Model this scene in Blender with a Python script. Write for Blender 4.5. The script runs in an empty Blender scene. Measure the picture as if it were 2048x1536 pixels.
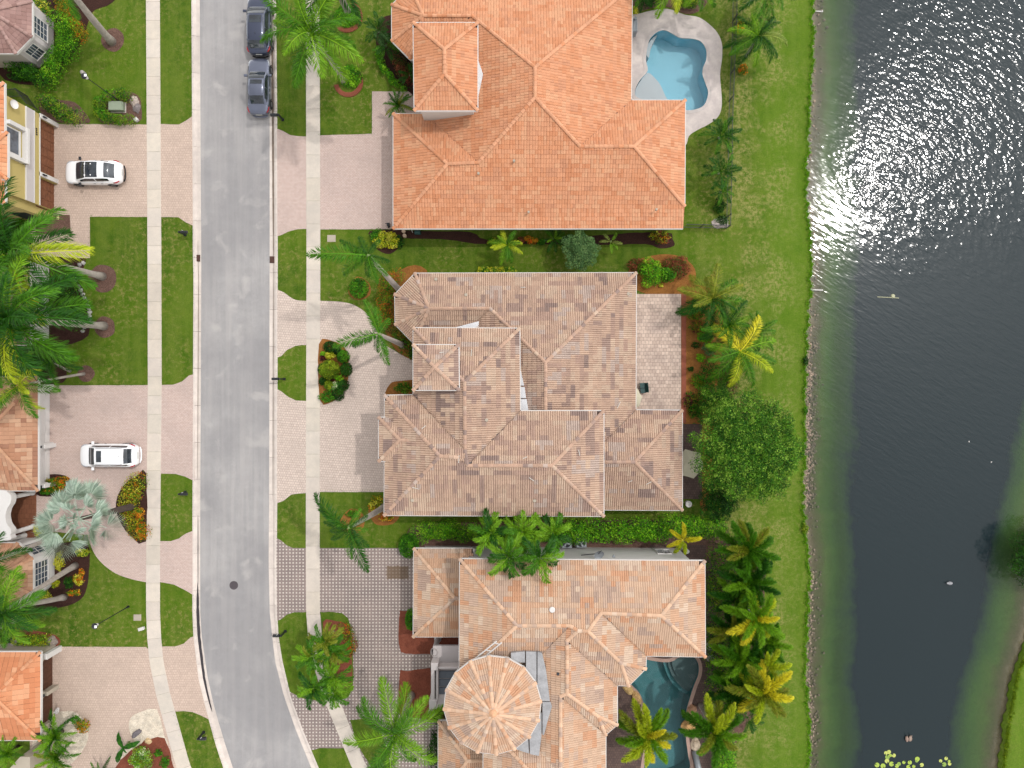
import bpy, bmesh, math, random
import numpy as np
from mathutils import Vector, Matrix
from mathutils.geometry import tessellate_polygon
random.seed(7); rng = np.random.default_rng(7)
PI = math.pi
sc = bpy.context.scene
COL = sc.collection
# ------------------------------------------------------------------ camera, sky, sun, exposure
S, H = 24.0, 59.0                       # ground pixels per metre in the photograph, flying height
cam = bpy.data.cameras.new('camera'); camo = bpy.data.objects.new('camera', cam); COL.objects.link(camo)
camo.location = (0, 0, H); camo.rotation_euler = (0, 0, 0)
cam.sensor_width = 36; cam.lens = 18.0*H/(1024/S); cam.clip_start = .5; cam.clip_end = 2000
sc.camera = camo
wd = bpy.data.worlds.new('World'); sc.world = wd; wd.use_nodes = True
wn = wd.node_tree; bgn = wn.nodes['Background']
sky = wn.nodes.new('ShaderNodeTexSky'); sky.sky_type = 'NISHITA'; sky.sun_disc = False
SUN_EL = math.radians(61); SUN_AZ = math.radians(29.5)      # azimuth counter-clockwise from +X
sky.sun_elevation = SUN_EL; sky.sun_rotation = math.radians(90) - SUN_AZ
sky.air_density = 1.0; sky.dust_density = .6; sky.ozone_density = 1.0
hz = wn.nodes.new('ShaderNodeMix'); hz.data_type = 'RGBA'; hz.inputs[0].default_value = .8       # thin bright cloud over the blue
bw_ = wn.nodes.new('ShaderNodeRGBToBW'); gm_ = wn.nodes.new('ShaderNodeMix'); gm_.data_type = 'RGBA'; gm_.blend_type = 'MULTIPLY'; gm_.inputs[0].default_value = 1
wn.links.new(sky.outputs[0], bw_.inputs[0]); wn.links.new(bw_.outputs[0], gm_.inputs[6]); gm_.inputs[7].default_value = (6.0, 5.92, 5.88, 1)
wn.links.new(sky.outputs[0], hz.inputs[6]); wn.links.new(gm_.outputs[2], hz.inputs[7]); wn.links.new(hz.outputs[2], bgn.inputs[0]); bgn.inputs[1].default_value = .15
sl = bpy.data.lights.new('sun', 'SUN'); so = bpy.data.objects.new('sun', sl); COL.objects.link(so)
sl.energy = 2.0; sl.angle = math.radians(1.0); sl.color = (1, .965, .92)
sd = Vector((math.cos(SUN_EL)*math.cos(SUN_AZ), math.cos(SUN_EL)*math.sin(SUN_AZ), math.sin(SUN_EL)))
so.rotation_euler = sd.to_track_quat('Z', 'Y').to_euler(); so.location = sd*80
vs = sc.view_settings; vs.view_transform = 'Standard'; vs.look = 'None'; vs.gamma = 1; vs.exposure = -.54
vs.use_curve_mapping = False
# ------------------------------------------------------------------ helpers
def W(px, py, h=0.0):
    k = (H-h)/H/S
    return ((px-1024)*k, (768-py)*k)
def Wl(pts, h=0.0): return [W(p[0], p[1], h) for p in pts]
def lin(c):
    c = c/255.0
    return c/12.92 if c <= .04045 else ((c+.055)/1.055)**2.4
KA = 1.5
def A(r, g, b, k=1.0): return tuple(min(.85, lin(v)/KA*k) for v in (r, g, b))
def tag(o, label=None, cat=None, group=None, kind=None):
    if label: o['label'] = label
    if cat: o['category'] = cat
    if group: o['group'] = group
    if kind: o['kind'] = kind
    return o
def empty(name, loc=(0, 0, 0), rz=0, label=None, cat=None, group=None, kind=None):
    o = bpy.data.objects.new(name, None); COL.objects.link(o)
    o.location = loc; o.rotation_euler = (0, 0, rz); o.empty_display_size = .3
    return tag(o, label, cat, group, kind)
def link(name, me, parent=None, loc=(0, 0, 0), rot=(0, 0, 0), scale=1):
    o = bpy.data.objects.new(name, me); COL.objects.link(o)
    o.parent = parent; o.location = loc; o.rotation_euler = rot
    if scale != 1: o.scale = (scale,)*3 if not isinstance(scale, tuple) else scale
    return o
class MB:
    """collects polygons; build() links them as one mesh object"""
    def __init__(s): s.v = []; s.f = []; s.c = []; s.m = []
    def add(s, vs, fs, col=None, m=0):
        b = len(s.v); s.v.extend([tuple(map(float, v)) for v in vs])
        for f in fs:
            s.f.append(tuple(b+i for i in f)); s.c.append(col or (1, 1, 1)); s.m.append(m)
    def box(s, x0, x1, y0, y1, z0, z1, col=None, m=0):
        v = [(x0, y0, z0), (x1, y0, z0), (x1, y1, z0), (x0, y1, z0), (x0, y0, z1), (x1, y0, z1), (x1, y1, z1), (x0, y1, z1)]
        s.add(v, [(3, 2, 1, 0), (4, 5, 6, 7), (0, 1, 5, 4), (1, 2, 6, 5), (2, 3, 7, 6), (3, 0, 4, 7)], col, m)
    def bbox(s, x0, x1, y0, y1, z0, z1, b=.02, col=None, m=0):     # box with a bevelled top
        lv = [(x0, y0, z0), (x1, y0, z0), (x1, y1, z0), (x0, y1, z0), (x0, y0, z1-b), (x1, y0, z1-b), (x1, y1, z1-b), (x0, y1, z1-b),
              (x0+b, y0+b, z1), (x1-b, y0+b, z1), (x1-b, y1-b, z1), (x0+b, y1-b, z1)]
        s.add(lv, [(3, 2, 1, 0), (8, 9, 10, 11)] + [(i, (i+1) % 4, 4+(i+1) % 4, 4+i) for i in range(4)] +
              [(4+i, 4+(i+1) % 4, 8+(i+1) % 4, 8+i) for i in range(4)], col, m)
    def obox(s, c, d, L, wd_, z0, z1, col=None, m=0):              # box centred at c (x, y), long axis along d
        d = np.array(d, float); d /= np.linalg.norm(d); n = np.array((-d[1], d[0])); c = np.array(c, float)
        q = [c-d*L/2-n*wd_/2, c+d*L/2-n*wd_/2, c+d*L/2+n*wd_/2, c-d*L/2+n*wd_/2]
        s.add([(p[0], p[1], z0) for p in q]+[(p[0], p[1], z1) for p in q],
              [(3, 2, 1, 0), (4, 5, 6, 7), (0, 1, 5, 4), (1, 2, 6, 5), (2, 3, 7, 6), (3, 0, 4, 7)], col, m)
    def beam(s, a, b, w_, h_, col=None, m=0):                     # rectangular bar between 3D points, top at the points
        a = np.array(a, float); b = np.array(b, float); d = b-a; l = np.linalg.norm(d[:2])
        n = np.array((-d[1], d[0], 0))/max(l, 1e-6)*w_/2; u = np.array((0, 0, h_))
        v = [a-n-u, b-n-u, b+n-u, a+n-u, a-n, b-n, b+n, a+n]
        s.add(v, [(3, 2, 1, 0), (4, 5, 6, 7), (0, 1, 5, 4), (1, 2, 6, 5), (2, 3, 7, 6), (3, 0, 4, 7)], col, m)
    def tube(s, pts, rad, n=8, caps=True, col=None, m=0):
        pts = [Vector(p) for p in pts]
        if not hasattr(rad, '__len__'): rad = [rad]*len(pts)
        vs = []; up = None
        for i, p in enumerate(pts):
            t = (pts[min(i+1, len(pts)-1)]-pts[max(i-1, 0)]).normalized()
            if up is None: up = Vector((1, 0, 0)) if abs(t.x) < .9 else Vector((0, 1, 0))
            e1 = (up - t*up.dot(t)).normalized(); up = e1; e2 = t.cross(e1)
            for k in range(n):
                a = 2*PI*k/n; vs.append(p + (e1*math.cos(a)+e2*math.sin(a))*rad[i])
        fs = [(i*n+k, i*n+(k+1) % n, (i+1)*n+(k+1) % n, (i+1)*n+k) for i in range(len(pts)-1) for k in range(n)]
        if caps: fs += [tuple(range(n-1, -1, -1)), tuple((len(pts)-1)*n+k for k in range(n))]
        s.add(vs, fs, col, m)
    def cyl(s, x, y, z0, z1, r, n=16, r2=None, col=None, m=0):
        r2 = r if r2 is None else r2
        v = [(x+r*math.cos(2*PI*k/n), y+r*math.sin(2*PI*k/n), z0) for k in range(n)]+[(x+r2*math.cos(2*PI*k/n), y+r2*math.sin(2*PI*k/n), z1) for k in range(n)]
        s.add(v, [tuple(range(n-1, -1, -1)), tuple(range(n, 2*n))]+[(k, (k+1) % n, n+(k+1) % n, n+k) for k in range(n)], col, m)
    def lathe(s, x, y, prof, n=16, col=None, m=0):
        v = []
        for r, z in prof: v += [(x+r*math.cos(2*PI*k/n), y+r*math.sin(2*PI*k/n), z) for k in range(n)]
        s.add(v, [(i*n+k, i*n+(k+1) % n, (i+1)*n+(k+1) % n, (i+1)*n+k) for i in range(len(prof)-1) for k in range(n)], col, m)
    def mesh(s, name, mats, smooth=False):
        me = bpy.data.meshes.new(name); me.from_pydata(s.v, [], s.f)
        if not isinstance(mats, (list, tuple)): mats = [mats]
        for m_ in mats: me.materials.append(m_)
        if any(s.m): me.polygons.foreach_set('material_index', s.m)
        ca = me.attributes.new('Col', 'FLOAT_COLOR', 'FACE')
        cc = np.ones((len(s.c), 4), np.float32); cc[:, :3] = np.array(s.c, np.float32).reshape(-1, 3); ca.data.foreach_set('color', cc.ravel())
        if smooth: me.polygons.foreach_set('use_smooth', [True]*len(s.f))
        me.update(); return me
    def build(s, name, mats, parent=None, smooth=False, **kw):
        o = link(name, s.mesh(name, mats, smooth), parent); tag(o, **kw); return o
def quads_mesh(name, verts, nper, faces_local, cols, mat, smooth=False):
    """verts (N*nper,3); faces_local quads or tris of one unit repeated N times; cols (N,3) or (N*len(faces),3)"""
    N = len(verts)//nper; fl = np.array(faces_local); k = fl.shape[1]
    idx = (fl[None]+(np.arange(N)*nper)[:, None, None]).reshape(-1)
    nf = N*len(fl)
    me = bpy.data.meshes.new(name); me.vertices.add(len(verts)); me.vertices.foreach_set('co', np.asarray(verts, np.float32).ravel())
    me.loops.add(nf*k); me.loops.foreach_set('vertex_index', idx.astype(np.int32))
    me.polygons.add(nf); me.polygons.foreach_set('loop_start', np.arange(0, nf*k, k, dtype=np.int32))
    try: me.polygons.foreach_set('loop_total', np.full(nf, k, np.int32))
    except Exception: pass
    me.polygons.foreach_set('use_smooth', [smooth]*nf)
    me.update(calc_edges=True)
    if cols is not None:
        c = np.asarray(cols, np.float32)
        if len(c) == N and len(fl) > 1: c = np.repeat(c, len(fl), 0)
        ca = me.attributes.new('Col', 'FLOAT_COLOR', 'FACE'); cc = np.ones((nf, 4), np.float32); cc[:, :3] = c; ca.data.foreach_set('color', cc.ravel())
    me.materials.append(mat); me.validate(); return me
def area2(p): return sum(p[i][0]*p[(i+1) % len(p)][1]-p[(i+1) % len(p)][0]*p[i][1] for i in range(len(p)))/2
def ccw(p): return list(p) if area2(p) > 0 else list(p)[::-1]
def inset(poly, d):
    p = [np.array(q[:2], float) for q in ccw(poly)]; out = []; n = len(p)
    for i in range(n):
        a, b, c = p[i-1], p[i], p[(i+1) % n]
        e1 = (b-a)/np.linalg.norm(b-a); e2 = (c-b)/np.linalg.norm(c-b)
        n1 = np.array((-e1[1], e1[0])); n2 = np.array((-e2[1], e2[0])); m = n1+n2; m = m/max(1e-6, np.linalg.norm(m))
        out.append(tuple(b+m*d/max(.4, m.dot(n1))))
    return out
def smooth_poly(pts, n=6, closed=True):
    P = [np.array(p, float) for p in pts]; out = []; N = len(P)
    for i in range(N if closed else N-1):
        if closed: a, b, c, d = P[i-1], P[i], P[(i+1) % N], P[(i+2) % N]
        else: a, b, c, d = P[max(i-1, 0)], P[i], P[i+1], P[min(i+2, N-1)]
        for k in range(n):
            t = k/n; out.append(tuple(.5*((2*b)+(c-a)*t+(2*a-5*b+4*c-d)*t*t+(3*b-a-3*c+d)*t**3)))
    if not closed: out.append(tuple(P[-1]))
    return out
def wobble(pts, step=.35, amp=.03):
    out = []; n = len(pts)
    for i in range(n):
        a = np.array(pts[i]); b = np.array(pts[(i+1) % n]); L = np.linalg.norm(b-a); k = max(1, int(L/step))
        nn = np.array((-(b-a)[1], (b-a)[0]))/max(L, 1e-6)
        for j in range(k):
            q = a+(b-a)*j/k
            if j > 0: q = q+nn*random.uniform(-amp, amp)
            out.append(tuple(q))
    return out
def poly_mesh(mb, outer, holes=(), z=0.0, thick=0.0, m=0):
    loops = [ccw(outer)]+[ccw(h)[::-1] for h in holes]
    tri = tessellate_polygon([[Vector((p[0], p[1], 0)) for p in l] for l in loops])
    flat = [p for l in loops for p in l]
    fs = []
    for t in tri:
        a, b, c = (flat[i] for i in t)
        fs.append(tuple(t) if (b[0]-a[0])*(c[1]-a[1])-(b[1]-a[1])*(c[0]-a[0]) > 0 else tuple(t)[::-1])
    mb.add([(p[0], p[1], z) for p in flat], fs, m=m)
    if thick:
        for l in loops:
            n = len(l); mb.add([(p[0], p[1], z) for p in l]+[(p[0], p[1], z-thick) for p in l], [(i, n+i, n+(i+1) % n, (i+1) % n) for i in range(n)], m=m)
def sheet(name, outer, z, mat, thick=.06, holes=(), amp=0, parent=None, kind='structure', **kw):
    if amp: outer = wobble(outer, amp=amp)
    mb = MB(); poly_mesh(mb, outer, holes, z, thick)
    return mb.build(name, mat, parent, kind=kind if parent is None else None, **kw)
def interp(tab, y):
    ys = [t[0] for t in tab]
    return [float(np.interp(y, ys, [t[k] for t in tab])) for k in range(1, len(tab[0]))]
# ------------------------------------------------------------------ materials
def newmat(name):
    m = bpy.data.materials.new(name); m.use_nodes = True; nt = m.node_tree; nt.nodes.clear()
    out = nt.nodes.new('ShaderNodeOutputMaterial'); return m, nt, out
def ND(nt, typ, **kw):
    n = nt.nodes.new(typ)
    for k, v in kw.items():
        if k.startswith('i_'):
            k2 = k[2:]; k2 = int(k2) if k2.isdigit() else k2.replace('_', ' ')
            n.inputs[k2].default_value = v
        else: setattr(n, k, v)
    return n
def pos(nt, scale=(1, 1, 1), rot=0, obj=False):
    if obj: src = nt.nodes.new('ShaderNodeTexCoord').outputs['Object']
    else: src = nt.nodes.new('ShaderNodeNewGeometry').outputs['Position']
    if rot: m0 = ND(nt, 'ShaderNodeMapping'); m0.inputs['Rotation'].default_value = (0, 0, rot); nt.links.new(src, m0.inputs[0]); src = m0.outputs[0]
    mp = ND(nt, 'ShaderNodeMapping'); mp.inputs['Scale'].default_value = scale
    nt.links.new(src, mp.inputs[0]); return mp.outputs[0]
def noise(nt, vec, scale, detail=4, rough=.6, dist=0):
    n = ND(nt, 'ShaderNodeTexNoise'); n.inputs['Scale'].default_value = scale; n.inputs['Detail'].default_value = detail
    n.inputs['Roughness'].default_value = rough; n.inputs['Distortion'].default_value = dist
    nt.links.new(vec, n.inputs['Vector']); return n.outputs['Fac']
def ramp(nt, fac, stops):
    r = ND(nt, 'ShaderNodeValToRGB'); e = r.color_ramp.elements
    while len(e) < len(stops): e.new(.5)
    for i, (p, c) in enumerate(stops):
        e[i].position = p; e[i].color = (c, c, c, 1) if not hasattr(c, '__len__') else (*c[:3], 1)
    nt.links.new(fac, r.inputs[0]); return r.outputs[0]
def mix(nt, fac, a, b, mode='MIX'):
    n = ND(nt, 'ShaderNodeMix', data_type='RGBA', blend_type=mode)
    for s_, v in ((0, fac), (6, a), (7, b)):
        if isinstance(v, (int, float)): n.inputs[s_].default_value = v
        elif isinstance(v, tuple): n.inputs[s_].default_value = (*v[:3], 1)
        else: nt.links.new(v, n.inputs[s_])
    return n.outputs[2]
def math_(nt, op, a, b=None, c=None):
    n = ND(nt, 'ShaderNodeMath', operation=op)
    for i, v in enumerate((a, b, c)):
        if v is None: continue
        if isinstance(v, (int, float)): n.inputs[i].default_value = v
        else: nt.links.new(v, n.inputs[i])
    return n.outputs[0]
def attr(nt): return ND(nt, 'ShaderNodeAttribute', attribute_name='Col').outputs['Color']
def bsdf(nt, out, col, rough=.8, bump=None, bdist=.01, bstr=1.0, metal=0, spec=.4):
    p = ND(nt, 'ShaderNodeBsdfPrincipled'); p.inputs['Roughness'].default_value = rough if isinstance(rough, (int, float)) else .5
    if not isinstance(rough, (int, float)): nt.links.new(rough, p.inputs['Roughness'])
    p.inputs['Metallic'].default_value = metal; p.inputs['Specular IOR Level'].default_value = spec
    if isinstance(col, tuple): p.inputs['Base Color'].default_value = (*col[:3], 1)
    else: nt.links.new(col, p.inputs['Base Color'])
    if bump is not None:
        b = ND(nt, 'ShaderNodeBump'); b.inputs['Distance'].default_value = bdist; b.inputs['Strength'].default_value = bstr
        nt.links.new(bump, b.inputs['Height']); nt.links.new(b.outputs[0], p.inputs['Normal'])
    nt.links.new(p.outputs[0], out.inputs[0]); return p
def simple(name, c, rough=.6, var=.12, scale=3, fine=20, metal=0, spec=.4, bump=.004, useattr=False):
    m, nt, out = newmat(name); v = pos(nt)
    n1 = noise(nt, v, scale, 5); n2 = noise(nt, v, fine, 4)
    f = math_(nt, 'ADD', math_(nt, 'MULTIPLY', n1, .6), math_(nt, 'MULTIPLY', n2, .4))
    g = ramp(nt, f, [(.3, 1-var), (.7, 1+var)])
    base = attr(nt) if useattr else mix(nt, 1.0, c, c)
    if useattr and c: base = mix(nt, 1.0, base, c, 'MULTIPLY')
    bsdf(nt, out, mix(nt, 1.0, base, g, 'MULTIPLY'), rough, n2, bump, metal=metal, spec=spec); return m
def glassmat(name, c, rough=.06):
    m, nt, out = newmat(name); v = pos(nt); n = noise(nt, v, 1.3, 3)
    bsdf(nt, out, mix(nt, ramp(nt, n, [(.4, 0), (.6, 1)]), c, tuple(x*2.2 for x in c)), rough, spec=.8); return m
def make_grass():
    m, nt, out = newmat('lawn_grass'); v = pos(nt)
    big = noise(nt, v, .13, 3); mid = noise(nt, v, 1.1, 7, .75); fine = noise(nt, v, 11, 5, .8); vf = noise(nt, v, 38, 3, .8)
    c = mix(nt, ramp(nt, big, [(.38, 0), (.62, 1)]), A(68, 104, 14), A(88, 122, 20))
    c = mix(nt, math_(nt, 'MULTIPLY', ramp(nt, mid, [(.42, 0), (.66, 1)]), .75), c, A(112, 132, 38))
    dry = noise(nt, v, 2.6, 8, .8); dm = noise(nt, v, .11, 2)
    dd = math_(nt, 'MULTIPLY', ramp(nt, dry, [(.5, 0), (.62, 1)]), ramp(nt, dm, [(.42, 0.12), (.58, .9)]))
    c = mix(nt, dd, c, A(160, 152, 88))
    mow = noise(nt, pos(nt, (1.3, .10, 1)), 1.0, 3, .6); c = mix(nt, math_(nt, 'MULTIPLY', ramp(nt, mow, [(.42, 0), (.6, 1)]), .35), c, A(126, 142, 56))
    # bright well watered strip by the lake
    sp = ND(nt, 'ShaderNodeSeparateXYZ'); nt.links.new(ND(nt, 'ShaderNodeNewGeometry').outputs['Position'], sp.inputs[0])
    gx = math_(nt, 'ADD', sp.outputs['X'], math_(nt, 'MULTIPLY', noise(nt, v, .35, 3), 3.0))
    sx = ramp(nt, math_(nt, 'MULTIPLY', math_(nt, 'SUBTRACT', gx, 19), .1), [(.15, 0), (.45, 1)])
    c = mix(nt, math_(nt, 'MULTIPLY', sx, .5), c, A(108, 144, 34))
    wm = math_(nt, 'MULTIPLY', ramp(nt, math_(nt, 'MULTIPLY', math_(nt, 'SUBTRACT', sp.outputs['X'], 15), .1), [(0, 0), (.3, 1), (.72, 1), (.9, .2)]), ramp(nt, noise(nt, v, .3, 3), [(.42, 0), (.56, 1)]))
    c = mix(nt, math_(nt, 'MULTIPLY', wm, ramp(nt, noise(nt, v, 3.1, 8, .8), [(.45, 0), (.6, .8)])), c, A(176, 168, 104))      # worn straw patches on the lakeside lawn
    g = ramp(nt, math_(nt, 'ADD', math_(nt, 'MULTIPLY', fine, .55), math_(nt, 'MULTIPLY', vf, .45)), [(.3, .5), (.5, 1.0), (.72, 1.6)])
    c = mix(nt, 1.0, c, g, 'MULTIPLY')
    hgt = math_(nt, 'ADD', fine, math_(nt, 'MULTIPLY', vf, .6))
    bsdf(nt, out, c, .9, hgt, .05, .9, spec=.15); return m
def make_asphalt():
    m, nt, out = newmat('asphalt'); v = pos(nt)
    fine = noise(nt, v, 45, 3, .8); mid = noise(nt, v, 1.1, 6, .7); st = noise(nt, pos(nt, (1.6, .06, 1)), 1.3, 4, .6); big = noise(nt, v, .12, 3)
    c = mix(nt, ramp(nt, mid, [(.35, 0), (.7, 1)]), A(176, 173, 172), A(190, 187, 186))
    c = mix(nt, math_(nt, 'MULTIPLY', ramp(nt, st, [(.42, 0), (.62, 1)]), .6), c, A(200, 195, 192))
    c = mix(nt, math_(nt, 'MULTIPLY', ramp(nt, big, [(.4, 0), (.6, 1)]), .5), c, A(150, 148, 150))
    blot = noise(nt, v, .55, 4, .5, .4); c = mix(nt, math_(nt, 'MULTIPLY', ramp(nt, blot, [(.58, 0), (.7, 1)]), .45), c, A(214, 208, 203))
    vo = ND(nt, 'ShaderNodeTexVoronoi', feature='DISTANCE_TO_EDGE'); vo.inputs['Scale'].default_value = .16; nt.links.new(pos(nt, (1, .35, 1)), vo.inputs[0])
    crk = ramp(nt, math_(nt, 'ADD', vo.outputs['Distance'], math_(nt, 'MULTIPLY', noise(nt, v, 2.2, 5, .7), .05)), [(.025, .45), (.031, 0)])
    c = mix(nt, 1.0, c, ramp(nt, fine, [(.25, .72), (.5, 1.0), (.75, 1.25)]), 'MULTIPLY')
    bsdf(nt, out, c, .9, fine, .01, spec=.25); return m
def make_concrete(name, c1, c2, stain=.25):
    m, nt, out = newmat(name); v = pos(nt); n1 = noise(nt, v, 1.2, 6, .7); n2 = noise(nt, v, 26, 4, .7); n3 = noise(nt, v, .25, 3)
    c = mix(nt, ramp(nt, n1, [(.35, 0), (.65, 1)]), c1, c2)
    c = mix(nt, math_(nt, 'MULTIPLY', ramp(nt, n3, [(.5, 0), (.7, 1)]), stain), c, tuple(x*.6 for x in c2))
    c = mix(nt, 1.0, c, ramp(nt, n2, [(.3, .88), (.7, 1.08)]), 'MULTIPLY')
    c = mix(nt, 1.0, c, attr(nt), 'MULTIPLY')
    bsdf(nt, out, c, .85, n2, .004, spec=.3); return m
def make_pavers(name, c1, c2, mortar, bw=.22, bh=.11, rot=0, darkc=None, msize=.012):
    m, nt, out = newmat(name); v = pos(nt, rot=rot)
    b = ND(nt, 'ShaderNodeTexBrick'); nt.links.new(v, b.inputs['Vector'])
    b.inputs['Color1'].default_value = (*c1, 1); b.inputs['Color2'].default_value = (*c2, 1); b.inputs['Mortar'].default_value = (*mortar, 1)
    b.inputs['Scale'].default_value = 1; b.inputs['Brick Width'].default_value = bw; b.inputs['Row Height'].default_value = bh
    b.inputs['Mortar Size'].default_value = msize; b.inputs['Mortar Smooth'].default_value = .3; b.inputs['Bias'].default_value = 0
    big = noise(nt, v, .35, 5, .65); fine = noise(nt, v, 7, 4, .7)
    dk = darkc or tuple(x*.72 for x in c1)
    c = mix(nt, math_(nt, 'MULTIPLY', ramp(nt, big, [(.45, 0), (.72, 1)]), .6), b.outputs['Color'], dk)
    c = mix(nt, 1.0, c, ramp(nt, fine, [(.3, .88), (.7, 1.1)]), 'MULTIPLY')
    bsdf(nt, out, c, .85, math_(nt, 'SUBTRACT', 1, b.outputs['Fac']), .006, spec=.25); return m
def make_dot_pavers():
    m, nt, out = newmat('dotted_pavers'); g = ND(nt, 'ShaderNodeNewGeometry'); sp = ND(nt, 'ShaderNodeSeparateXYZ'); nt.links.new(g.outputs['Position'], sp.inputs[0])
    def cell(o, per): return math_(nt, 'ABSOLUTE', math_(nt, 'SUBTRACT', math_(nt, 'FRACT', math_(nt, 'ADD', math_(nt, 'DIVIDE', o, per), 100.31)), .5))
    ax, ay = cell(sp.outputs['X'], .277), cell(sp.outputs['Y'], .277)
    mx = math_(nt, 'MAXIMUM', ax, ay); dot = ramp(nt, mx, [(.20, 1), (.215, 0)]); dot = math_(nt, 'MULTIPLY', dot, 1)
    jn = ramp(nt, mx, [(.21, 0), (.225, 1), (.245, 1), (.26, 0)])
    jn2 = ramp(nt, mx, [(.475, 0), (.49, 1)])
    v = pos(nt); n1 = noise(nt, v, .5, 5, .65); n2 = noise(nt, v, 9, 4, .7)
    vo = ND(nt, 'ShaderNodeTexVoronoi', feature='F1'); vo.inputs['Scale'].default_value = 7.0; nt.links.new(v, vo.inputs[0])
    c = mix(nt, ramp(nt, n1, [(.4, 0), (.65, 1)]), A(182, 163, 155), A(162, 146, 141))
    c = mix(nt, math_(nt, 'MULTIPLY', vo.outputs['Distance'], .5), c, A(120, 108, 106))
    c = mix(nt, math_(nt, 'MULTIPLY', math_(nt, 'MAXIMUM', jn, jn2), .35), c, A(100, 88, 84))
    c = mix(nt, math_(nt, 'MULTIPLY', dot, .95), c, A(236, 226, 214))
    c = mix(nt, 1.0, c, ramp(nt, n2, [(.3, .85), (.7, 1.12)]), 'MULTIPLY')
    # rusty oil stain by the garage
    px, py = W(795, 1145)
    d = math_(nt, 'MAXIMUM', math_(nt, 'MULTIPLY', math_(nt, 'ABSOLUTE', math_(nt, 'SUBTRACT', sp.outputs['X'], px)), .75), math_(nt, 'MULTIPLY', math_(nt, 'ABSOLUTE', math_(nt, 'SUBTRACT', sp.outputs['Y'], py)), 1.25))
    d = math_(nt, 'ADD', d, math_(nt, 'MULTIPLY', noise(nt, v, 4, 5, .7), .5))
    c = mix(nt, ramp(nt, d, [(.86, .75), (1.0, 0)]), c, A(120, 96, 70))
    bsdf(nt, out, c, .85, n2, .004, spec=.25); return m
def make_mulch(name, c1, c2, c3):
    m, nt, out = newmat(name); v = pos(nt); n1 = noise(nt, v, 1.5, 5, .7); n2 = noise(nt, v, 16, 5, .85); n3 = noise(nt, v, 45, 2, .8)
    c = mix(nt, ramp(nt, n2, [(.4, 0), (.6, 1)]), c1, c2); c = mix(nt, math_(nt, 'MULTIPLY', ramp(nt, n3, [(.58, 0), (.66, 1)]), .6), c, c3)
    c = mix(nt, 1.0, c, ramp(nt, n1, [(.3, .75), (.7, 1.2)]), 'MULTIPLY')
    bsdf(nt, out, c, .95, n2, .06, spec=.15); return m
def make_leaf(name, trans=.22, rough=.55):
    m, nt, out = newmat(name); c = attr(nt); v = pos(nt)
    n = noise(nt, v, 5, 3); c = mix(nt, 1.0, c, ramp(nt, n, [(.3, .8), (.7, 1.2)]), 'MULTIPLY')
    d = ND(nt, 'ShaderNodeBsdfPrincipled'); d.inputs['Roughness'].default_value = rough; d.inputs['Specular IOR Level'].default_value = .15; nt.links.new(c, d.inputs['Base Color'])
    t = ND(nt, 'ShaderNodeBsdfTranslucent'); nt.links.new(mix(nt, 1.0, c, (1.35, 1.3, .6), 'MULTIPLY'), t.inputs[0])
    mx = ND(nt, 'ShaderNodeMixShader'); mx.inputs[0].default_value = trans
    nt.links.new(d.outputs[0], mx.inputs[1]); nt.links.new(t.outputs[0], mx.inputs[2]); nt.links.new(mx.outputs[0], out.inputs[0]); return m
def make_tile(name, stain, dark=A(110, 88, 78), rough=.8):
    m, nt, out = newmat(name); v = pos(nt); c = attr(nt)
    n1 = noise(nt, v, .5, 6, .75); n2 = noise(nt, v, 6, 5, .8); n3 = noise(nt, v, 30, 3)
    f = math_(nt, 'MULTIPLY', math_(nt, 'MULTIPLY', ramp(nt, n1, [(.38, 0), (.68, 1)]), ramp(nt, n2, [(.4, 0), (.62, 1)])), stain)
    c = mix(nt, f, c, dark); c = mix(nt, 1.0, c, ramp(nt, n3, [(.3, .88), (.7, 1.1)]), 'MULTIPLY')
    bsdf(nt, out, c, rough, n3, .004, spec=.3); return m
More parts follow.
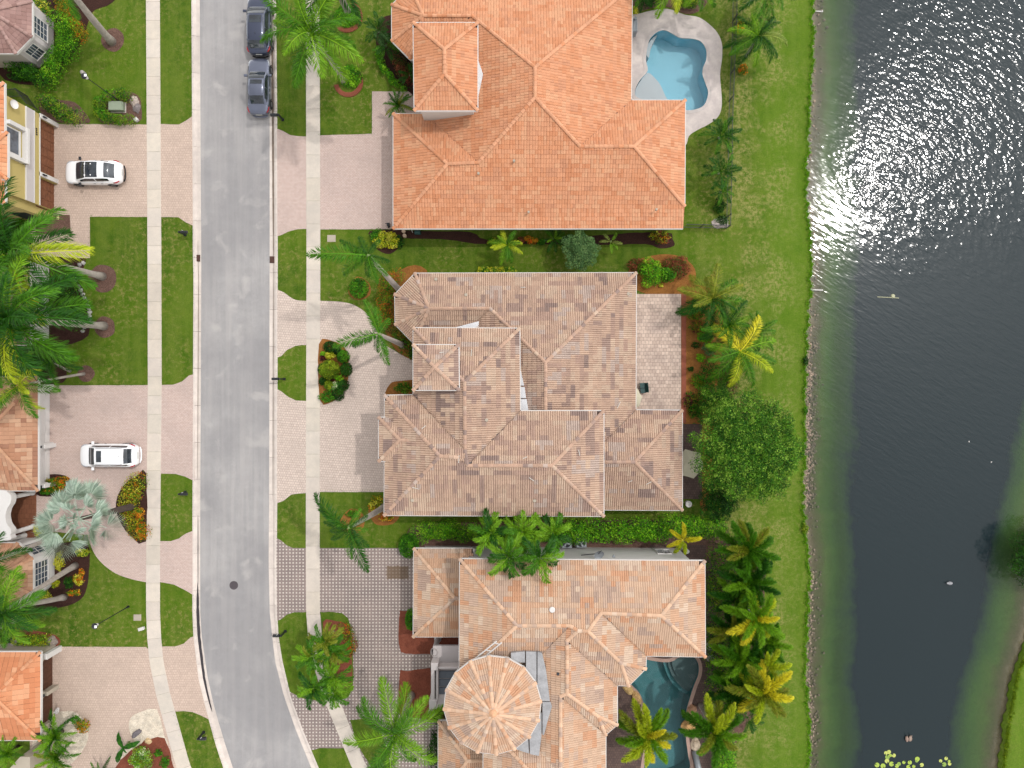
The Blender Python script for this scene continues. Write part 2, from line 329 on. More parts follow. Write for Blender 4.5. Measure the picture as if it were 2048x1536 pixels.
def make_water(name, tint, rough=.05, ripple=.004, lake=False, ior=1.33):
    m, nt, out = newmat(name)
    g = ND(nt, 'ShaderNodeNewGeometry'); sp = ND(nt, 'ShaderNodeSeparateXYZ'); nt.links.new(g.outputs['Position'], sp.inputs[0])
    v = pos(nt)
    if lake:
        wind = noise(nt, v, .16, 4, .6); clump = noise(nt, v, .9, 3, .6)
        wv = noise(nt, pos(nt, (.8, 3.2, 1), math.radians(36)), 1.0, 1, .5, .5)
        w1 = noise(nt, pos(nt, (1.1, 3.8, 1), math.radians(24)), 1.0, 1, .5, .4); w2 = noise(nt, pos(nt, (1.7, 3.0, 1), math.radians(42)), 1.0, 1, .5, .3)
        wob = math_(nt, 'MULTIPLY', math_(nt, 'SUBTRACT', wind, .5), 14.0)
        gx = ramp(nt, math_(nt, 'DIVIDE', math_(nt, 'ADD', math_(nt, 'SUBTRACT', sp.outputs['X'], 26.0), wob), 7), [(0, 0), (1, 1)])
        gy = ramp(nt, math_(nt, 'DIVIDE', math_(nt, 'ADD', math_(nt, 'SUBTRACT', sp.outputs['Y'], 8.0), wob), 7), [(0, 0), (1, 1)])
        gust = math_(nt, 'MULTIPLY', math_(nt, 'MULTIPLY', gx, gy), ramp(nt, clump, [(.3, .45), (.7, 1)]))
        calm = ramp(nt, math_(nt, 'DIVIDE', math_(nt, 'ADD', math_(nt, 'ADD', sp.outputs['Y'], 16.0), wob), 26), [(0, .10), (.45, .34), (1, .34)])
        h = math_(nt, 'ADD', math_(nt, 'MULTIPLY', math_(nt, 'ADD', wv, math_(nt, 'MULTIPLY', w1, .5)), calm), math_(nt, 'MULTIPLY', w2, math_(nt, 'MULTIPLY', gust, 1.5)))
    else:
        w1 = noise(nt, v, 3.0, 3, .5, .4); h = w1
    b = ND(nt, 'ShaderNodeBump'); b.inputs['Distance'].default_value = ripple; b.inputs['Strength'].default_value = 1; nt.links.new(h, b.inputs['Height'])
    gl = ND(nt, 'ShaderNodeBsdfGlossy'); gl.inputs['Roughness'].default_value = rough; nt.links.new(b.outputs[0], gl.inputs['Normal'])
    tr = ND(nt, 'ShaderNodeBsdfTransparent'); tr.inputs[0].default_value = (*tint, 1)
    fr = ND(nt, 'ShaderNodeFresnel'); fr.inputs[0].default_value = ior; nt.links.new(b.outputs[0], fr.inputs['Normal'])
    under = tr.outputs[0]
    if lake:                                                  # turbid water: the bed shows only near the bank
        df = ND(nt, 'ShaderNodeBsdfDiffuse'); sh_ = ND(nt, 'ShaderNodeAttribute', attribute_name='shore').outputs['Fac']
        sw = math_(nt, 'ADD', sh_, math_(nt, 'MULTIPLY', math_(nt, 'SUBTRACT', noise(nt, pos(nt, (1, .6, 1)), .16, 7, .75), .5), 4.0))
        nt.links.new(mix(nt, ramp(nt, math_(nt, 'DIVIDE', sw, 10), [(.24, 0), (.42, 1)]), A(74, 104, 60), A(37, 50, 54)), df.inputs[0])
        m0 = ND(nt, 'ShaderNodeMixShader'); nt.links.new(ramp(nt, math_(nt, 'DIVIDE', sw, 10), [(0, .04), (.15, .2), (.26, .5), (.36, .88), (.46, 1.0)]), m0.inputs[0]); nt.links.new(tr.outputs[0], m0.inputs[1]); nt.links.new(df.outputs[0], m0.inputs[2]); under = m0.outputs[0]
    mx = ND(nt, 'ShaderNodeMixShader'); nt.links.new(fr.outputs[0], mx.inputs[0]); nt.links.new(under, mx.inputs[1]); nt.links.new(gl.outputs[0], mx.inputs[2])
    nt.links.new(mx.outputs[0], out.inputs[0]); return m
def make_lakebed():
    m, nt, out = newmat('lake_bed'); v = pos(nt)
    d = ND(nt, 'ShaderNodeAttribute', attribute_name='shore').outputs['Fac']       # metres from the bank
    w = math_(nt, 'ADD', d, math_(nt, 'MULTIPLY', math_(nt, 'SUBTRACT', noise(nt, pos(nt, (1, .45, 1)), .6, 7, .75), .5), 2.2))
    c = ramp(nt, math_(nt, 'DIVIDE', w, 10), [(0, A(176, 158, 134)), (.06, A(132, 120, 96)), (.12, A(120, 124, 84)), (.17, A(118, 142, 80)), (.25, A(104, 142, 74)), (.33, A(74, 100, 66)), (.42, A(48, 60, 56)), (1.0, A(40, 47, 50))])
    al = noise(nt, v, 1.4, 6, .75); al2 = noise(nt, v, 6, 4, .7)
    c = mix(nt, math_(nt, 'MULTIPLY', ramp(nt, al, [(.5, 0), (.7, 1)]), .45), c, mix(nt, .5, c, A(60, 52, 46)))
    c = mix(nt, 1.0, c, ramp(nt, al2, [(.3, .85), (.7, 1.15)]), 'MULTIPLY')
    bsdf(nt, out, c, .95, spec=.05); return m
M = {}
M['grass'] = make_grass(); M['asphalt'] = make_asphalt()
M['walk'] = make_concrete('sidewalk_concrete', A(234, 222, 208, 1.1), A(222, 212, 200, 1.08))
M['kerb'] = make_concrete('kerb_concrete', A(236, 224, 214, 1.15), A(220, 208, 200, 1.1))
M['deck'] = make_concrete('pool_deck_stone', A(232, 220, 212, 1.1), A(210, 198, 194, 1.05), .3)
M['stone'] = simple('grey_stone', A(190, 182, 176), .85, .2, 4, 14)
M['pink'] = make_pavers('pink_pavers', A(222, 200, 190, 1.14), A(213, 189, 178, 1.14), A(200, 174, 164))
M['pinkw'] = make_pavers('rose_pavers', A(221, 197, 180, 1.12), A(210, 187, 171, 1.12), A(194, 170, 156), .2, .2)
M['beige'] = make_pavers('beige_pavers', A(222, 204, 191, 1.22), A(210, 192, 180, 1.2), A(178, 158, 148), .2, .2, math.radians(4))
M['patio'] = make_pavers('patio_pavers', A(236, 212, 194, 1.12), A(210, 186, 170, 1.12), A(160, 142, 136), .3, .3, darkc=A(150, 134, 130))
M['dark_pavers'] = make_pavers('brown_pavers', A(120, 98, 90), A(100, 82, 78), A(70, 58, 54), .2, .2)
M['terracotta'] = make_pavers('terracotta_floor', A(150, 98, 72), A(138, 88, 64), A(110, 72, 52), .4, .4)
M['dots'] = make_dot_pavers()
M['mulch'] = make_mulch('brown_mulch', A(96, 70, 60), A(142, 110, 98), A(176, 150, 134))
M['redmulch'] = make_mulch('red_mulch', A(132, 70, 52), A(158, 92, 72), A(180, 124, 104))
M['orangemulch'] = make_mulch('orange_mulch', A(150, 96, 48), A(184, 126, 66), A(204, 158, 100))
M['darkmulch'] = make_mulch('dark_mulch', A(58, 36, 32), A(84, 56, 48), A(120, 92, 80))
M['gravel'] = make_mulch('white_gravel', A(214, 196, 172, 1.1), A(250, 240, 222, 1.25), A(170, 144, 120))
M['leaf'] = make_leaf('leaf'); M['frond'] = make_leaf('frond', .16, .42)
M['trunk'] = simple('palm_trunk', A(182, 172, 162), .85, .25, 3, 9, bump=.02)
M['darktrunk'] = simple('dark_trunk', A(88, 74, 66), .9, .35, 4, 14, bump=.03)
M['bark'] = simple('bark', A(110, 92, 76), .9, .3, 4, 14, bump=.02)
M['white'] = simple('white_paint', A(238, 234, 230), .6, .05, 1, 8)
M['offwhite'] = simple('cream_stucco', A(222, 214, 204), .85, .07, 1.2, 25)
M['pinkwhite'] = simple('grey_white_stucco', A(214, 206, 204), .85, .07, 1.2, 25)
M['yellow'] = simple('yellow_stucco', A(204, 184, 116), .85, .07, 1.2, 25)
M['tan'] = simple('tan_stucco', A(196, 184, 166), .85, .07, 1.2, 25)
M['wood'] = simple('garage_wood', A(134, 84, 56), .6, .3, 3, 12, bump=.01)
M['darkwood'] = simple('dark_garage_wood', A(96, 58, 40), .6, .25, 3, 12, bump=.01)
M['winglass'] = glassmat('window_glass', A(70, 78, 88))
M['black'] = simple('black_metal', A(40, 42, 48), .45, .1)
M['darkmetal'] = simple('dark_metal', A(70, 72, 78), .5, .15, metal=.3)
M['iron'] = simple('cast_iron', A(92, 84, 88), .7, .25, 4, 30)
M['greymetal'] = simple('grey_metal', A(170, 176, 182), .45, .15, metal=.4)
M['membrane'] = simple('roof_membrane', A(178, 178, 180), .7, .3, 1.5, 9)
M['bright_flashing'] = simple('bright_flashing', (.75, .76, .78), .5, .15, 2, 9)
M['underlay'] = simple('roof_underlay', A(92, 70, 60), .9, .2)
M['brick'] = simple('red_edging_brick', A(164, 92, 68), .85, .2, 4, 20, useattr=False)
M['attr'] = simple('tinted', None, .7, .1, useattr=True)
M['rock'] = simple('shore_rock', None, .9, .3, 3, 16, bump=.03, useattr=True)
M['umbrella'] = simple('umbrella_cloth', A(214, 206, 180), .85, .05)
M['greenplastic'] = simple('green_plastic', A(40, 84, 82), .5, .1)
M['transformer'] = simple('green_steel', A(158, 170, 146), .6, .08)
M['tileA'] = make_tile('orange_tiles', .12, A(190, 124, 96)); M['tileB'] = make_tile('weathered_tiles', .5, A(140, 116, 108)); M['tileC'] = make_tile('blend_tiles', .25, A(156, 122, 106))
M['lake'] = make_water('lake_water', (.93, .96, .95), .09, .05, True, 1.38); M['pool'] = make_water('pool_water', (.95, .98, .99), .05, .010); M['pool2'] = make_water('pool_water_teal', (.78, .90, .92), .05, .006)
M['lakebed'] = make_lakebed()
M['wet'] = simple('wet_gutter_dirt', A(60, 54, 58), .35, .3, 2, 12, spec=.5)
M['dirt'] = simple('gutter_dirt', A(128, 112, 98), .8, .35, 2, 10)
# ------------------------------------------------------------------ the street corridor (tables: photo row -> edges)
TW = [(-900, 380, 395), (0, 384, 398), (500, 387, 401), (560, 388, 401), (1024, 386, 399), (1224, 386, 399), (1274, 388, 402), (1324, 394, 409), (1357, 398, 414), (1407, 410, 425), (1440, 419, 434), (1490, 433, 449), (1536, 448, 464), (1700, 512, 528), (2300, 860, 876)]
TE = [(-900, 549, 540), (0, 551, 540), (230, 553, 539), (500, 554, 539), (1000, 553, 538), (1124, 552, 537), (1224, 553, 539), (1274, 556, 544), (1324, 564, 550), (1391, 580, 567), (1457, 604, 590), (1536, 637, 622), (1700, 720, 705), (2300, 1160, 1145)]
SWW = [(-900, 288, 316), (0, 292, 320.5), (512, 295, 323.5), (770, 295.7, 324), (1024, 293, 322), (1164, 292.3, 320.3), (1224, 292.3, 320.3), (1274, 294.3, 323.3), (1324, 299, 328), (1391, 312.7, 339.5), (1457, 331, 357), (1536, 353, 381), (1700, 418, 446), (2300, 740, 768)]
SWE = [(-900, 609, 636), (0, 611.5, 638), (512, 613, 640.3), (1024, 611.7, 639), (1124, 611.7, 639), (1224, 612.3, 640), (1274, 616, 643.7), (1324, 625, 651), (1391, 645, 668), (1457, 672, 697), (1536, 704, 730), (1700, 790, 815), (2300, 1230, 1255)]
SHORE = [(-900, 1640), (0, 1625), (100, 1627), (200, 1621), (300, 1616), (400, 1614), (460, 1620), (512, 1624), (580, 1623), (612, 1618), (650, 1616), (720, 1612), (800, 1611), (900, 1611), (1000, 1607), (1060, 1611), (1100, 1616), (1150, 1621), (1200, 1618), (1300, 1613), (1350, 1611), (1400, 1616), (1450, 1621), (1536, 1619), (1700, 1614), (2300, 1600)]
FAR = [(-900, 2900), (0, 2400), (700, 2180), (900, 2120), (1100, 2082), (1250, 2062), (1310, 2050), (1340, 2034), (1400, 2022), (1450, 2013), (1536, 2004), (1700, 1985), (2300, 1900)]
def px_rows(y0, y1, st): 
    r = []; y = y0
    while y < y1-1e-6: r.append(y); y += st
    r.append(y1); return r
def sh(tab, y, k=0): return interp(tab, y)[k]
def shore_x(y):
    return sh(SHORE, y)+1.6*math.sin(y*.11)+1.5*math.sin(y*.31+1)+1.3*math.sin(y*.57+2)+1.2*math.sin(y*.23+math.sin(y*.05)*3)
# organic outlines, photo pixels at ground level
POOL_A = smooth_poly([(1294, 100), (1300, 78), (1315, 64), (1330, 61), (1345, 68), (1360, 76), (1385, 78), (1402, 84), (1412, 100), (1412, 120), (1406, 135), (1405, 150), (1411, 168), (1416, 185), (1411, 205), (1400, 216), (1375, 221), (1352, 214), (1330, 206), (1300, 200), (1285, 199), (1271, 192), (1271, 178), (1280, 160), (1295, 142), (1292, 122)], 4)
DECK_A = smooth_poly([(1240, 20), (1268, 29), (1300, 22), (1335, 18), (1370, 30), (1400, 36), (1430, 60), (1443, 85), (1444, 115), (1440, 150), (1443, 190), (1443, 215), (1435, 235), (1415, 250), (1395, 260), (1378, 272), (1370, 292), (1340, 300), (1240, 290)], 4)
POOL_C = smooth_poly([(1270, 1310), (1292, 1318), (1310, 1322), (1330, 1324), (1345, 1322), (1357, 1315), (1372, 1312), (1388, 1314), (1397, 1330), (1396, 1350), (1388, 1370), (1380, 1395), (1373, 1420), (1370, 1450), (1372, 1480), (1376, 1510), (1377, 1540), (1330, 1560), (1290, 1555), (1290, 1520), (1300, 1470), (1293, 1430), (1287, 1405), (1278, 1385), (1262, 1368), (1245, 1345)], 4)
ya, yb = -900, 2300
rows = px_rows(ya, -120, 30)[:-1]+px_rows(-120, 1680, 3)[:-1]+px_rows(1680, yb, 30)
def side(tab, k, ys): return [W(sh(tab, y, k), y) for y in ys]
# ground west
mb = MB(); coarse = px_rows(ya, yb, 20)
poly_mesh(mb, [W(-4200, ya), W(-4200, yb)]+side(TW, 0, coarse)[::-1], z=0, thick=.25)
g = mb.build('ground_west', M['grass'], kind='structure')
edge = [W(shore_x(y), y) for y in rows]
mb = MB()
poly_mesh(mb, side(TE, 0, coarse)+edge[::-1], [Wl(POOL_A), Wl(POOL_C)], z=0)
mb.v.extend([(p[0], p[1], 0) for p in edge]); b0 = len(mb.v)-len(edge)
mb.add([(p[0], p[1], 0) for p in edge]+[(p[0]+.10, p[1], -.45) for p in edge], [(i, i+1, len(edge)+i+1, len(edge)+i) for i in range(len(edge)-1)])
e2 = [W(sh(TE, y, 0), y) for y in coarse]
mb.add([(p[0], p[1], 0) for p in e2]+[(p[0], p[1], -.25) for p in e2], [(i, len(e2)+i, len(e2)+i+1, i+1) for i in range(len(e2)-1)])
mb.build('ground_east', M['grass'], kind='structure')
mb = MB(); fe = [W(sh(FAR, y)+2*math.sin(y*.09)+1.5*math.sin(y*.31), y) for y in rows]
poly_mesh(mb, fe+[W(6000, yb), W(6000, ya)], z=0.05)
mb.add([(p[0], p[1], .05) for p in fe]+[(p[0]-.1, p[1], -.45) for p in fe], [(i, len(fe)+i, len(fe)+i+1, i+1) for i in range(len(fe)-1)])
mb.build('ground_far_bank', M['grass'], kind='structure')
# lake bed (depth grows with the distance from either bank) and the water
offs = [0, .3, .7, 1.2, 1.8, 2.5, 3.3, 4.2, 5.2, 6.5, 8.5, 11]
dep = [-.36, -.42, -.5, -.62, -.8, -1.05, -1.35, -1.7, -2.1, -2.6, -3.1, -3.4]
ysr = px_rows(ya, yb, 16); V = []; dv = []
for y in ysr:
    xw = W(shore_x(y), y)[0]+.02; xe = W(sh(FAR, y), y)[0]
    half = (xe-xw)/2; o2 = [min(o, half*.95) for o in offs]
    line = [(xw+o, d, o) for o, d in zip(o2, dep)]+[(xe-o, d, o) for o, d in list(zip(o2, dep))[::-1]]
    for x, z, o in line: V.append((x, W(0, y)[1], z)); dv.append(o)
nc = len(offs)*2
F = [(r*nc+c, (r+1)*nc+c, (r+1)*nc+c+1, r*nc+c+1) for r in range(len(ysr)-1) for c in range(nc-1)]
me = bpy.data.meshes.new('lake_bed'); me.from_pydata(V, [], F); me.materials.append(M['lakebed'])
at = me.attributes.new('shore', 'FLOAT', 'POINT'); at.data.foreach_set('value', dv); me.polygons.foreach_set('use_smooth', [True]*len(F))
tag(link('lake_bed', me), kind='structure')
WO = [-.12, 0, .5, 1, 1.5, 2, 2.5, 3, 3.6, 4.3, 5.2, 7, 10]; V = []; dv = []
for y in ysr:
    xw = W(shore_x(y), y)[0]; xe = W(sh(FAR, y), y)[0]; half = (xe-xw)/2; o2 = [min(o, half*.97) for o in WO]
    for x, o in [(xw+o, o) for o in o2]+[(xe-o, o) for o in o2[::-1]]: V.append((x, W(0, y)[1], -.34)); dv.append(max(0, o))
nc = len(WO)*2; F = [(r*nc+c, (r+1)*nc+c, (r+1)*nc+c+1, r*nc+c+1) for r in range(len(ysr)-1) for c in range(nc-1)]
me = bpy.data.meshes.new('lake_water'); me.from_pydata(V, [], F); me.materials.append(M['lake']); at = me.attributes.new('shore', 'FLOAT', 'POINT'); at.data.foreach_set('value', dv)
tag(link('lake_water', me), kind='structure')
# street surface
yst = px_rows(ya, yb, 12); mb = MB(); L = side(TW, 1, yst); R = side(TE, 1, yst); n = len(yst)
V = []
for i in range(n):
    for t, z in ((0, -.10), (.25, -.075), (.5, -.06), (.75, -.075), (1, -.10)): V.append((L[i][0]+(R[i][0]-L[i][0])*t, L[i][1], z))
mb.add(V, [(i*5+c, (i+1)*5+c, (i+1)*5+c+1, i*5+c+1) for i in range(n-1) for c in range(4)])
mb.build('street', M['asphalt'], kind='structure', smooth=True)
# kerbs with gutter pans, one object per poured length
def kerb(tab, sgn, y0, y1, parent):
    ys = px_rows(y0+.25, y1-.25, 14); mb = MB(); V = []
    prof = [(-.06, .0), (-.03, .015), (.09, .012), (.19, -.035), (.27, -.11), (.42, -.115), (.6, -.096), (.6, -.2), (-.06, -.2)]
    for y in ys:
        a = np.array(W(sh(tab, y, 0), y)); b = np.array(W(sh(tab, y, 1), y)); d = b-a; w = abs(d[0])/.58
        d2 = np.array((np.sign(d[0]), 0))*w
        for o, z in prof: V.append((a[0]+d2[0]*o, a[1], z))
    k = len(prof)
    fs = [(i*k+c, (i+1)*k+c, (i+1)*k+(c+1) % k, i*k+(c+1) % k) for i in range(len(ys)-1) for c in range(k)]
    if sgn < 0: fs = [f[::-1] for f in fs]
    fs += [tuple(range(k)), tuple((len(ys)-1)*k+c for c in range(k))]
    t = random.uniform(.92, 1.05); mb.add(V, fs, (t, t*.995, t*.985))
    mb.build('kerb_section', M['kerb'], parent)
for nm, tab, sg in (('kerb_west', TW, 1), ('kerb_east', TE, -1)):
    root = empty(nm, kind='structure'); y = -151.0+ (0 if sg > 0 else 30)
    while y < 1700: kerb(tab, sg, y, y+74, root); y += 74
# sidewalks, slab by slab
def walk(nm, tab, step, y):
    root = empty(nm, kind='structure')
    while y < 1720:
        st = step; mb = MB(); g_ = .13
        def cp(k, yy):
            a = np.array(W(sh(tab, yy, 0), yy)); b = np.array(W(sh(tab, yy, 1), yy)); e = .25
            t = np.array(W(0, yy+2))-np.array(W(0, yy-2)); return (a, b)[k]
        # joints stand square to the curve
        def row(yy):
            a = np.array(W(sh(tab, yy, 0), yy)); a2 = np.array(W(sh(tab, yy+6, 0), yy+6)); t = (a2-a)/np.linalg.norm(a2-a)
            n_ = np.array((-t[1], t[0])); b = a+n_*(1.16/max(.3, 1)); return a, b
        (a, b), (d, c) = row(y+g_), row(y+st-g_)
        if sh(tab, y+st, 0)-sh(tab, y, 0) > 3: pass
        P = [a, d, c, b]; mid = [row(y+st/2)]
        P = [a, mid[0][0], d, c, mid[0][1], b]
        P = ccw([tuple(p) for p in P]); I = inset(P, .012); z = .026+random.uniform(-.002, .002); n_ = len(P)
        t = random.uniform(.93, 1.04); col = (t, t*random.uniform(.985, 1.0), t*random.uniform(.96, 1.0))
        mb.add([(p[0], p[1], -.05) for p in P]+[(p[0], p[1], z-.01) for p in P]+[(p[0], p[1], z) for p in I],
               [tuple(range(2*n_, 3*n_))]+[(i, (i+1) % n_, n_+(i+1) % n_, n_+i) for i in range(n_)]+[(n_+i, n_+(i+1) % n_, 2*n_+(i+1) % n_, 2*n_+i) for i in range(n_)], col)
        mb.build('slab', M['walk'], root); y += st
walk('sidewalk_west', SWW, 37.5, -109.0); walk('sidewalk_east', SWE, 46.0, -150.0)
# ------------------------------------------------------------------ driveways (at lawn level) and patios
def px_along(tab, k, y0, y1, st=12, off=0): return [(sh(tab, y, k)+off, y) for y in px_rows(y0, y1, st)]
def drive(nm, pts, mat, z=.012, amp=.012): return sheet(nm, Wl(pts), z, M[mat], .06, amp=amp)
q = 1
drive('driveway_apron', [(551, 256), (566, 262), (580, 270), (596, 272.5), (614, 273), (615, 458), (595, 458.5), (577, 463), (563, 470), (553, 473)], 'pink')
drive('driveway', [(637, 271), (744, 267.5), (744, 183), (850, 183), (850, 452), (830, 458), (637, 459)], 'pink')
drive('driveway_apron', smooth_poly([(554, 579), (568, 585), (580, 594), (592, 600), (606, 601.5)], 3, False)+[(614, 602), (614, 690), (604, 690), (590, 692), (574, 700), (563, 712), (552, 716)], 'beige')
drive('driveway_apron', [(552, 777), (563, 783), (577, 794), (592, 801), (614, 802), (614, 986), (598, 987), (583, 989), (568, 1001), (551, 1008)], 'beige')
drive('driveway', [(637, 601)]+smooth_poly([(655, 602), (675, 603), (696, 606), (714, 613), (732, 626), (745, 645), (755, 665), (770, 690)], 4, False)+[(800, 708), (830, 714), (900, 714), (900, 984), (637, 984)], 'beige')
drive('driveway_apron', [(550, 1074), (562, 1081), (574, 1091), (586, 1096), (614, 1096), (614, 1224), (588, 1224.5), (574, 1229), (563, 1238), (553, 1242)], 'dots')
drive('driveway_apron', px_along(TE, 0, 1382, 1506, 12, -1)[::-1]+[(575, 1381), (592, 1390), (606, 1397), (640, 1402), (655, 1402)]+px_along(SWE, 0, 1412, 1496, 12, 2)+[(640, 1497)], 'dots')
drive('driveway', [(637, 1096), (960, 1096), (960, 1620), (778, 1620)]+[(x-2, y) for x, y in px_along(SWE, 1, 1224, 1600, 16)][::-1], 'dots')
drive('driveway_apron', [(320, 248), (358, 249), (371, 242), (384, 233), (388, 300), (389, 453), (372, 445), (357, 434.5), (320, 434)], 'pinkw')
drive('driveway', [(90, 248), (297, 249), (298, 434), (180, 433.5), (179, 516), (55, 518), (55, 248)], 'pinkw')
drive('driveway_apron', [(321, 770), (346, 769.5), (364, 763), (378, 751), (389, 748), (389, 962), (370, 953), (352, 948), (321, 947)], 'pink')
drive('driveway_apron', [(319, 1082), (341, 1082.5), (358, 1077), (372, 1067), (387, 1061), (388, 1191), (368, 1179), (348, 1169), (319, 1164)], 'pink')
drive('driveway', [(70, 771), (298, 770), (297, 1165)]+smooth_poly([(290, 1164), (262, 1158), (232, 1147), (208, 1130), (192, 1112), (182, 1092), (176, 1070)], 4, False)+[(70, 1060)], 'pink')
drive('driveway_apron', [(322, 1293), (350, 1293), (368, 1287), (381, 1275), (389, 1272)]+px_along(TW, 0, 1284, 1440, 12, 1)+[(400, 1430), (385, 1424), (366, 1422), (345, 1423)]+px_along(SWW, 1, 1300, 1416, 12, -2)[::-1], 'pinkw')
drive('driveway', [(95, 1293), (292, 1294)]+px_along(SWW, 0, 1300, 1600, 14, 2)+[(60, 1620), (60, 1293)], 'pinkw')
# lawn islands raised on the last driveway
def lawn(nm, pts, z=.03): return sheet(nm, Wl(pts), z, M['grass'], .07, amp=.03)
def bed(nm, pts, mat, z=.034, sm=3, amp=.03): return sheet(nm, Wl(smooth_poly(pts, sm) if sm else pts), z, M[mat], .06, amp=amp)
ISL = [(640, 1224)]+[(666, 1224), (684, 1226), (696, 1236), (701, 1252), (706, 1300), (707, 1350), (705, 1376), (697, 1392), (684, 1399), (671, 1401)]+[(x+1, y) for x, y in px_along(SWE, 1, 1224, 1396, 12)][::-1]
lawn('lawn_island', ISL)
bed('mulch_bed', [(646, 1244), (672, 1242), (694, 1250), (701, 1280), (704, 1330), (704, 1362), (690, 1374), (668, 1360), (656, 1310)], 'redmulch', .05)
lawn('lawn_patch', [(700, 1440), (735, 1436), (760, 1460), (775, 1500), (790, 1600), (775, 1600), (740, 1530), (716, 1490)])
lawn('lawn_patch', px_along(TE, 0, 1500, 1620, 12, 1)[::-1]+[(626, 1500), (640, 1496), (684, 1497)]+px_along(SWE, 0, 1506, 1620, 12, 0))
bed('mulch_bed', [(800, 1225), (806, 1222), (870, 1222), (930, 1230), (930, 1304), (870, 1307), (812, 1307), (800, 1298), (797, 1270)], 'redmulch', .034, 2)
bed('mulch_bed', [(800, 1346), (812, 1342), (900, 1342), (905, 1435), (840, 1436), (806, 1430), (797, 1415)], 'redmulch', .034, 2)
# terrain paths and mulch beds
deckA = sheet('pool_deck', Wl(DECK_A), .03, M['deck'], .08, holes=[Wl(POOL_A)])
rect = lambda a, b, c, d: [(a, b), (c, b), (c, d), (a, d)]
sheet('patio', Wl(rect(1262, 588, 1362, 846)), .03, M['patio'], .06)
sheet('patio_border', Wl(rect(1363, 588, 1372, 846)), .05, M['brick'], .08)
sheet('patio', Wl(rect(1340, 848, 1404, 998)), .026, M['dark_pavers'], .06)
bed('mulch_bed', [(1360, 596), (1392, 570), (1440, 590), (1450, 650), (1445, 700), (1435, 760), (1430, 850), (1420, 1000), (1400, 1010), (1398, 850), (1363, 842)], 'orangemulch', .02)
bed('mulch_bed', [(1390, 560), (1360, 600), (1300, 590), (1260, 570), (1262, 530), (1300, 512), (1350, 510), (1385, 530)], 'orangemulch', .024)
sheet('patio', Wl([(1180, 1290), (1400, 1120), (1432, 1120), (1432, 1560), (1180, 1600)]), .02, M['dark_pavers'], .05, holes=[Wl(POOL_C)])
sheet('side_yard_path', Wl([(1300, 1090), (1412, 1090), (1412, 1150), (1300, 1150)]), .016, M['dark_pavers'], .05)
bed('mulch_bed', [(820, 1056), (900, 1045), (1100, 1042), (1300, 1040), (1420, 1045), (1428, 1088), (1300, 1110), (1100, 1112), (960, 1112), (860, 1108), (822, 1090)], 'mulch', .014)
bed('mulch_bed', [(1408, 1092), (1440, 1080), (1490, 1085), (1530, 1120), (1528, 1200), (1532, 1300), (1535, 1400), (1500, 1440), (1470, 1490), (1430, 1560), (1405, 1560), (1414, 1300)], 'mulch', .012)
bed('mulch_bed', [(782, 458), (830, 462), (940, 464), (975, 480), (1100, 478), (1200, 470), (1330, 464), (1345, 478), (1348, 492), (1320, 497), (1290, 488), (1200, 490), (1050, 488), (960, 488), (940, 486), (880, 478), (800, 476)], 'darkmulch', .012)
bed('mulch_bed', [(790, 545), (830, 530), (860, 560), (850, 700), (840, 722), (815, 716), (792, 700), (775, 672), (760, 640), (752, 600), (758, 560), (775, 543)], 'orangemulch', .022)
bed('mulch_bed', [(638, 688), (665, 682), (690, 696), (698, 730), (694, 770), (682, 790), (665, 803), (640, 800)], 'orangemulch', .03)
bed('mulch_bed', [(780, 768), (800, 762), (850, 762), (850, 800), (775, 794)], 'orangemulch', .024)
bed('mulch_bed', [(682, 1038), (700, 1018), (720, 1022), (730, 1040), (722, 1062), (700, 1068), (684, 1056)], 'orangemulch', .02)
bed('mulch_bed', [(740, 1015), (790, 1010), (800, 1030), (785, 1048), (755, 1050), (742, 1036)], 'orangemulch', .02)
bed('mulch_bed', [(698, 577), (714, 553), (738, 566), (740, 590), (718, 600), (700, 592)], 'orangemulch', .02)
bed('mulch_bed', [(760, 40), (800, 30), (845, 60), (850, 200), (820, 185), (790, 160), (765, 125), (752, 85)], 'darkmulch', .02)
bed('mulch_bed', [(740, 462), (785, 460), (806, 470), (802, 490), (780, 508), (756, 500), (742, 480)], 'darkmulch', .02)
bed('mulch_bed', [(1262, -30), (1420, -30), (1412, 8), (1395, 24), (1370, 28), (1335, 14), (1300, 17), (1262, 24)], 'mulch', .014)
for (x, y, r) in ((226, 80, 23), (206, 556, 28), (210, 654, 21), (172, 747, 17)):
    bed('mulch_ring', [(x+r*math.cos(a*PI/5)*random.uniform(.92, 1.06), y+r*math.sin(a*PI/5)*random.uniform(.92, 1.06)) for a in range(10)], 'mulch', .02)
bed('mulch_bed', [(80, -40), (240, -40), (225, 5), (190, 20), (178, 40), (165, 80), (140, 120), (118, 145), (85, 170), (10, 160), (0, 120), (60, 90), (90, 40)], 'darkmulch', .02)
bed('mulch_bed', [(80, 190), (120, 200), (150, 205), (172, 228), (178, 246), (130, 247), (85, 232)], 'mulch', .02)
bed('mulch_bed', [(192, 215), (205, 192), (240, 180), (275, 190), (283, 215), (276, 246), (205, 246)], 'mulch', .02)
bed('mulch_bed', [(96, 431), (140, 430), (141, 467), (70, 470), (75, 435)], 'mulch', .02, 0)
bed('mulch_bed', [(60, 520), (160, 517), (172, 520), (160, 560), (170, 590), (182, 615), (180, 650), (165, 680), (60, 700), (20, 600)], 'darkmulch', .018)
bed('mulch_bed', [(0, 700), (120, 700), (132, 735), (126, 765), (60, 768), (0, 760)], 'darkmulch', .018)
bed('mulch_bed', [(75, 955), (110, 948), (138, 955), (142, 975), (125, 990), (80, 992), (66, 975)], 'darkmulch', .03)
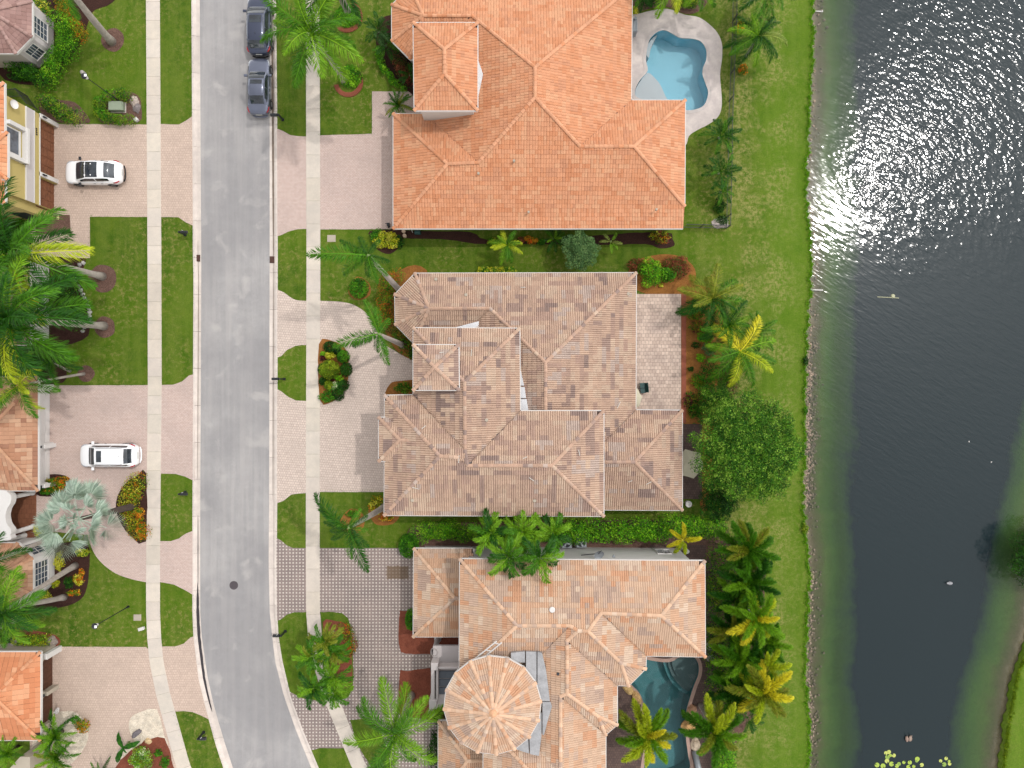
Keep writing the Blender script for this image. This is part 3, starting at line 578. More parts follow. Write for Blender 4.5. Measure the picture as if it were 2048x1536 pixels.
bed('mulch_bed', [(293, 947), (276, 950), (252, 966), (236, 990), (232, 1020), (244, 1050), (262, 1072), (292, 1083)], 'darkmulch', .03, 2)
bed('mulch_bed', [(95, 1100), (130, 1085), (176, 1090), (178, 1140), (174, 1175), (160, 1200), (120, 1215), (60, 1212), (80, 1160)], 'darkmulch', .018)
bed('mulch_bed', [(0, 1255), (50, 1258), (110, 1270), (120, 1288), (90, 1296), (0, 1296)], 'redmulch', .02)
bed('gravel_bed', [(258, 1455), (262, 1435), (280, 1424), (314, 1418), (328, 1470), (336, 1490), (300, 1488), (270, 1482)], 'gravel', .03, 2)
bed('gravel_bed', [(115, 1424), (145, 1422), (164, 1436), (176, 1460), (172, 1490), (140, 1530), (90, 1560), (60, 1530), (80, 1430)], 'gravel', .026)
bed('mulch_bed', [(254, 1500), (280, 1484), (300, 1478), (330, 1476), (346, 1530), (352, 1580), (220, 1580)], 'redmulch', .034, 2)
bed('gravel_bed', [(236, 1500), (262, 1488), (290, 1474), (284, 1486), (262, 1500), (240, 1520)], 'gravel', .04, 2)
sheet('terracotta_porch', Wl(rect(18, 980, 73, 1085)), .05, M['terracotta'], .06)
sheet('entry_walk', Wl(rect(90, 470, 180, 516)), .018, M['pinkw'], .05)
# dirt in the gutters
def strip(nm, tab, y0, y1, off, w, mat, z):
    ys = px_rows(y0, y1, 10); l = []; r = []
    for i, y in enumerate(ys):
        t = max(0, math.sin(PI*i/(len(ys)-1)))**.5*w*random.uniform(.75, 1.15)+.3; x = sh(tab, y, 0)+off; l.append((x-t/2, y)); r.append((x+t/2, y))
    sheet(nm, Wl(l+r[::-1]), z, M[mat], 0)
strip('gutter_puddle', TW, 1165, 1425, 8.5, 6.5, 'wet', -.088); strip('gutter_puddle', TW, 1030, 1180, 9, 1.2, 'wet', -.09)
strip('gutter_dirt', TE, -40, 520, -8, 3.6, 'dirt', -.09); strip('gutter_dirt', TE, 520, 1000, -8, 1.0, 'dirt', -.09); strip('gutter_dirt', TW, 480, 960, 8, .9, 'dirt', -.09)
# swimming pools
def pool(nm, label, outline, zfloor, wall_mat, floor_fn, water, shelf):
    r = empty(nm, (*W(*outline[0]), 0), label=label, cat='swimming pool'); o = Vector(r.location)
    def bl(mb, n, m_, **k):
        ob = mb.build(n, m_, r, **k); ob.location = -o; return ob
    P = ccw(Wl(outline)); mb = MB(); n = len(P)
    mb.add([(p[0], p[1], .012) for p in P]+[(p[0], p[1], zfloor) for p in P], [(i, (i+1) % n, n+(i+1) % n, n+i) for i in range(n)]); bl(mb, 'basin_wall', wall_mat)
    mb = MB(); poly_mesh(mb, inset(P, -.02), z=zfloor); bl(mb, 'basin_floor', floor_fn)
    mb = MB(); Q = inset(P, .01); poly_mesh(mb, Q, z=-.11); bl(mb, 'water', water)
    for nm2, pts, z, m_ in shelf:
        mb = MB(); poly_mesh(mb, Wl(pts), z=z, thick=abs(zfloor-z)); bl(mb, nm2, m_)
    mb = MB(); I = inset(P, -.28); n = len(P)                      # coping ring
    mb.add([(p[0], p[1], .05) for p in P]+[(p[0], p[1], .05) for p in I]+[(p[0], p[1], -.04) for p in P]+[(p[0], p[1], .0) for p in I],
           [(i, n+i, n+(i+1) % n, (i+1) % n) for i in range(n)]+[(i, (i+1) % n, 2*n+(i+1) % n, 2*n+i) for i in range(n)]+[(n+i, 3*n+i, 3*n+(i+1) % n, n+(i+1) % n) for i in range(n)])
    bl(mb, 'coping', M['copingA'] if 'blue' in label else M['copingC']); return r
M['copingA'] = make_concrete('coping_pale', A(226, 216, 210), A(210, 200, 196)); M['copingC'] = make_concrete('coping_rose', A(204, 172, 156), A(186, 156, 144))
M['poolblue'] = simple('pool_plaster_blue', A(150, 206, 222, 1.2), .8, .07, .8, 5); M['poolpale'] = simple('pool_plaster_pale', A(214, 218, 220), .8, .05, .8, 5)
M['poolteal'] = simple('pool_plaster_teal', A(110, 160, 162), .8, .14, .5, 4); M['poolgrey'] = simple('pool_plaster_grey', A(130, 140, 138), .8, .12, .8, 5)
POOLA = pool('swimming_pool', 'curved bright blue swimming pool with a pale shallow shelf beside the orange roof', POOL_A, -1.5, M['poolblue'], M['poolblue'], M['pool'],
     [('shallow_shelf', smooth_poly([(1272, 178), (1281, 161), (1296, 143), (1312, 155), (1322, 168), (1332, 190), (1340, 208), (1300, 203), (1274, 196)], 3), -.22, M['poolpale']),
      ('step', smooth_poly([(1296, 141), (1314, 153), (1327, 168), (1338, 190), (1350, 210), (1340, 212), (1325, 190), (1310, 160)], 3), -.5, M['poolblue']),
      ('bench', smooth_poly([(1294, 102), (1300, 80), (1316, 66), (1310, 78), (1303, 94), (1299, 112)], 3), -.32, M['poolpale'])])
POOLC = pool('swimming_pool', 'dark teal free form pool with curved steps between the turret house and palms', POOL_C, -1.6, M['poolteal'], M['poolteal'], M['pool2'],
     [('sun_shelf', smooth_poly([(1345, 1322), (1357, 1315), (1372, 1312), (1388, 1314), (1397, 1330), (1396, 1350), (1388, 1370), (1384, 1380), (1366, 1366), (1350, 1345)], 3), -.28, M['poolgrey']),
      ('step', smooth_poly([(1337, 1324), (1345, 1323), (1352, 1344), (1366, 1364), (1383, 1378), (1380, 1388), (1360, 1374), (1345, 1352)], 3), -.5, M['poolgrey']),
      ('step', smooth_poly([(1329, 1324), (1338, 1323), (1346, 1352), (1361, 1374), (1380, 1386), (1377, 1396), (1355, 1382), (1338, 1356)], 3), -.8, M['poolteal'])])
# ------------------------------------------------------------------ houses
PALA = [(A(228, 162, 122), 4), (A(225, 156, 114), 3), (A(230, 170, 130), 2.4), (A(219, 148, 106), 1.4), (A(216, 152, 115), .8)]
PALB = [(A(214, 182, 158), 4), (A(206, 174, 152), 3), (A(218, 190, 166), 2), (A(196, 164, 146), 1.8), (A(180, 152, 138), 1), (A(164, 140, 130), .5), (A(206, 184, 170), 1.2)]
PALC = [(A(222, 188, 160), 4), (A(222, 180, 148), 2.6), (A(220, 168, 132), 1.3), (A(212, 182, 160), 2.2), (A(228, 202, 178), 1.4), (A(198, 170, 152), .6)]
PALW = [(A(206, 156, 124), 3), (A(196, 142, 110), 2), (A(216, 172, 140), 2), (A(178, 128, 102), 1)]
PALP = [(A(176, 140, 132), 3), (A(164, 128, 120), 2), (A(188, 152, 142), 2)]
PALO = [(A(232, 160, 116), 3), (A(222, 144, 100), 2), (A(240, 176, 134), 1)]
def pip(P, poly):
    x, y = P[:, 0], P[:, 1]; ins = np.zeros(len(P), bool); n = len(poly); j = n-1
    for i in range(n):
        xi, yi = poly[i]; xj, yj = poly[j]
        with np.errstate(divide='ignore', invalid='ignore'):
            c = ((yi > y) != (yj > y)) & (x < (xj-xi)*(y-yi)/(yj-yi+1e-12)+xi)
        ins ^= c; j = i
    return ins
def clamp(P, poly):
    ins = pip(P, poly); Q = P[~ins]; best = np.full(len(Q), 1e9); B = Q.copy(); n = len(poly)
    for i in range(n):
        a = np.array(poly[i]); b = np.array(poly[(i+1) % n]); d = b-a; L = d.dot(d)
        if L < 1e-9: continue
        t = np.clip(((Q-a)@d)/L, 0, 1); pr = a+t[:, None]*d; e = ((Q-pr)**2).sum(1); m = e < best; best[m] = e[m]; B[m] = pr[m]
    R = P.copy(); R[~ins] = B; return R, ins, np.sqrt(best)
TOTAL_T = [0]
def roof(house, he, faces, pal, mat, pitch=.38, tile=(.33, .38, 2), lift=.045, rise=.06, extra=(), gutter=True, ridgecol=None, name='roof', gut_mat='white', soffit=None):
    """faces: (A, B, [outline]) in photo pixels; A-B is the eave line at height he. Builds deck, tiles, ridge caps, valleys and gutters."""
    org = Vector(house.location); info = []; hs = {}; eav = set()
    for A_, B_, poly in faces:
        a = np.array(W(*A_, he)); b = np.array(W(*B_, he)); d = (b-a)/np.linalg.norm(b-a); n = np.array((-d[1], d[0]))
        c = np.mean([np.array(W(*p, he)) for p in poly], 0)
        if (c-a).dot(n) < 0: n = -n
        info.append((a, d, n)); eav.update([A_, B_])
        for p in poly:
            g = np.array(W(*p, 0)); h = (he+pitch*(g.dot(n)-a.dot(n)))/(1+pitch*g.dot(n)/H); hs.setdefault(p, []).append(h)
    hv = {p: (he if p in eav else max(he, sum(l)/len(l))) for p, l in hs.items()}
    P3 = {p: (*W(*p, h), h) for p, h in hv.items()}
    root = MB(); tiles = []; cols = []; edges = {}; pc = [p[0] for p in pal]; pw = np.array([p[1] for p in pal]); pw = pw/pw.sum()
    for (A_, B_, poly), (a, d, n) in zip(faces, info):
        w2 = [P3[p][:2] for p in poly]
        if area2(w2) < 0: poly = poly[::-1]; w2 = w2[::-1]
        for i, p in enumerate(poly): edges.setdefault(frozenset((p, poly[(i+1) % len(poly)])), []).append((w2, d, n, a))
        tri = tessellate_polygon([[Vector(P3[p]).to_2d().to_3d() for p in poly]])
        V = [P3[p] for p in poly]; root.add([(v[0]-org.x, v[1]-org.y, v[2]-.03) for v in V], [tuple(t) if (lambda q: (q[1][0]-q[0][0])*(q[2][1]-q[0][1])-(q[1][1]-q[0][1])*(q[2][0]-q[0][0]) > 0)([V[k] for k in t]) else tuple(t)[::-1] for t in tri])
        wid, crs, rolls = tile; crs *= math.cos(math.atan(pitch))
        uv = np.array([((np.array(p)-a).dot(d), (np.array(p)-a).dot(n)) for p in w2])
        u0, v0 = uv.min(0); u1, v1 = uv.max(0); v0 = min(v0, 0) if v0 < .05 else v0-(v0 % crs)
        nu, nv = int((u1-u0)/wid)+2, int((v1-v0)/crs)+1
        I, J = np.meshgrid(np.arange(nu), np.arange(nv), indexing='ij'); I = I.ravel(); J = J.ravel()
        # colours run along courses in short batches
        cm = np.zeros((nu, nv), int)
        for j in range(nv):
            i = 0
            while i < nu:
                k = rng.integers(1, 5); cm[i:i+k, j] = rng.choice(len(pc), p=pw); i += k
            if j and rng.random() < .5: m_ = rng.random(nu) < .45; cm[m_, j] = cm[m_, j-1]
        if rolls == 2: t = np.array([0, .1, .25, .4, .5, .6, .75, .9, 1.0]); pr = np.array([0, .7, 1, .7, 0, .7, 1, .7, 0])*rise
        else: t = np.array([0, .2, .5, .8, .97]); pr = np.array([0.1, .8, 1, .8, 0])*rise
        k = len(t); ju = rng.uniform(-.006, .006, len(I)); jv = rng.uniform(-.012, .012, len(I)); jl = rng.uniform(-.006, .008, len(I))
        uu = (u0-.05+I*wid+ju)[:, None]+t[None]*wid
        lo = np.stack([uu, np.broadcast_to((v0+J*crs+jv-.02)[:, None], uu.shape)], -1); up = np.stack([uu, np.broadcast_to((v0+(J+1)*crs+.02)[:, None], uu.shape)], -1)
        UV = np.concatenate([lo, lo, up], 1); Z = np.concatenate([np.broadcast_to(pr*.2-.005, uu.shape), pr[None]+lift+jl[:, None], np.broadcast_to(pr[None]*.9+.006, uu.shape)], 1)
        cen = UV.mean(1)
        cl, ins, _ = clamp(UV.reshape(-1, 2), [tuple(q_) for q_ in uv]); ins = ins.reshape(-1, 3*k)
        keep = ins.mean(1) > .12
        cl = cl.reshape(-1, 3*k, 2)[keep]; Z = Z[keep]; XY = a+cl[..., :1]*d+cl[..., 1:]*n
        # height from the triangulated deck
        F = XY.reshape(-1, 2); zb = np.full(len(F), -1e9); best = np.full(len(F), -1e9)
        for tr in tri:
            p0, p1, p2 = (np.array(V[i]) for i in tr); D = (p1[0]-p0[0])*(p2[1]-p0[1])-(p2[0]-p0[0])*(p1[1]-p0[1])
            if abs(D) < 1e-9: continue
            l1 = ((F[:, 0]-p0[0])*(p2[1]-p0[1])-(p2[0]-p0[0])*(F[:, 1]-p0[1]))/D; l2 = ((p1[0]-p0[0])*(F[:, 1]-p0[1])-(F[:, 0]-p0[0])*(p1[1]-p0[1]))/D; l0 = 1-l1-l2
            mn = np.minimum(np.minimum(l0, l1), l2); z = l0*p0[2]+l1*p1[2]+l2*p2[2]; m_ = mn > best; best[m_] = mn[m_]; zb[m_] = z[m_]
        out = np.concatenate([F-np.array((org.x, org.y)), (zb+Z.reshape(-1))[:, None]], 1)
        tiles.append(out); cc = np.array(pc)[cm[I, J]][keep]*rng.uniform(.94, 1.06, (keep.sum(), 1)); cols.append(cc)
    kk = k
    R = root.build(name, M['underlay'], house)
    fl = []
    for r_ in range(2):
        for i in range(kk-1): fl.append((r_*kk+i, r_*kk+i+1, (r_+1)*kk+i+1, (r_+1)*kk+i))
    tv = np.concatenate(tiles); TOTAL_T[0] += len(tv)//(3*kk)
    me = quads_mesh('roof_tiles', tv, 3*kk, fl, np.concatenate(cols), M[mat])
    tag(link('roof_tiles', me, R), kind='stuff')
    rc = ridgecol or tuple(pal[0][0]); gm = MB()
    def caps(pa, pb, parent=R):
        pa = Vector(pa); pb = Vector(pb); L = (pb-pa).length
        if L < .25: return
        n_ = max(1, round(L/.36)); t = (pb-pa).normalized(); s_ = Vector((t.y, -t.x, 0)).normalized(); u_ = s_.cross(t)
        if u_.z < 0: u_ = -u_; s_ = -s_
        mbc = MB()
        lowfirst = pa.z <= pb.z; 
        for i in range(n_):
            q0 = pa+(pb-pa)*(i/n_); q1 = pa+(pb-pa)*((i+1)/n_)
            if not lowfirst: q0, q1 = q1, q0
            e = (q1-q0).normalized()*.04; j = random.uniform(.9, 1.1); cr = tuple(x*j*1.03 for x in (rc if random.random() < .7 else random.choice(pc)))
            vs = []
            for qq, r_, up_ in ((q0-e, .15, .07), (q1+e, .12, .045)):
                for ang in (-75, -45, 0, 45, 75): vs.append(qq+s_*math.sin(math.radians(ang))*r_+u_*(math.cos(math.radians(ang))*r_*.75+up_-.02)-Vector(org))
            vs2 = [vs[0]-u_*.06, vs[4]-u_*.06]
            mbc.add(vs, [(i_, i_+1, 5+i_+1, 5+i_) for i_ in range(4)]+[(0, 1, 2, 3, 4)], cr)
        mbc.build('ridge_caps', M[mat], parent)
    for e, use in edges.items():
        p, q_ = tuple(e) if len(e) == 2 else (None, None)
        if p is None: continue
        a3, b3 = P3[p], P3[q_]
        if len(use) == 2:
            (w1, d1, n1, a1), (w2_, d2, n2, a2) = use
            c1 = np.mean(w1, 0); mid = (np.array(a3[:2])+np.array(b3[:2]))/2; ed = np.array(b3[:2])-np.array(a3[:2]); nn = np.array((-ed[1], ed[0]))
            if nn.dot(c1-mid) < 0: nn = -nn
            # slopes on either side away from the edge: convex when both fall away
            fall = n1.dot(nn)-n2.dot(nn)
            if abs(n1.dot(n2)) > .985 and n1.dot(n2) > 0: continue
            if fall < 0: caps(a3, b3)
            else:
                mv = MB(); mv.beam((a3[0]-org.x, a3[1]-org.y, a3[2]+.035), (b3[0]-org.x, b3[1]-org.y, b3[2]+.035), .11, .02); mv.build('valley_flashing', M['darkmetal'], R)
        elif gutter and abs(a3[2]-he) < .02 and abs(b3[2]-he) < .02:
            w1, d1, n1, a1 = use[0]; out_ = -n1*.03
            if abs(((np.array(b3[:2])-np.array(a3[:2])))@n1) < .35*np.linalg.norm(np.array(b3[:2])-np.array(a3[:2])):
                gm.beam((a3[0]-org.x+out_[0], a3[1]-org.y+out_[1], he+.02), (b3[0]-org.x+out_[0], b3[1]-org.y+out_[1], he+.02), .065, .2)
    for pa, pb, ha, hb in extra: caps((*W(*pa, ha), ha), (*W(*pb, hb), hb))
    if gm.v: gm.build('gutter', M[gut_mat], R)
    return R, P3
def walls(house, pts, z0, z1, mat, name='wall', inn=.5, he=None, world=False):
    org = house.location; P = ccw(pts if world else Wl(pts, he)); P = inset(P, inn) if inn else P; n = len(P); mb = MB()
    q_ = [(p[0]-org.x, p[1]-org.y) for p in P]
    mb.add([(p[0], p[1], z0) for p in q_]+[(p[0], p[1], z1) for p in q_], [(i, (i+1) % n, n+(i+1) % n, n+i) for i in range(n)]+[tuple(range(n, 2*n))])
    return mb.build(name, M[mat], house), P
def soffit(house, pts, he, mat='white'):
    org = house.location; mb = MB(); P = inset(ccw(Wl(pts, he)), .02); poly_mesh(mb, [(p[0]-org.x, p[1]-org.y) for p in P], z=he-.1, thick=.04); mb.build('soffit', M[mat], house)
def window(house, a, b, t0, t1, z0, z1, nx=2, nz=2, name='window', frame='white', glass='winglass', depth=.06, out=None):
    """window on the wall a->b (world xy, outside to the right-hand side of a->b for a ccw footprint)"""
    org = house.location; a = np.array(a); b = np.array(b); d = (b-a)/np.linalg.norm(b-a); n = np.array((d[1], -d[0])); L = np.linalg.norm(b-a)
    u0, u1 = t0*L, t1*L; mb = MB(); fw = .07
    def B(u, v, w0, w1, o0, o1, mbb):
        q_ = [a+d*x+n*y for x, y in ((u, o0), (v, o0), (v, o1), (u, o1))]; q_ = [(p[0]-org.x, p[1]-org.y) for p in q_]
        mbb.add([(p[0], p[1], w0) for p in q_]+[(p[0], p[1], w1) for p in q_], [(0, 1, 2, 3), (7, 6, 5, 4), (1, 0, 4, 5), (2, 1, 5, 6), (3, 2, 6, 7), (0, 3, 7, 4)])
    B(u0-fw, u1+fw, z1, z1+fw, 0, depth+.02, mb); B(u0-fw-.03, u1+fw+.03, z0-fw, z0, 0, depth+.05, mb); B(u0-fw, u0, z0, z1, 0, depth, mb); B(u1, u1+fw, z0, z1, 0, depth, mb)
    for i in range(1, nx): x = u0+(u1-u0)*i/nx; B(x-.018, x+.018, z0, z1, .015, .045, mb)
    for i in range(1, nz): z = z0+(z1-z0)*i/nz; B(u0, u1, z-.018, z+.018, .012, .043, mb)
    fr = mb.build(name, M[frame], house); g_ = MB(); B(u0, u1, z0, z1, .004, .02, g_); g_.build('pane', M[glass], fr); return fr
def on_roof(px, py, he, A_, B_, pitch=.38):
    """real point on a roof plane seen at (px, py)"""
    a = np.array(W(*A_, he)); b = np.array(W(*B_, he)); d = (b-a)/np.linalg.norm(b-a); n = np.array((-d[1], d[0])); g = np.array(W(px, py, 0))
    best = None
    for s_ in (1, -1):
        m_ = n*s_; h = (he+pitch*(g.dot(m_)-a.dot(m_)))/(1+pitch*g.dot(m_)/H)
        if h >= he-.01 and best is None: best = h
    return (*W(px, py, best), best)
def vent(house, p, r=.09, hgt=.32, mat='white'):
    mb = MB(); x, y, z = p[0]-house.location.x, p[1]-house.location.y, p[2]; mb.cyl(x, y, z-.1, z+hgt, r, 10); mb.cyl(x, y, z+hgt, z+hgt+.05, r*1.5, 10, r*1.2); mb.build('roof_vent', M[mat], house)
def flashing(house, pts, he, A_, B_, dz=.1, mat='bright_flashing', name='flashing', pitch=.38):
    v = [on_roof(*p, he, A_, B_, pitch) for p in pts]; o = house.location; mb = MB(); n = len(v)
    mb.add([(p[0]-o.x, p[1]-o.y, p[2]+dz) for p in v]+[(p[0]-o.x, p[1]-o.y, p[2]-.05) for p in v], [tuple(range(n))]+[(i, n+i, n+(i+1) % n, (i+1) % n) for i in range(n)]); ob = mb.build(name, M[mat], house)
    return ob
# ---- A: single storey house with the orange roof
a_ = W(1075, 250); HA = empty('house', (a_[0], a_[1], 0), label='single storey house with bright orange tiled roof beside the blue pool', cat='house')
TA = (.215, .335, 1)
FA = [((787, 457), (1366, 457), [(787, 457), (1366, 457), (1369, 412), (1268, 293), (1160, 293), (1070, 195), (957, 325), (895, 328)]),
      ((787, 228), (787, 457), [(787, 457), (787, 228), (895, 328)]),
      ((787, 228), (850, 228), [(787, 228), (850, 228), (957, 325), (895, 328)]),
      ((850, 228), (850, 118), [(850, 228), (850, 118), (944, 32), (1070, 135), (1070, 195), (957, 325)]),
      ((820, 118), (850, 118), [(820, 118), (850, 118), (944, 32), (847, 32)]),
      ((784, 10), (784, 82), [(784, 10), (784, 82), (847, 32)]), ((784, 82), (820, 118), [(784, 82), (820, 118), (847, 32)]),
      ((784, 10), (820, -26), [(784, 10), (820, -26), (847, 32)]),
      ((820, -26), (1264, -27), [(820, -26), (1264, -27), (1070, 135), (944, 32), (847, 32)]),
      ((1264, -27), (1262, 201), [(1264, -27), (1262, 201), (1160, 293), (1070, 195), (1070, 135)]),
      ((1262, 201), (1370, 201), [(1262, 201), (1370, 201), (1268, 293), (1160, 293)]),
      ((1370, 201), (1369, 412), [(1370, 201), (1369, 412), (1268, 293)])]
roof(HA, 3.0, FA, PALA, 'tileA', tile=TA, rise=.03, lift=.035, ridgecol=A(230, 168, 130))
OA = [(787, 457), (1366, 457), (1370, 412), (1370, 201), (1262, 201), (1264, -27), (820, -26), (784, 10), (784, 82), (820, 118), (850, 118), (850, 228), (787, 228)]
wa, WPA = walls(HA, OA, -.02, 2.92, 'offwhite', he=3.0, inn=.55); soffit(HA, OA, 3.0)
roof(HA, 6.2, [((827, 46), (955, 46), [(827, 46), (955, 46), (889, 99)]), ((955, 46), (955, 221), [(955, 46), (955, 221), (889, 148), (889, 99)]),
     ((829, 221), (955, 221), [(955, 221), (829, 221), (889, 148)]), ((827, 46), (829, 221), [(829, 221), (827, 46), (889, 99), (889, 148)])], PALA, 'tileA', tile=TA, rise=.03, lift=.035, ridgecol=A(230, 168, 130), name='tower_roof')
OT = [(827, 46), (955, 46), (955, 221), (829, 221)]
_, WT = walls(HA, OT, 2.6, 6.12, 'offwhite', name='tower_wall', he=6.2, inn=.35); soffit(HA, OT, 6.2)
flashing(HA, [(955, 118), (966, 150), (956, 196), (950, 196), (950, 118)], 3.0, (850, 228), (850, 118), .25)
for x, y, A_, B_ in ((957, 348, (787, 457), (1366, 457)), (1312, 420, (787, 457), (1366, 457)), (1057, 425, (787, 457), (1366, 457)), (1028, 323, (787, 457), (1366, 457))): vent(HA, on_roof(x, y, 3.0, A_, B_), .07, .22, 'tan')
nA = len(WPA)
def long_walls(house, WP, mn=3.0, z0=.9, z1=2.3, w=1.3, every=4.2, nx=2, nz=2):
    for i in range(len(WP)):
        a, b = np.array(WP[i]), np.array(WP[(i+1) % len(WP)]); L = np.linalg.norm(b-a)
        if L < mn: continue
        k = max(1, int(L//every))
        for j in range(k):
            c = (j+.5)/k; window(house, a, b, c-w/2/L, c+w/2/L, z0, z1, nx, nz)
def garage(house, a, b, t0, t1, ztop, mat='white', name='garage_door', rows=4, cols=4, n_out=.02):
    org = house.location; a = np.array(a); b = np.array(b); d = (b-a)/np.linalg.norm(b-a); n = np.array((d[1], -d[0])); L = np.linalg.norm(b-a); mb = MB()
    def B(u, v, w0, w1, o0, o1):
        q_ = [a+d*x+n*y for x, y in ((u, o0), (v, o0), (v, o1), (u, o1))]; q_ = [(p[0]-org.x, p[1]-org.y) for p in q_]
        mb.add([(p[0], p[1], w0) for p in q_]+[(p[0], p[1], w1) for p in q_], [(0, 1, 2, 3), (7, 6, 5, 4), (1, 0, 4, 5), (2, 1, 5, 6), (3, 2, 6, 7), (0, 3, 7, 4)])
    B(t0*L, t1*L, 0, ztop, n_out-.02, n_out)
    for r_ in range(rows):
        for c in range(cols):
            u = t0*L+(t1-t0)*L*(c+.08)/cols; v = t0*L+(t1-t0)*L*(c+.92)/cols; B(u, v, ztop*(r_+.12)/rows, ztop*(r_+.9)/rows, n_out, n_out+.025)
    return mb.build(name, M[mat], house)
long_walls(HA, WPA[1:-1], 4.5)
for i in range(nA):
    a, b = WPA[i], WPA[(i+1) % nA]
    if abs(a[0]-b[0]) < .2 and a[0] < W(800, 0)[0] and abs(a[1]-b[1]) > 5: garage(HA, a, b, .08, .56, 2.3); garage(HA, a, b, .64, .94, 2.3)
# ---- B: two storey house in the middle
b_ = W(1060, 800); HB = empty('house', (b_[0], b_[1], 0), label='largest house with weathered brown blend tiled roof and small square tower, in the middle', cat='house')
FB1 = [((830, 547), (1272, 546), [(830, 547), (1272, 546), (1091, 725), (980, 617), (858, 617)]),
       ((830, 547), (790, 589), [(830, 547), (790, 589), (858, 617)]), ((790, 589), (791, 649), [(790, 589), (791, 649), (858, 617)]),
       ((791, 649), (828, 687), [(791, 649), (828, 687), (858, 617)]),
       ((828, 687), (910, 687), [(828, 687), (910, 687), (980, 617), (858, 617)]),
       ((910, 880), (910, 687), [(910, 880), (910, 687), (980, 617), (1091, 725), (1091, 924)]),
       ((1272, 546), (1271, 820), [(1272, 546), (1271, 820), (1167, 924), (1091, 924), (1091, 725)]),
       ((1271, 820), (1364, 821), [(1271, 820), (1364, 821), (1269, 924), (1167, 924)]),
       ((1364, 821), (1364, 1020), [(1364, 821), (1364, 1020), (1269, 924)]),
       ((1364, 1020), (1165, 1019), [(1364, 1020), (1165, 1019), (1167, 924), (1269, 924)])]
RC = A(206, 170, 146)
roof(HB, 3.1, FB1, PALB, 'tileB', ridgecol=RC, rise=.085)
FB2 = [((1207, 1032), (769, 1030), [(1207, 1032), (769, 1030), (880, 912), (918, 915), (935, 931), (1104, 931)]),
       ((1207, 822), (1207, 1032), [(1207, 822), (1207, 1032), (1104, 931)]),
       ((1040, 822), (1207, 822), [(1040, 822), (1207, 822), (1104, 931), (935, 931)]),
       ((1039, 657), (1040, 822), [(1039, 657), (1040, 822), (935, 931), (930, 900), (929, 764)]),
       ((827, 656), (1039, 657), [(827, 656), (1039, 657), (929, 764)]),
       ((827, 656), (827, 790), [(827, 656), (827, 790), (930, 900), (929, 764)]),
       ((770, 791), (827, 790), [(770, 791), (827, 790), (930, 900), (935, 931), (918, 915), (880, 912)]),
       ((769, 1030), (770, 791), [(769, 1030), (770, 791), (880, 912)])]
roof(HB, 6.3, FB2, PALB, 'tileB', ridgecol=RC, name='upper_roof', rise=.085)
roof(HB, 6.42, [((758, 835), (758, 922), [(758, 835), (758, 922), (800, 880)]), ((758, 835), (785, 835), [(758, 835), (785, 835), (831, 881), (800, 880)]),
     ((758, 922), (785, 922), [(758, 922), (785, 922), (831, 881), (800, 880)])], PALB, 'tileB', ridgecol=RC, name='gable_roof', pitch=.36)
roof(HB, 8.05, [((827, 690), (917, 690), [(827, 690), (917, 690), (869, 734)]), ((917, 690), (918, 780), [(917, 690), (918, 780), (869, 734)]),
     ((918, 780), (827, 780), [(918, 780), (827, 780), (869, 734)]), ((827, 780), (827, 690), [(827, 780), (827, 690), (869, 734)])], PALB, 'tileB', ridgecol=RC, name='tower_roof')
OB1 = [(830, 547), (1272, 546), (1271, 820), (1364, 821), (1364, 1020), (1165, 1019), (1000, 1000), (910, 880), (910, 687), (828, 687), (791, 649), (790, 589)]
OB2 = [(769, 1030), (1207, 1032), (1207, 822), (1040, 822), (1039, 657), (827, 656), (827, 790), (770, 791)]
_, WB1 = walls(HB, OB1, -.02, 3.02, 'pinkwhite', he=3.1, inn=.55); _, WB2 = walls(HB, OB2, -.02, 6.22, 'pinkwhite', he=6.3, inn=.5, name='upper_wall'); soffit(HB, OB2, 6.3)
soffit(HB, [(830, 547), (1272, 546), (1271, 820), (1364, 821), (1364, 1020), (1180, 1019), (1180, 880), (910, 880), (910, 687), (828, 687), (791, 649), (790, 589)], 3.1)
OTB = [(827, 690), (917, 690), (918, 780), (827, 780)]
walls(HB, OTB, 5.8, 7.97, 'pinkwhite', name='tower_wall', he=8.05, inn=.3); soffit(HB, OTB, 8.05)
walls(HB, [(758, 835), (830, 835), (830, 922), (758, 922)], -.02, 6.3, 'pinkwhite', name='garage_bay_wall', he=6.42, inn=.35)
long_walls(HB, WB1, 4.5); long_walls(HB, WB2, 4.0, 3.9, 5.3, 1.4, 3.8)
for a, b in zip(WB2, WB2[1:]+WB2[:1]):
    if abs(a[0]-b[0]) < .3 and a[0] < W(800, 0)[0] and abs(a[1]-b[1]) > 6: garage(HB, a, b, .06, .4, 2.4); garage(HB, a, b, .62, .94, 2.4)
flashing(HB, [(958, 643), (958, 657), (905, 657)], 3.1, (828, 687), (910, 687), .3)
flashing(HB, [(1037, 735), (1040, 735), (1048, 771), (1037, 771)], 3.1, (910, 880), (910, 687), .3)
flashing(HB, [(1037, 774), (1049, 774), (1052, 796), (1037, 796)], 3.1, (910, 880), (910, 687), .3)
flashing(HB, [(1037, 798), (1053, 798), (1057, 823), (1037, 823)], 3.1, (910, 880), (910, 687), .3)
N1, E1 = ((830, 547), (1272, 546)), ((1272, 546), (1271, 820)); S2, W2_ = ((1207, 1032), (769, 1030)), ((827, 656), (827, 790))
for x, y, he, (A_, B_) in ((872, 559, 3.1, N1), (932, 590, 3.1, N1), (1256, 588, 3.1, E1), (973, 840, 6.3, ((1039, 657), (1040, 822))), (1069, 1001, 6.3, S2), (825, 1000, 6.3, S2)): vent(HB, on_roof(x, y, he, A_, B_), .09, .12, 'tan')
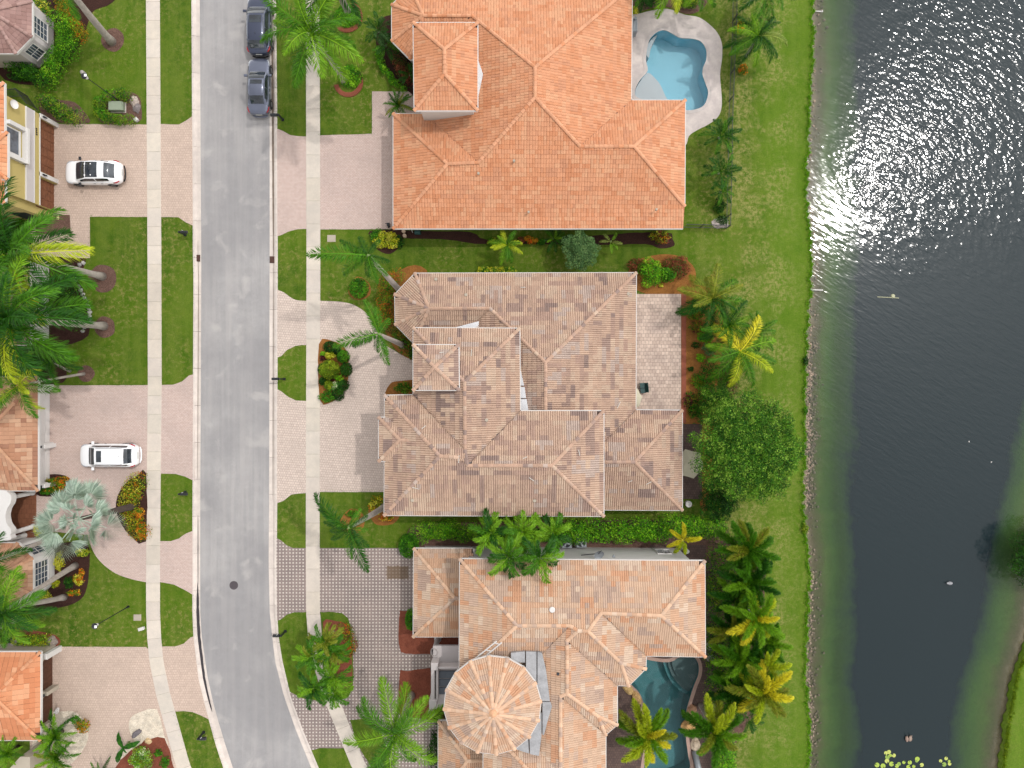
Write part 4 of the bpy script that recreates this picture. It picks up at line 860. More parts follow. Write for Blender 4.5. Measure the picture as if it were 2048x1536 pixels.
# small dry twigs lying on the roof
tw = MB()
for (x, y, he, (A_, B_)) in [(1046, 575, 3.1, N1), (884, 705, 8.05, ((827, 690), (917, 690))), (1237, 810, 3.1, E1), (1063, 958, 6.3, S2), (1260, 962, 3.1, ((1364, 1020), (1165, 1019))), (1298, 965, 3.1, ((1364, 1020), (1165, 1019))), (943, 707, 6.3, ((827, 656), (1039, 657))), (832, 976, 6.3, S2), (918, 918, 6.3, S2), (1050, 915, 6.3, ((1040, 822), (1207, 822))), (1158, 905, 6.3, ((1207, 822), (1207, 1032))), (848, 854, 6.3, ((769, 1030), (770, 791)))]:
    p = on_roof(x, y, he, A_, B_); a = random.uniform(0, PI); l = random.uniform(.15, .3)
    tw.beam((p[0]-b_[0]-math.cos(a)*l, p[1]-b_[1]-math.sin(a)*l, p[2]+.16), (p[0]-b_[0]+math.cos(a)*l, p[1]-b_[1]+math.sin(a)*l, p[2]+.16), .05, .02)
tw.build('fallen_twigs', M['offwhite'], HB, kind='stuff')
# ---- C: two storey house with the round turret
c_ = W(1120, 1300); HC = empty('house', (c_[0], c_[1], 0), label='two storey house with round conical turret roof and peach tiles', cat='house')
RCC = A(234, 194, 162)
FC1 = [((828, 1097), (827, 1273), [(828, 1097), (827, 1273), (910, 1196)]), ((828, 1097), (945, 1097), [(828, 1097), (945, 1097), (960, 1196), (910, 1196)]),
       ((827, 1273), (960, 1273), [(827, 1273), (960, 1273), (960, 1196), (910, 1196)])]
roof(HC, 3.1, FC1, PALC, 'tileC', ridgecol=RCC, name='garage_roof')
FC3 = [((877, 1442), (877, 1600), [(877, 1442), (877, 1600), (935, 1521)]), ((877, 1442), (1010, 1442), [(877, 1442), (1010, 1442), (1010, 1521), (935, 1521)]),
       ((877, 1600), (1010, 1600), [(877, 1600), (1010, 1600), (1010, 1521), (935, 1521)])]
roof(HC, 3.1, FC3, PALC, 'tileC', ridgecol=RCC, name='side_roof')
FC2 = [((920, 1118), (1409, 1122), [(920, 1118), (1409, 1122), (1322, 1231), (1202, 1226), (1176, 1262), (1156, 1261), (1140, 1251), (1034, 1251)]),
       ((919, 1358), (920, 1118), [(919, 1358), (920, 1118), (1034, 1251)]), ((1409, 1122), (1410, 1313), [(1409, 1122), (1410, 1313), (1322, 1231)]),
       ((1410, 1313), (1292, 1311), [(1410, 1313), (1292, 1311), (1202, 1226), (1322, 1231)]),
       ((1292, 1311), (1291, 1337), [(1292, 1311), (1291, 1337), (1242, 1326), (1176, 1262), (1202, 1226)]),
       ((1291, 1337), (1257, 1371), [(1291, 1337), (1257, 1371), (1242, 1326)]),
       ((1257, 1371), (1234, 1370), [(1257, 1371), (1234, 1370), (1134, 1281), (1156, 1261), (1176, 1262), (1242, 1326)]),
       ((1234, 1370), (1234, 1449), [(1234, 1370), (1234, 1449), (1196, 1432), (1134, 1387), (1134, 1281)]),
       ((1234, 1449), (1211, 1469), [(1234, 1449), (1211, 1469), (1196, 1432)]),
       ((1211, 1469), (1200, 1469), [(1211, 1469), (1121, 1392), (1134, 1387), (1196, 1432)]),
       ((1211, 1469), (1211, 1640), [(1211, 1469), (1211, 1640), (1121, 1640), (1121, 1392)]),
       ((919, 1358), (1034, 1358), [(919, 1358), (1034, 1358), (1140, 1251), (1034, 1251)]),
       ((1034, 1358), (1034, 1640), [(1034, 1358), (1034, 1640), (1121, 1640), (1121, 1392), (1134, 1387), (1134, 1281), (1156, 1261), (1140, 1251)])]
roof(HC, 6.3, FC2, PALC, 'tileC', ridgecol=RCC, name='upper_roof')
roof(HC, 6.32, [((967, 1445), (967, 1640), [(967, 1445), (967, 1640), (1062, 1640), (1062, 1545)]), ((967, 1445), (1120, 1445), [(967, 1445), (1120, 1445), (1120, 1545), (1062, 1545)])], PALC, 'tileC', ridgecol=RCC, name='rear_roof')
OC2 = [(920, 1118), (1409, 1122), (1410, 1313), (1292, 1311), (1291, 1337), (1257, 1371), (1234, 1370), (1234, 1449), (1211, 1469), (1211, 1640), (967, 1640), (967, 1445), (1034, 1400), (1034, 1358), (919, 1358)]
_, WC2 = walls(HC, OC2, -.02, 6.22, 'white', he=6.3, inn=.5); soffit(HC, OC2, 6.3)
OC1 = [(828, 1097), (950, 1097), (950, 1273), (827, 1273)]; _, WC1 = walls(HC, OC1, -.02, 3.02, 'pinkwhite', he=3.1, inn=.5, name='garage_wall'); soffit(HC, OC1, 3.1)
walls(HC, [(877, 1442), (1010, 1442), (1010, 1620), (877, 1620)], -.02, 3.02, 'pinkwhite', he=3.1, inn=.5, name='side_wall')
for a, b in zip(WC1, WC1[1:]+WC1[:1]):
    if abs(a[0]-b[0]) < .3 and a[0] < W(860, 0)[0]: garage(HC, a, b, .1, .9, 2.3)
for a, b in zip(WC2, WC2[1:]+WC2[:1]):
    L = math.hypot(a[0]-b[0], a[1]-b[1])
    if L > 5 and min(a[0], b[0]) > W(1150, 0)[0]-1 and a[1] < W(0, 1150)[1]: window(HC, a, b, .3, .7, 3.9, 5.3, 3, 2); window(HC, a, b, .25, .75, .3, 2.4, 4, 1)
# turret
tc = (985, 1410); th = 7.75; R_ = 97; NT = 16; apex = (986, 1428)
tv = [(round(tc[0]+R_*math.cos(2*PI*(k+.2)/NT), 1), round(tc[1]-(R_+1)*math.sin(2*PI*(k+.2)/NT), 1)) for k in range(NT)]
roof(HC, th, [(tv[k], tv[(k+1) % NT], [tv[k], tv[(k+1) % NT], apex]) for k in range(NT)], PALC, 'tileC', pitch=.41, ridgecol=RCC, name='turret_roof')
walls(HC, tv, -.02, 7.66, 'pinkwhite', name='turret_wall', he=th, inn=.4); soffit(HC, tv, th)
mb = MB(); ax = W(*apex, 9.3); mb.lathe(ax[0]-c_[0], ax[1]-c_[1], [(.3, 9.05), (.27, 9.3), (.15, 9.42), (.05, 9.52), (.0, 9.54)], 14, (1, 1, 1)); mb.build('finial', simple('finial_clay', A(234, 180, 140), .8), HC)
W3 = ((1034, 1358), (1034, 1640))
for i, pts in enumerate([[(1022, 1306), (1050, 1303), (1050, 1325), (1022, 1325)], [(1052, 1303), (1073, 1304), (1073, 1400), (1052, 1345)], [(1075, 1304), (1084, 1306), (1092, 1340), (1100, 1402), (1075, 1402)],
                        [(1079, 1404), (1101, 1404), (1104, 1413), (1098, 1432), (1088, 1470), (1085, 1470), (1085, 1404)], [(1058, 1448), (1083, 1425), (1083, 1472), (1078, 1512), (1060, 1508)], [(1030, 1497), (1056, 1470), (1058, 1507), (1036, 1500)]]):
    v = []; o = HC.location; mb = MB()
    for p in pts: zz = 7.5-.02*i; v.append((*W(*p, zz), zz))
    n = len(v); mb.add([(p[0]-o.x, p[1]-o.y, p[2]) for p in v]+[(p[0]-o.x, p[1]-o.y, 6.2) for p in v], [tuple(range(n))]+[(i_, n+i_, n+(i_+1) % n, (i_+1) % n) for i_ in range(n)]); mb.build('flat_roof_panel', M['membrane'], HC)
# conduit with brackets beside the turret
mb = MB(); p0 = W(949, 1317, 7.0); p1 = W(993, 1281, 7.7); q0 = W(962, 1318, 7.0); q1 = W(1003, 1284, 7.7)
for a, b in ((p0, p1), (q0, q1)): mb.tube([(a[0]-c_[0], a[1]-c_[1], 7.15), (b[0]-c_[0], b[1]-c_[1], 7.85)], .055, 6)
for t in (.1, .5, .9): mb.tube([(p0[0]+(p1[0]-p0[0])*t-c_[0], p0[1]+(p1[1]-p0[1])*t-c_[1], 7.1+.7*t), (q0[0]+(q1[0]-q0[0])*t-c_[0], q0[1]+(q1[1]-q0[1])*t-c_[1], 7.1+.7*t)], .04, 6)
mb.build('roof_conduit', M['white'], HC)
for x, y, A_, B_ in ((1104, 1218, (920, 1118), (1409, 1122)),): vent(HC, on_roof(x, y, 6.3, A_, B_), .15, .2, 'white')
vent(HC, on_roof(1116, 1347, 6.3, *W3), .08, .1, 'darkmetal')
# entrance portico with balcony
mb = MB(); o = HC.location
def lb(px0, py0, px1, py1, h, z0, z1, mbx):
    x0, y1 = W(px0, py0, h); x1, y0 = W(px1, py1, h); mbx.bbox(x0-o.x, x1-o.x, y0-o.y, y1-o.y, z0, z1, .03)
bp = MB(); lb(862, 1334, 930, 1418, 3.4, 3.1, 3.4, bp); bp.build('balcony_slab', M['pinkwhite'], HC)
bp = MB(); lb(862, 1334, 930, 1338, 4.3, 3.4, 4.3, bp); lb(862, 1326, 876, 1341, 4.4, 3.4, 4.42, bp); lb(858, 1400, 873, 1418, 4.4, 0, 4.42, bp); lb(862, 1340, 869, 1402, 4.3, 3.4, 4.3, bp); lb(872, 1334, 876, 1402, 4.2, 3.4, 4.2, bp); lb(876, 1334, 926, 1337, 4.2, 3.4, 4.2, bp)
bp.build('parapet', M['pinkwhite'], HC)
bp = MB(); lb(866, 1292, 930, 1326, 3.0, 2.7, 3.0, bp); bp.build('entry_canopy', M['pinkwhite'], HC)
bp = MB()
for i in range(9): x, y = W(878+i*5.2, 1330, 3.6); bp.lathe(x-o.x, y-o.y, [(.05, 3.4), (.085, 3.55), (.045, 3.75), (.08, 3.95), (.05, 4.2)], 8)
for i in range(9): x, y = W(871, 1346+i*6, 3.6); bp.lathe(x-o.x, y-o.y, [(.05, 3.4), (.085, 3.55), (.045, 3.75), (.08, 3.95), (.05, 4.2)], 8)
bp.build('balusters', M['offwhite'], HC, kind='stuff')
for i in range(3):
    bp = MB(); lb(878, 1342+i*16.3, 930, 1356.5+i*16.3, 3.5, 3.4, 3.5, bp); bp.build('balcony_panel', M['darkmetal'] if i == 9 else simple('slate_panel', A(110, 118, 128), .7, .2), HC)
for (px, py) in ((872, 1290), (872, 1322), (866, 1410)):
    bp = MB(); x, y = W(px, py, 1.5); bp.lathe(x-o.x, y-o.y, [(.3, 0), (.3, .15), (.22, .2), (.2, 2.6), (.28, 2.75), (.28, 3.1)], 16); bp.build('column', M['pinkwhite'], HC)
# north wall: lamps, arch opening, pipes
NW = [(a, b) for a, b in zip(WC2, WC2[1:]+WC2[:1]) if abs(a[1]-b[1]) < .6 and abs(a[0]-b[0]) > 12 and a[1] > W(0, 1150, 6)[1]][0]
window(HC, NW[0], NW[1], .06, .12, .9, 2.1, 2, 2)
# ---- west side houses (mostly outside the frame)
TW_ = (.33, .36, 1)
def wallE(house, x, y0, y1, z0, z1, th, mat, name='wall', holes=()):
    """wall running along Y with its outer face at world x (facing +X); holes are (ya, yb, za, zb)"""
    o = house.location; mb = MB(); ys = sorted({y0, y1, *[h[0] for h in holes], *[h[1] for h in holes]}); zs = sorted({z0, z1, *[h[2] for h in holes], *[h[3] for h in holes]})
    for i in range(len(ys)-1):
        for j in range(len(zs)-1):
            ym, zm = (ys[i]+ys[i+1])/2, (zs[j]+zs[j+1])/2
            if any(h[0] < ym < h[1] and h[2] < zm < h[3] for h in holes): continue
            mb.box(x-th-o.x, x-o.x, ys[i]-o.y, ys[i+1]-o.y, zs[j]-o.z, zs[j+1]-o.z)
    return mb.build(name, M[mat], house)
def ring_arch(house, x, y0, y1, ztop, th, spring, mat, name='arch', n=14):
    """spandrel filling the corners above an arched opening in a wall facing +X"""
    o = house.location; mb = MB(); r = (y1-y0)/2; yc = (y0+y1)/2
    for s_ in (-1, 1):
        arc = [(yc+s_*r*math.cos(a), spring+(ztop-spring)*math.sin(a)) for a in [PI/2*k/n for k in range(n+1)]]
        for i in range(n):
            (ya_, za_), (yb_, zb_) = arc[i], arc[i+1]
            v = [(xx-o.x, yy-o.y, zz) for xx in (x-th, x) for yy, zz in ((ya_, za_), (yb_, zb_), (yb_, ztop+.001), (ya_, ztop+.001))]
            mb.add(v, [(0, 1, 2, 3), (7, 6, 5, 4), (0, 4, 5, 1), (1, 5, 6, 2), (3, 2, 6, 7)])
    return mb.build(name, M[mat], house)
# H1 dusky roofed bay house, top left corner
h1 = W(20, 60); H1 = empty('house', (h1[0], h1[1], 0), label='house corner with dusky pink roof and arched bay window, top left', cat='house')
ap = (-19, 22)
FH1 = [((64, 3), (64, 74), [(64, 3), (64, 74), ap]), ((64, 74), (32, 107), [(64, 74), (32, 107), ap]), ((32, 107), (-160, 107), [(32, 107), (-160, 107), (-160, 22), ap]), ((64, 3), (32, -30), [(64, 3), (32, -30), ap]),
       ((32, -30), (-160, -30), [(32, -30), (-160, -30), (-160, 22), ap])]
roof(H1, 3.0, FH1, PALP, 'tileC', ridgecol=A(186, 152, 144), tile=TW_, rise=.015, lift=.03)
OH1 = [(64, 3), (64, 74), (32, 107), (-160, 107), (-160, -30), (32, -30)]
_, WH1 = walls(H1, OH1, -.02, 2.92, 'pinkwhite', he=3.0, inn=.22); soffit(H1, OH1, 3.0)
def facing(WP, n):
    best = None
    for i in range(len(WP)):
        a, b = np.array(WP[i]), np.array(WP[(i+1) % len(WP)]); d = (b-a)/np.linalg.norm(b-a); m_ = np.array((d[1], -d[0])); s_ = m_.dot(np.array(n)/np.linalg.norm(n))
        if best is None or s_ > best[0]+.01: best = (s_, a, b)
    return best[1], best[2]
a, b = facing(WH1, (1, 0)); window(H1, a, b, .2, .72, .9, 2.55, 3, 4); a, b = facing(WH1, (1, -1)); window(H1, a, b, .25, .8, .8, 2.3, 4, 2)
# H2 yellow two storey house
h2 = W(60, 320); H2 = empty('house', (h2[0], h2[1], 0), label='yellow two storey house with brown wooden garage doors', cat='house')
FH2 = [((8, 166), (10, 407), [(8, 166), (10, 407), (-110, 300), (-110, 270)]), ((8, 166), (-240, 166), [(8, 166), (-240, 166), (-240, 270), (-110, 270)]), ((10, 407), (-240, 407), [(10, 407), (-240, 407), (-240, 300), (-110, 300)])]
roof(H2, 6.2, FH2, PALO, 'tileA', tile=TW_, rise=.03, lift=.035, ridgecol=A(232, 168, 130))
roof(H2, 6.3, [((15, 265), (15, 359), [(15, 265), (15, 359), (-40, 312)]), ((15, 265), (-90, 265), [(15, 265), (-90, 265), (-90, 312), (-40, 312)]), ((15, 359), (-90, 359), [(15, 359), (-90, 359), (-90, 312), (-40, 312)])], PALO, 'tileA', tile=TW_, rise=.03, lift=.035, name='front_roof')
xg = W(115, 0)[0]; yt = W(0, 249)[1]; yb_ = W(0, 424)[1]
dy = lambda p: W(0, p)[1]
wallE(H2, xg, yb_, yt, 0, 6.1, .35, 'yellow', holes=[(dy(358), dy(254), -.1, 2.2), (yb_+.02, dy(369), -.1, 2.2)])
wallE(H2, xg+.06, yb_, yt, 3.0, 3.85, .06, 'pinkwhite', 'band')
wallE(H2, xg+.09, yb_, yt, 3.85, 3.93, .09, 'white', 'band_moulding'); wallE(H2, xg+.09, yb_, yt, 2.92, 3.0, .09, 'white', 'band_moulding'); wallE(H2, xg+.05, yb_, yt, 2.2, 2.3, .05, 'white', 'lintel_trim')
o = H2.location
mb = MB(); mb.box(-12-o.x+xg, -.35-o.x+xg, dy(412)-o.y, yt-.4-o.y, -.02, 6.1); mb.build('rear_wall', M['yellow'], H2)
for nm, p0, p1 in (('garage_door', 358, 254), ('garage_door', 426, 369)):
    mb = MB(); x = xg-.3-o.x; y0, y1 = dy(p0)-o.y, dy(p1)-o.y; mb.box(x-.05, x, y0, y1, 0, 2.2)
    nr, ncl = 5, max(3, int((y1-y0)/.62))
    for r_ in range(nr):
        for c in range(ncl): mb.bbox(x, x+.035, y0+(y1-y0)*(c+.06)/ncl, y0+(y1-y0)*(c+.94)/ncl, 2.2*(r_+.07)/nr, 2.2*(r_+.93)/nr, .008)
    mb.build(nm, M['wood'], H2)
for yy in (251.5, 363.5):
    mb = MB(); y = dy(yy)-o.y; mb.bbox(xg-.02-o.x, xg+.10-o.x, y-.17, y+.17, 0, 2.3, .02); mb.build('door_pilaster', M['white'], H2)
    mb = MB(); mb.box(xg+.1-o.x, xg+.24-o.x, y-.05, y+.05, 1.75, 2.05); mb.cyl(xg+.2-o.x, y, 1.6, 1.75, .03, 8, .07); mb.build('wall_lamp', M['black'], H2)
# window with deep white surround
y0, y1 = dy(352), dy(300)
mb = MB(); X = xg-o.x
for (a_0, a_1, z0, z1, dp) in ((y0-.3, y0, 4.1, 6.05, .32), (y1, y1+.3, 4.1, 6.05, .32), (y0-.3, y1+.3, 4.0, 4.3, .42)): mb.bbox(X, X+dp, a_0-o.y, a_1-o.y, z0, z1, .02)
mb.build('window_surround', M['white'], H2)
mb = MB(); mb.box(X, X+.06, y0+.1-o.y, y0+.2-o.y, 4.6, 6.0); mb.box(X, X+.06, y1-.2-o.y, y1-.1-o.y, 4.6, 6.0); mb.box(X, X+.1, y0+.1-o.y, y1-.1-o.y, 4.55, 4.7); fr = mb.build('window', M['white'], H2)
mb = MB(); mb.box(X, X+.03, y0+.2-o.y, y1-.2-o.y, 4.7, 6.0); mb.build('pane', M['winglass'], fr)
# house number: four dark digits beside the garage, too small to read in the photograph
fc = bpy.data.curves.new('house_number', 'FONT'); fc.body = '6449'; fc.size = .30; fc.extrude = .01; fc.align_x = 'CENTER'
to = bpy.data.objects.new('tmp', fc); COL.objects.link(to); dg = bpy.context.evaluated_depsgraph_get(); tm = bpy.data.meshes.new_from_object(to.evaluated_get(dg)); bpy.data.objects.remove(to); tm.materials.clear(); tm.materials.append(M['black'])
nb = link('house_number', tm, H2, (X+.02, dy(285.5)-o.y, 2.52), (PI/2, 0, PI/2))
# downspout
mb = MB(); mb.lathe(0, 0, [(0, .02), (.2, .05), (.32, .12), (.34, .16)], 18); dsh = mb.build('satellite_dish', M['white'], H2, smooth=True); dsh.location = (X+.15, dy(249+12)-o.y, 5.5); dsh.rotation_euler = (0, PI/2.4, 0)
# entry to the south; recess shade put into a flat black panel
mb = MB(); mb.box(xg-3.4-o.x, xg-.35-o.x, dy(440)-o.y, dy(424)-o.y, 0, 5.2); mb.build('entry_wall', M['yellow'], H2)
mb = MB(); mb.box(xg-2.3-o.x, xg-.9-o.x, dy(440)-.03-o.y, dy(440)-o.y, 0, 2.6); mb.build('entry_shade_panel', M['black'], H2)
# H3 low wing hidden under the palms
h3 = W(30, 590); H3 = empty('house', (h3[0], h3[1], 0), label='low pink roofed house wing half hidden under the left palm crowns', cat='house')
FH3 = [((60, 500), (60, 690), [(60, 500), (60, 690), (-40, 595)]), ((60, 500), (-160, 500), [(60, 500), (-160, 500), (-160, 595), (-40, 595)]), ((60, 690), (-160, 690), [(60, 690), (-160, 690), (-160, 595), (-40, 595)])]
roof(H3, 3.0, FH3, PALP, 'tileC', tile=TW_, rise=.02, lift=.03); _, WH3 = walls(H3, [(60, 500), (60, 690), (-160, 690), (-160, 500)], -.02, 2.92, 'pinkwhite', he=3.0, inn=.45); soffit(H3, [(60, 500), (60, 690), (-160, 690), (-160, 500)], 3.0)
a, b = facing(WH3, (1, 0)); window(H3, a, b, .4, .62, .6, 2.2, 2, 2)
# H4 white arched garage house
h4 = W(50, 870); H4 = empty('house', (h4[0], h4[1], 0), label='house with brown tiled roof and white arched double garage front', cat='house')
FH4 = [((76, 754), (76, 981), [(76, 754), (76, 981), (-28, 868)]), ((76, 754), (-200, 754), [(76, 754), (-200, 754), (-200, 868), (-28, 868)]), ((76, 981), (-200, 981), [(76, 981), (-200, 981), (-200, 868), (-28, 868)])]
roof(H4, 3.0, FH4, PALW, 'tileC', tile=TW_, rise=.025, lift=.03, ridgecol=A(214, 164, 130))
def arch_garage(Hs, xpx, ytop, ybot, openings, wallmat, doormat, ztop=2.4, pil=None, panel=False):
    x = W(xpx, 0)[0]; o = Hs.location; y1, y0 = dy(ytop), dy(ybot)
    wallE(Hs, x, y0, y1, 0, 2.85, .35, wallmat, holes=[(dy(b_), dy(a_), -.1, ztop) for a_, b_ in openings])
    mb = MB(); mb.box(x-9-o.x, x-.75-o.x, y0+.2-o.y, y1-.2-o.y, -.02, 2.85); mb.build('rear_wall', M[wallmat], Hs)
    for a_, b_ in openings:
        ring_arch(Hs, x, dy(b_), dy(a_), ztop, .35, ztop*.42, wallmat); mb = MB(); mb.box(x-.4-o.x, x-.33-o.x, dy(b_)-o.y, dy(a_)-o.y, 0, 2.4)
        ncl = 6
        for r_ in range(4):
            for c in range(ncl): yA = dy(b_)-o.y; yB = dy(a_)-o.y; mb.bbox(x-.33-o.x, x-.31-o.x, yA+(yB-yA)*(c+.06)/ncl, yA+(yB-yA)*(c+.94)/ncl, .6*(r_+.07), .6*(r_+.93), .006)
        mb.build('garage_door', M[doormat], Hs)
    for yy in pil or ():
        mb = MB(); y = dy(yy)-o.y; mb.bbox(x-.02-o.x, x+.22-o.x, y-.16, y+.16, 0, 1.5, .03); mb.build('pilaster', M[wallmat], Hs)
        mb = MB(); mb.box(x+.01-o.x, x+.16-o.x, y-.09, y+.09, 1.7, 1.95); mb.cyl(x+.12-o.x, y, 1.95, 2.1, .11, 8, .02); mb.build('wall_lamp', M['darkmetal'], Hs)
arch_garage(H4, 107.5, 769, 970, [(780, 884), (896, 962)], 'white', 'white', pil=(890, 967))
soffit(H4, [(76, 754), (76, 981), (-200, 981), (-200, 754)], 3.0)
# H5 white portico and bay house
h5 = W(40, 1130); H5 = empty('house', (h5[0], h5[1], 0), label='white house with rounded portico columns and bay windows behind the silver palm', cat='house')
ap5 = (-14, 1158)
FH5 = [((4, 1086), (36, 1086), [(4, 1086), (36, 1086), ap5]), ((36, 1086), (66, 1116), [(36, 1086), (66, 1116), ap5]), ((66, 1116), (66, 1188), [(66, 1116), (66, 1188), ap5]), ((66, 1188), (34, 1222), [(66, 1188), (34, 1222), ap5]), ((34, 1222), (-160, 1222), [(34, 1222), (-160, 1222), (-160, 1158), ap5]),
       ((4, 1086), (-160, 1086), [(4, 1086), (-160, 1086), (-160, 1158), ap5])]
roof(H5, 3.0, FH5, PALW, 'tileC', tile=TW_, rise=.025, lift=.03, ridgecol=A(214, 164, 130))
OH5 = [(36, 1086), (66, 1116), (66, 1188), (34, 1222), (-160, 1222), (-160, 1086)]
_, WH5 = walls(H5, OH5, -.02, 2.92, 'white', he=3.0, inn=.22); soffit(H5, OH5, 3.0)
a, b = facing(WH5, (1, 0)); window(H5, a, b, .12, .82, .95, 2.5, 4, 4)
a, b = facing(WH5, (1, 1)); window(H5, a, b, .15, .85, .95, 2.4, 4, 2); a, b = facing(WH5, (1, -1)); window(H5, a, b, .2, .8, .95, 2.4, 3, 2)
o = H5.location
for k, (px, py, zt) in enumerate(((66, 985, 2.9), (67, 1053, 2.9), (50, 1070, 2.4))):
    x, y = W(px, py, 0); mb = MB(); mb.lathe(x-o.x, y-o.y, [(.24, 0), (.24, .12), (.19, .18), (.17, zt-.25), (.23, zt-.12), (.25, zt)], 18); mb.build('column', M['white'], H5, smooth=True)
mb = MB(); arc = smooth_poly([(-140, 975), (0, 980), (14, 984), (22, 992), (21, 1006), (14, 1018), (11, 1032), (14, 1048), (22, 1060), (20, 1070), (8, 1082), (-140, 1086)], 4)
poly_mesh(mb, [(p[0]-o.x, p[1]-o.y) for p in Wl(arc, 3.3)], z=3.3, thick=.6); mb.build('portico_slab', M['white'], H5)
mb = MB(); mb.box(W(-60, 0)[0]-o.x, W(12, 0)[0]-o.x, dy(1080)-o.y, dy(985)-o.y, -.02, 2.7); mb.build('front_wall', M['white'], H5)
# H6 orange roofed house, bottom left
h6 = W(40, 1390); H6 = empty('house', (h6[0], h6[1], 0), label='tan house with smooth orange roof and two arched brown garage doors', cat='house')
FH6 = [((81, 1304), (81, 1480), [(81, 1304), (81, 1480), (-6, 1398), (-6, 1386)]), ((81, 1304), (-200, 1304), [(81, 1304), (-200, 1304), (-200, 1386), (-6, 1386)]), ((81, 1480), (-200, 1480), [(81, 1480), (-200, 1480), (-200, 1398), (-6, 1398)])]
roof(H6, 3.0, FH6, PALO, 'tileA', tile=(.40, .38, 1), rise=.012, lift=.02, ridgecol=A(234, 168, 126))
arch_garage(H6, 113, 1293, 1442, [(1304, 1369), (1376, 1434)], 'tan', 'darkwood', ztop=2.55, pil=(1372.5,))
soffit(H6, [(81, 1304), (81, 1480), (-200, 1480), (-200, 1304)], 3.0)
o = H6.location
mb = MB(); x0 = W(-120, 0)[0]-o.x; x1 = W(112, 0)[0]-o.x; mb.bbox(x0, x1, dy(1292.5)-o.y-.02, dy(1288)-o.y, 0, 2.75, .03); mb.build('side_wall', M['tan'], H6)
mb = MB(); x, y = W(120, 1296); mb.bbox(x-.2-o.x, x+.15-o.x, y-.25-o.y, y+.2-o.y, 0, 1.9, .04); mb.build('buttress', M['white'], H6)
mb = MB(); P = Wl([(20, 1536), (40, 1514), (60, 1514), (60, 1600), (20, 1600)], 3.3); poly_mesh(mb, [(p[0]-o.x, p[1]-o.y) for p in P], z=3.3, thick=3.2); mb.build('entry_block', M['tan'], H6)
# ------------------------------------------------------------------ street furniture and small things
def mailbox(px, py, sg, label):
    x, y = W(px, py); r = empty('mailbox', (x, y, 0), label=label, cat='mailbox', group='black mailboxes along the street')
    mb = MB(); mb.bbox(-.06, .06, -.06, .06, 0, 1.25, .015); mb.box(-.1, .1, -.1, .1, 0, .12); mb.build('post', M['black'], r)
    mb = MB(); mb.box(min(0, sg*.5), max(0, sg*.5), -.035, .035, .93, 1.0); mb.build('arm', M['black'], r)
    mb = MB(); n = 8; pts = [(-.11, 1.02), (.11, 1.02)]+[(.11*math.cos(PI*k/n), 1.17+.1*math.sin(PI*k/n)) for k in range(n+1)]
    xs = (sg*.12, sg*.66); v = [(xx, p[0], p[1]) for xx in xs for p in pts]; k = len(pts)
    mb.add(v, [(i, (i+1) % k, k+(i+1) % k, k+i) for i in range(k)]+[tuple(range(k)), tuple(range(k, 2*k))]); mb.build('box', M['black'], r)
    mb = MB(); mb.box(sg*.3-.012, sg*.3+.012, .115, .135, 1.1, 1.32); mb.build('flag', M['attr'], r)
E_ = -1
mailbox(566, 240, -1, 'black mailbox just below the parked silver sedan'); mailbox(569, 758, -1, 'black mailbox on the half round grass verge opposite the round planting island')
mailbox(571, 1262, -1, 'black mailbox beside the kerb near the row of small palms on the lawn island'); mailbox(371, 470, 1, 'black mailbox on the west verge below the white coupe driveway')
mailbox(371, 984, 1, 'black mailbox on the small west verge beside the orange flower bed'); mailbox(408, 1464, 1, 'black mailbox on the curving west verge at the bottom of the street')
def lamp(px, py, label):
    x, y = W(px, py); r = empty('lamp_post', (x, y, 0), label=label, cat='street lamp', group='slim lamp posts on the west lawns')
    mb = MB(); mb.lathe(0, 0, [(.1, 0), (.1, .2), (.05, .35), (.035, 1.2), (.028, 4.2), (.07, 4.3), (.07, 4.36)], 10); mb.build('pole', M['black'], r, smooth=True)
    mb = MB(); mb.lathe(0, 0, [(.07, 4.36), (.13, 4.5), (.15, 4.8), (.0, 4.81)], 8); mb.build('lantern', M['white'], r)
    mb = MB(); mb.lathe(0, 0, [(.25, 4.8), (.2, 4.88), (.08, 4.98), (.02, 5.08), (0, 5.09)], 8); mb.build('cap', M['black'], r)
    mb = MB(); mb.bbox(-.05, .24, -.09, .09, 4.9, 4.96, .01); mb.build('shade', M['attr'], r)
lamp(238, 202, 'slim lamp post rising out of the hedge round the utility box'); lamp(257, 1213, 'slim lamp post on the open lawn above the arched garage house')
def single(name, mb, mat, label, cat, group=None, loc=None, smooth=False):
    o = mb.build(name, mat, None, smooth=smooth, label=label, cat=cat, group=group)
    if loc: o.location = loc
    return o
mb = MB(); mb.cyl(0, 0, -.02, .012, .31, 28); mb.lathe(0, 0, [(.36, -.02), (.36, .008), (.31, .008)], 28)
for k in range(-4, 5): mb.box(-.22, .22, k*.055-.012, k*.055+.012, .012, .018)
zx, zy = W(467, 1171); single('manhole_cover', mb, M['iron'], 'round dark manhole cover set in the street', 'manhole cover', loc=(zx, zy, -.062))
def drain(px, py, label):
    x, y = W(px, py); r = empty('storm_drain', (x, y, -.07), label=label, cat='storm drain', group='rusty storm drain grates'); mb = MB(); mb.box(-.26, .26, -.28, .28, -.05, .0); mb.build('frame', simple('drain_frame', A(70, 54, 50), .8, .2), r)
    mb = MB()
    for k in range(9): mb.box(-.24, .24, -.24+k*.058, -.24+k*.058+.03, 0, .02)
    mb.build('grate', simple('drain_grate', A(112, 76, 64), .8, .3), r, kind='stuff')
drain(393, 516, 'rusty storm drain grate in the west gutter'); drain(545, 519, 'rusty storm drain grate in the east gutter')
x, y = W(238, 216); r = empty('utility_box', (x, y, 0), label='pale green transformer box enclosed by the clipped hedge', cat='utility box')
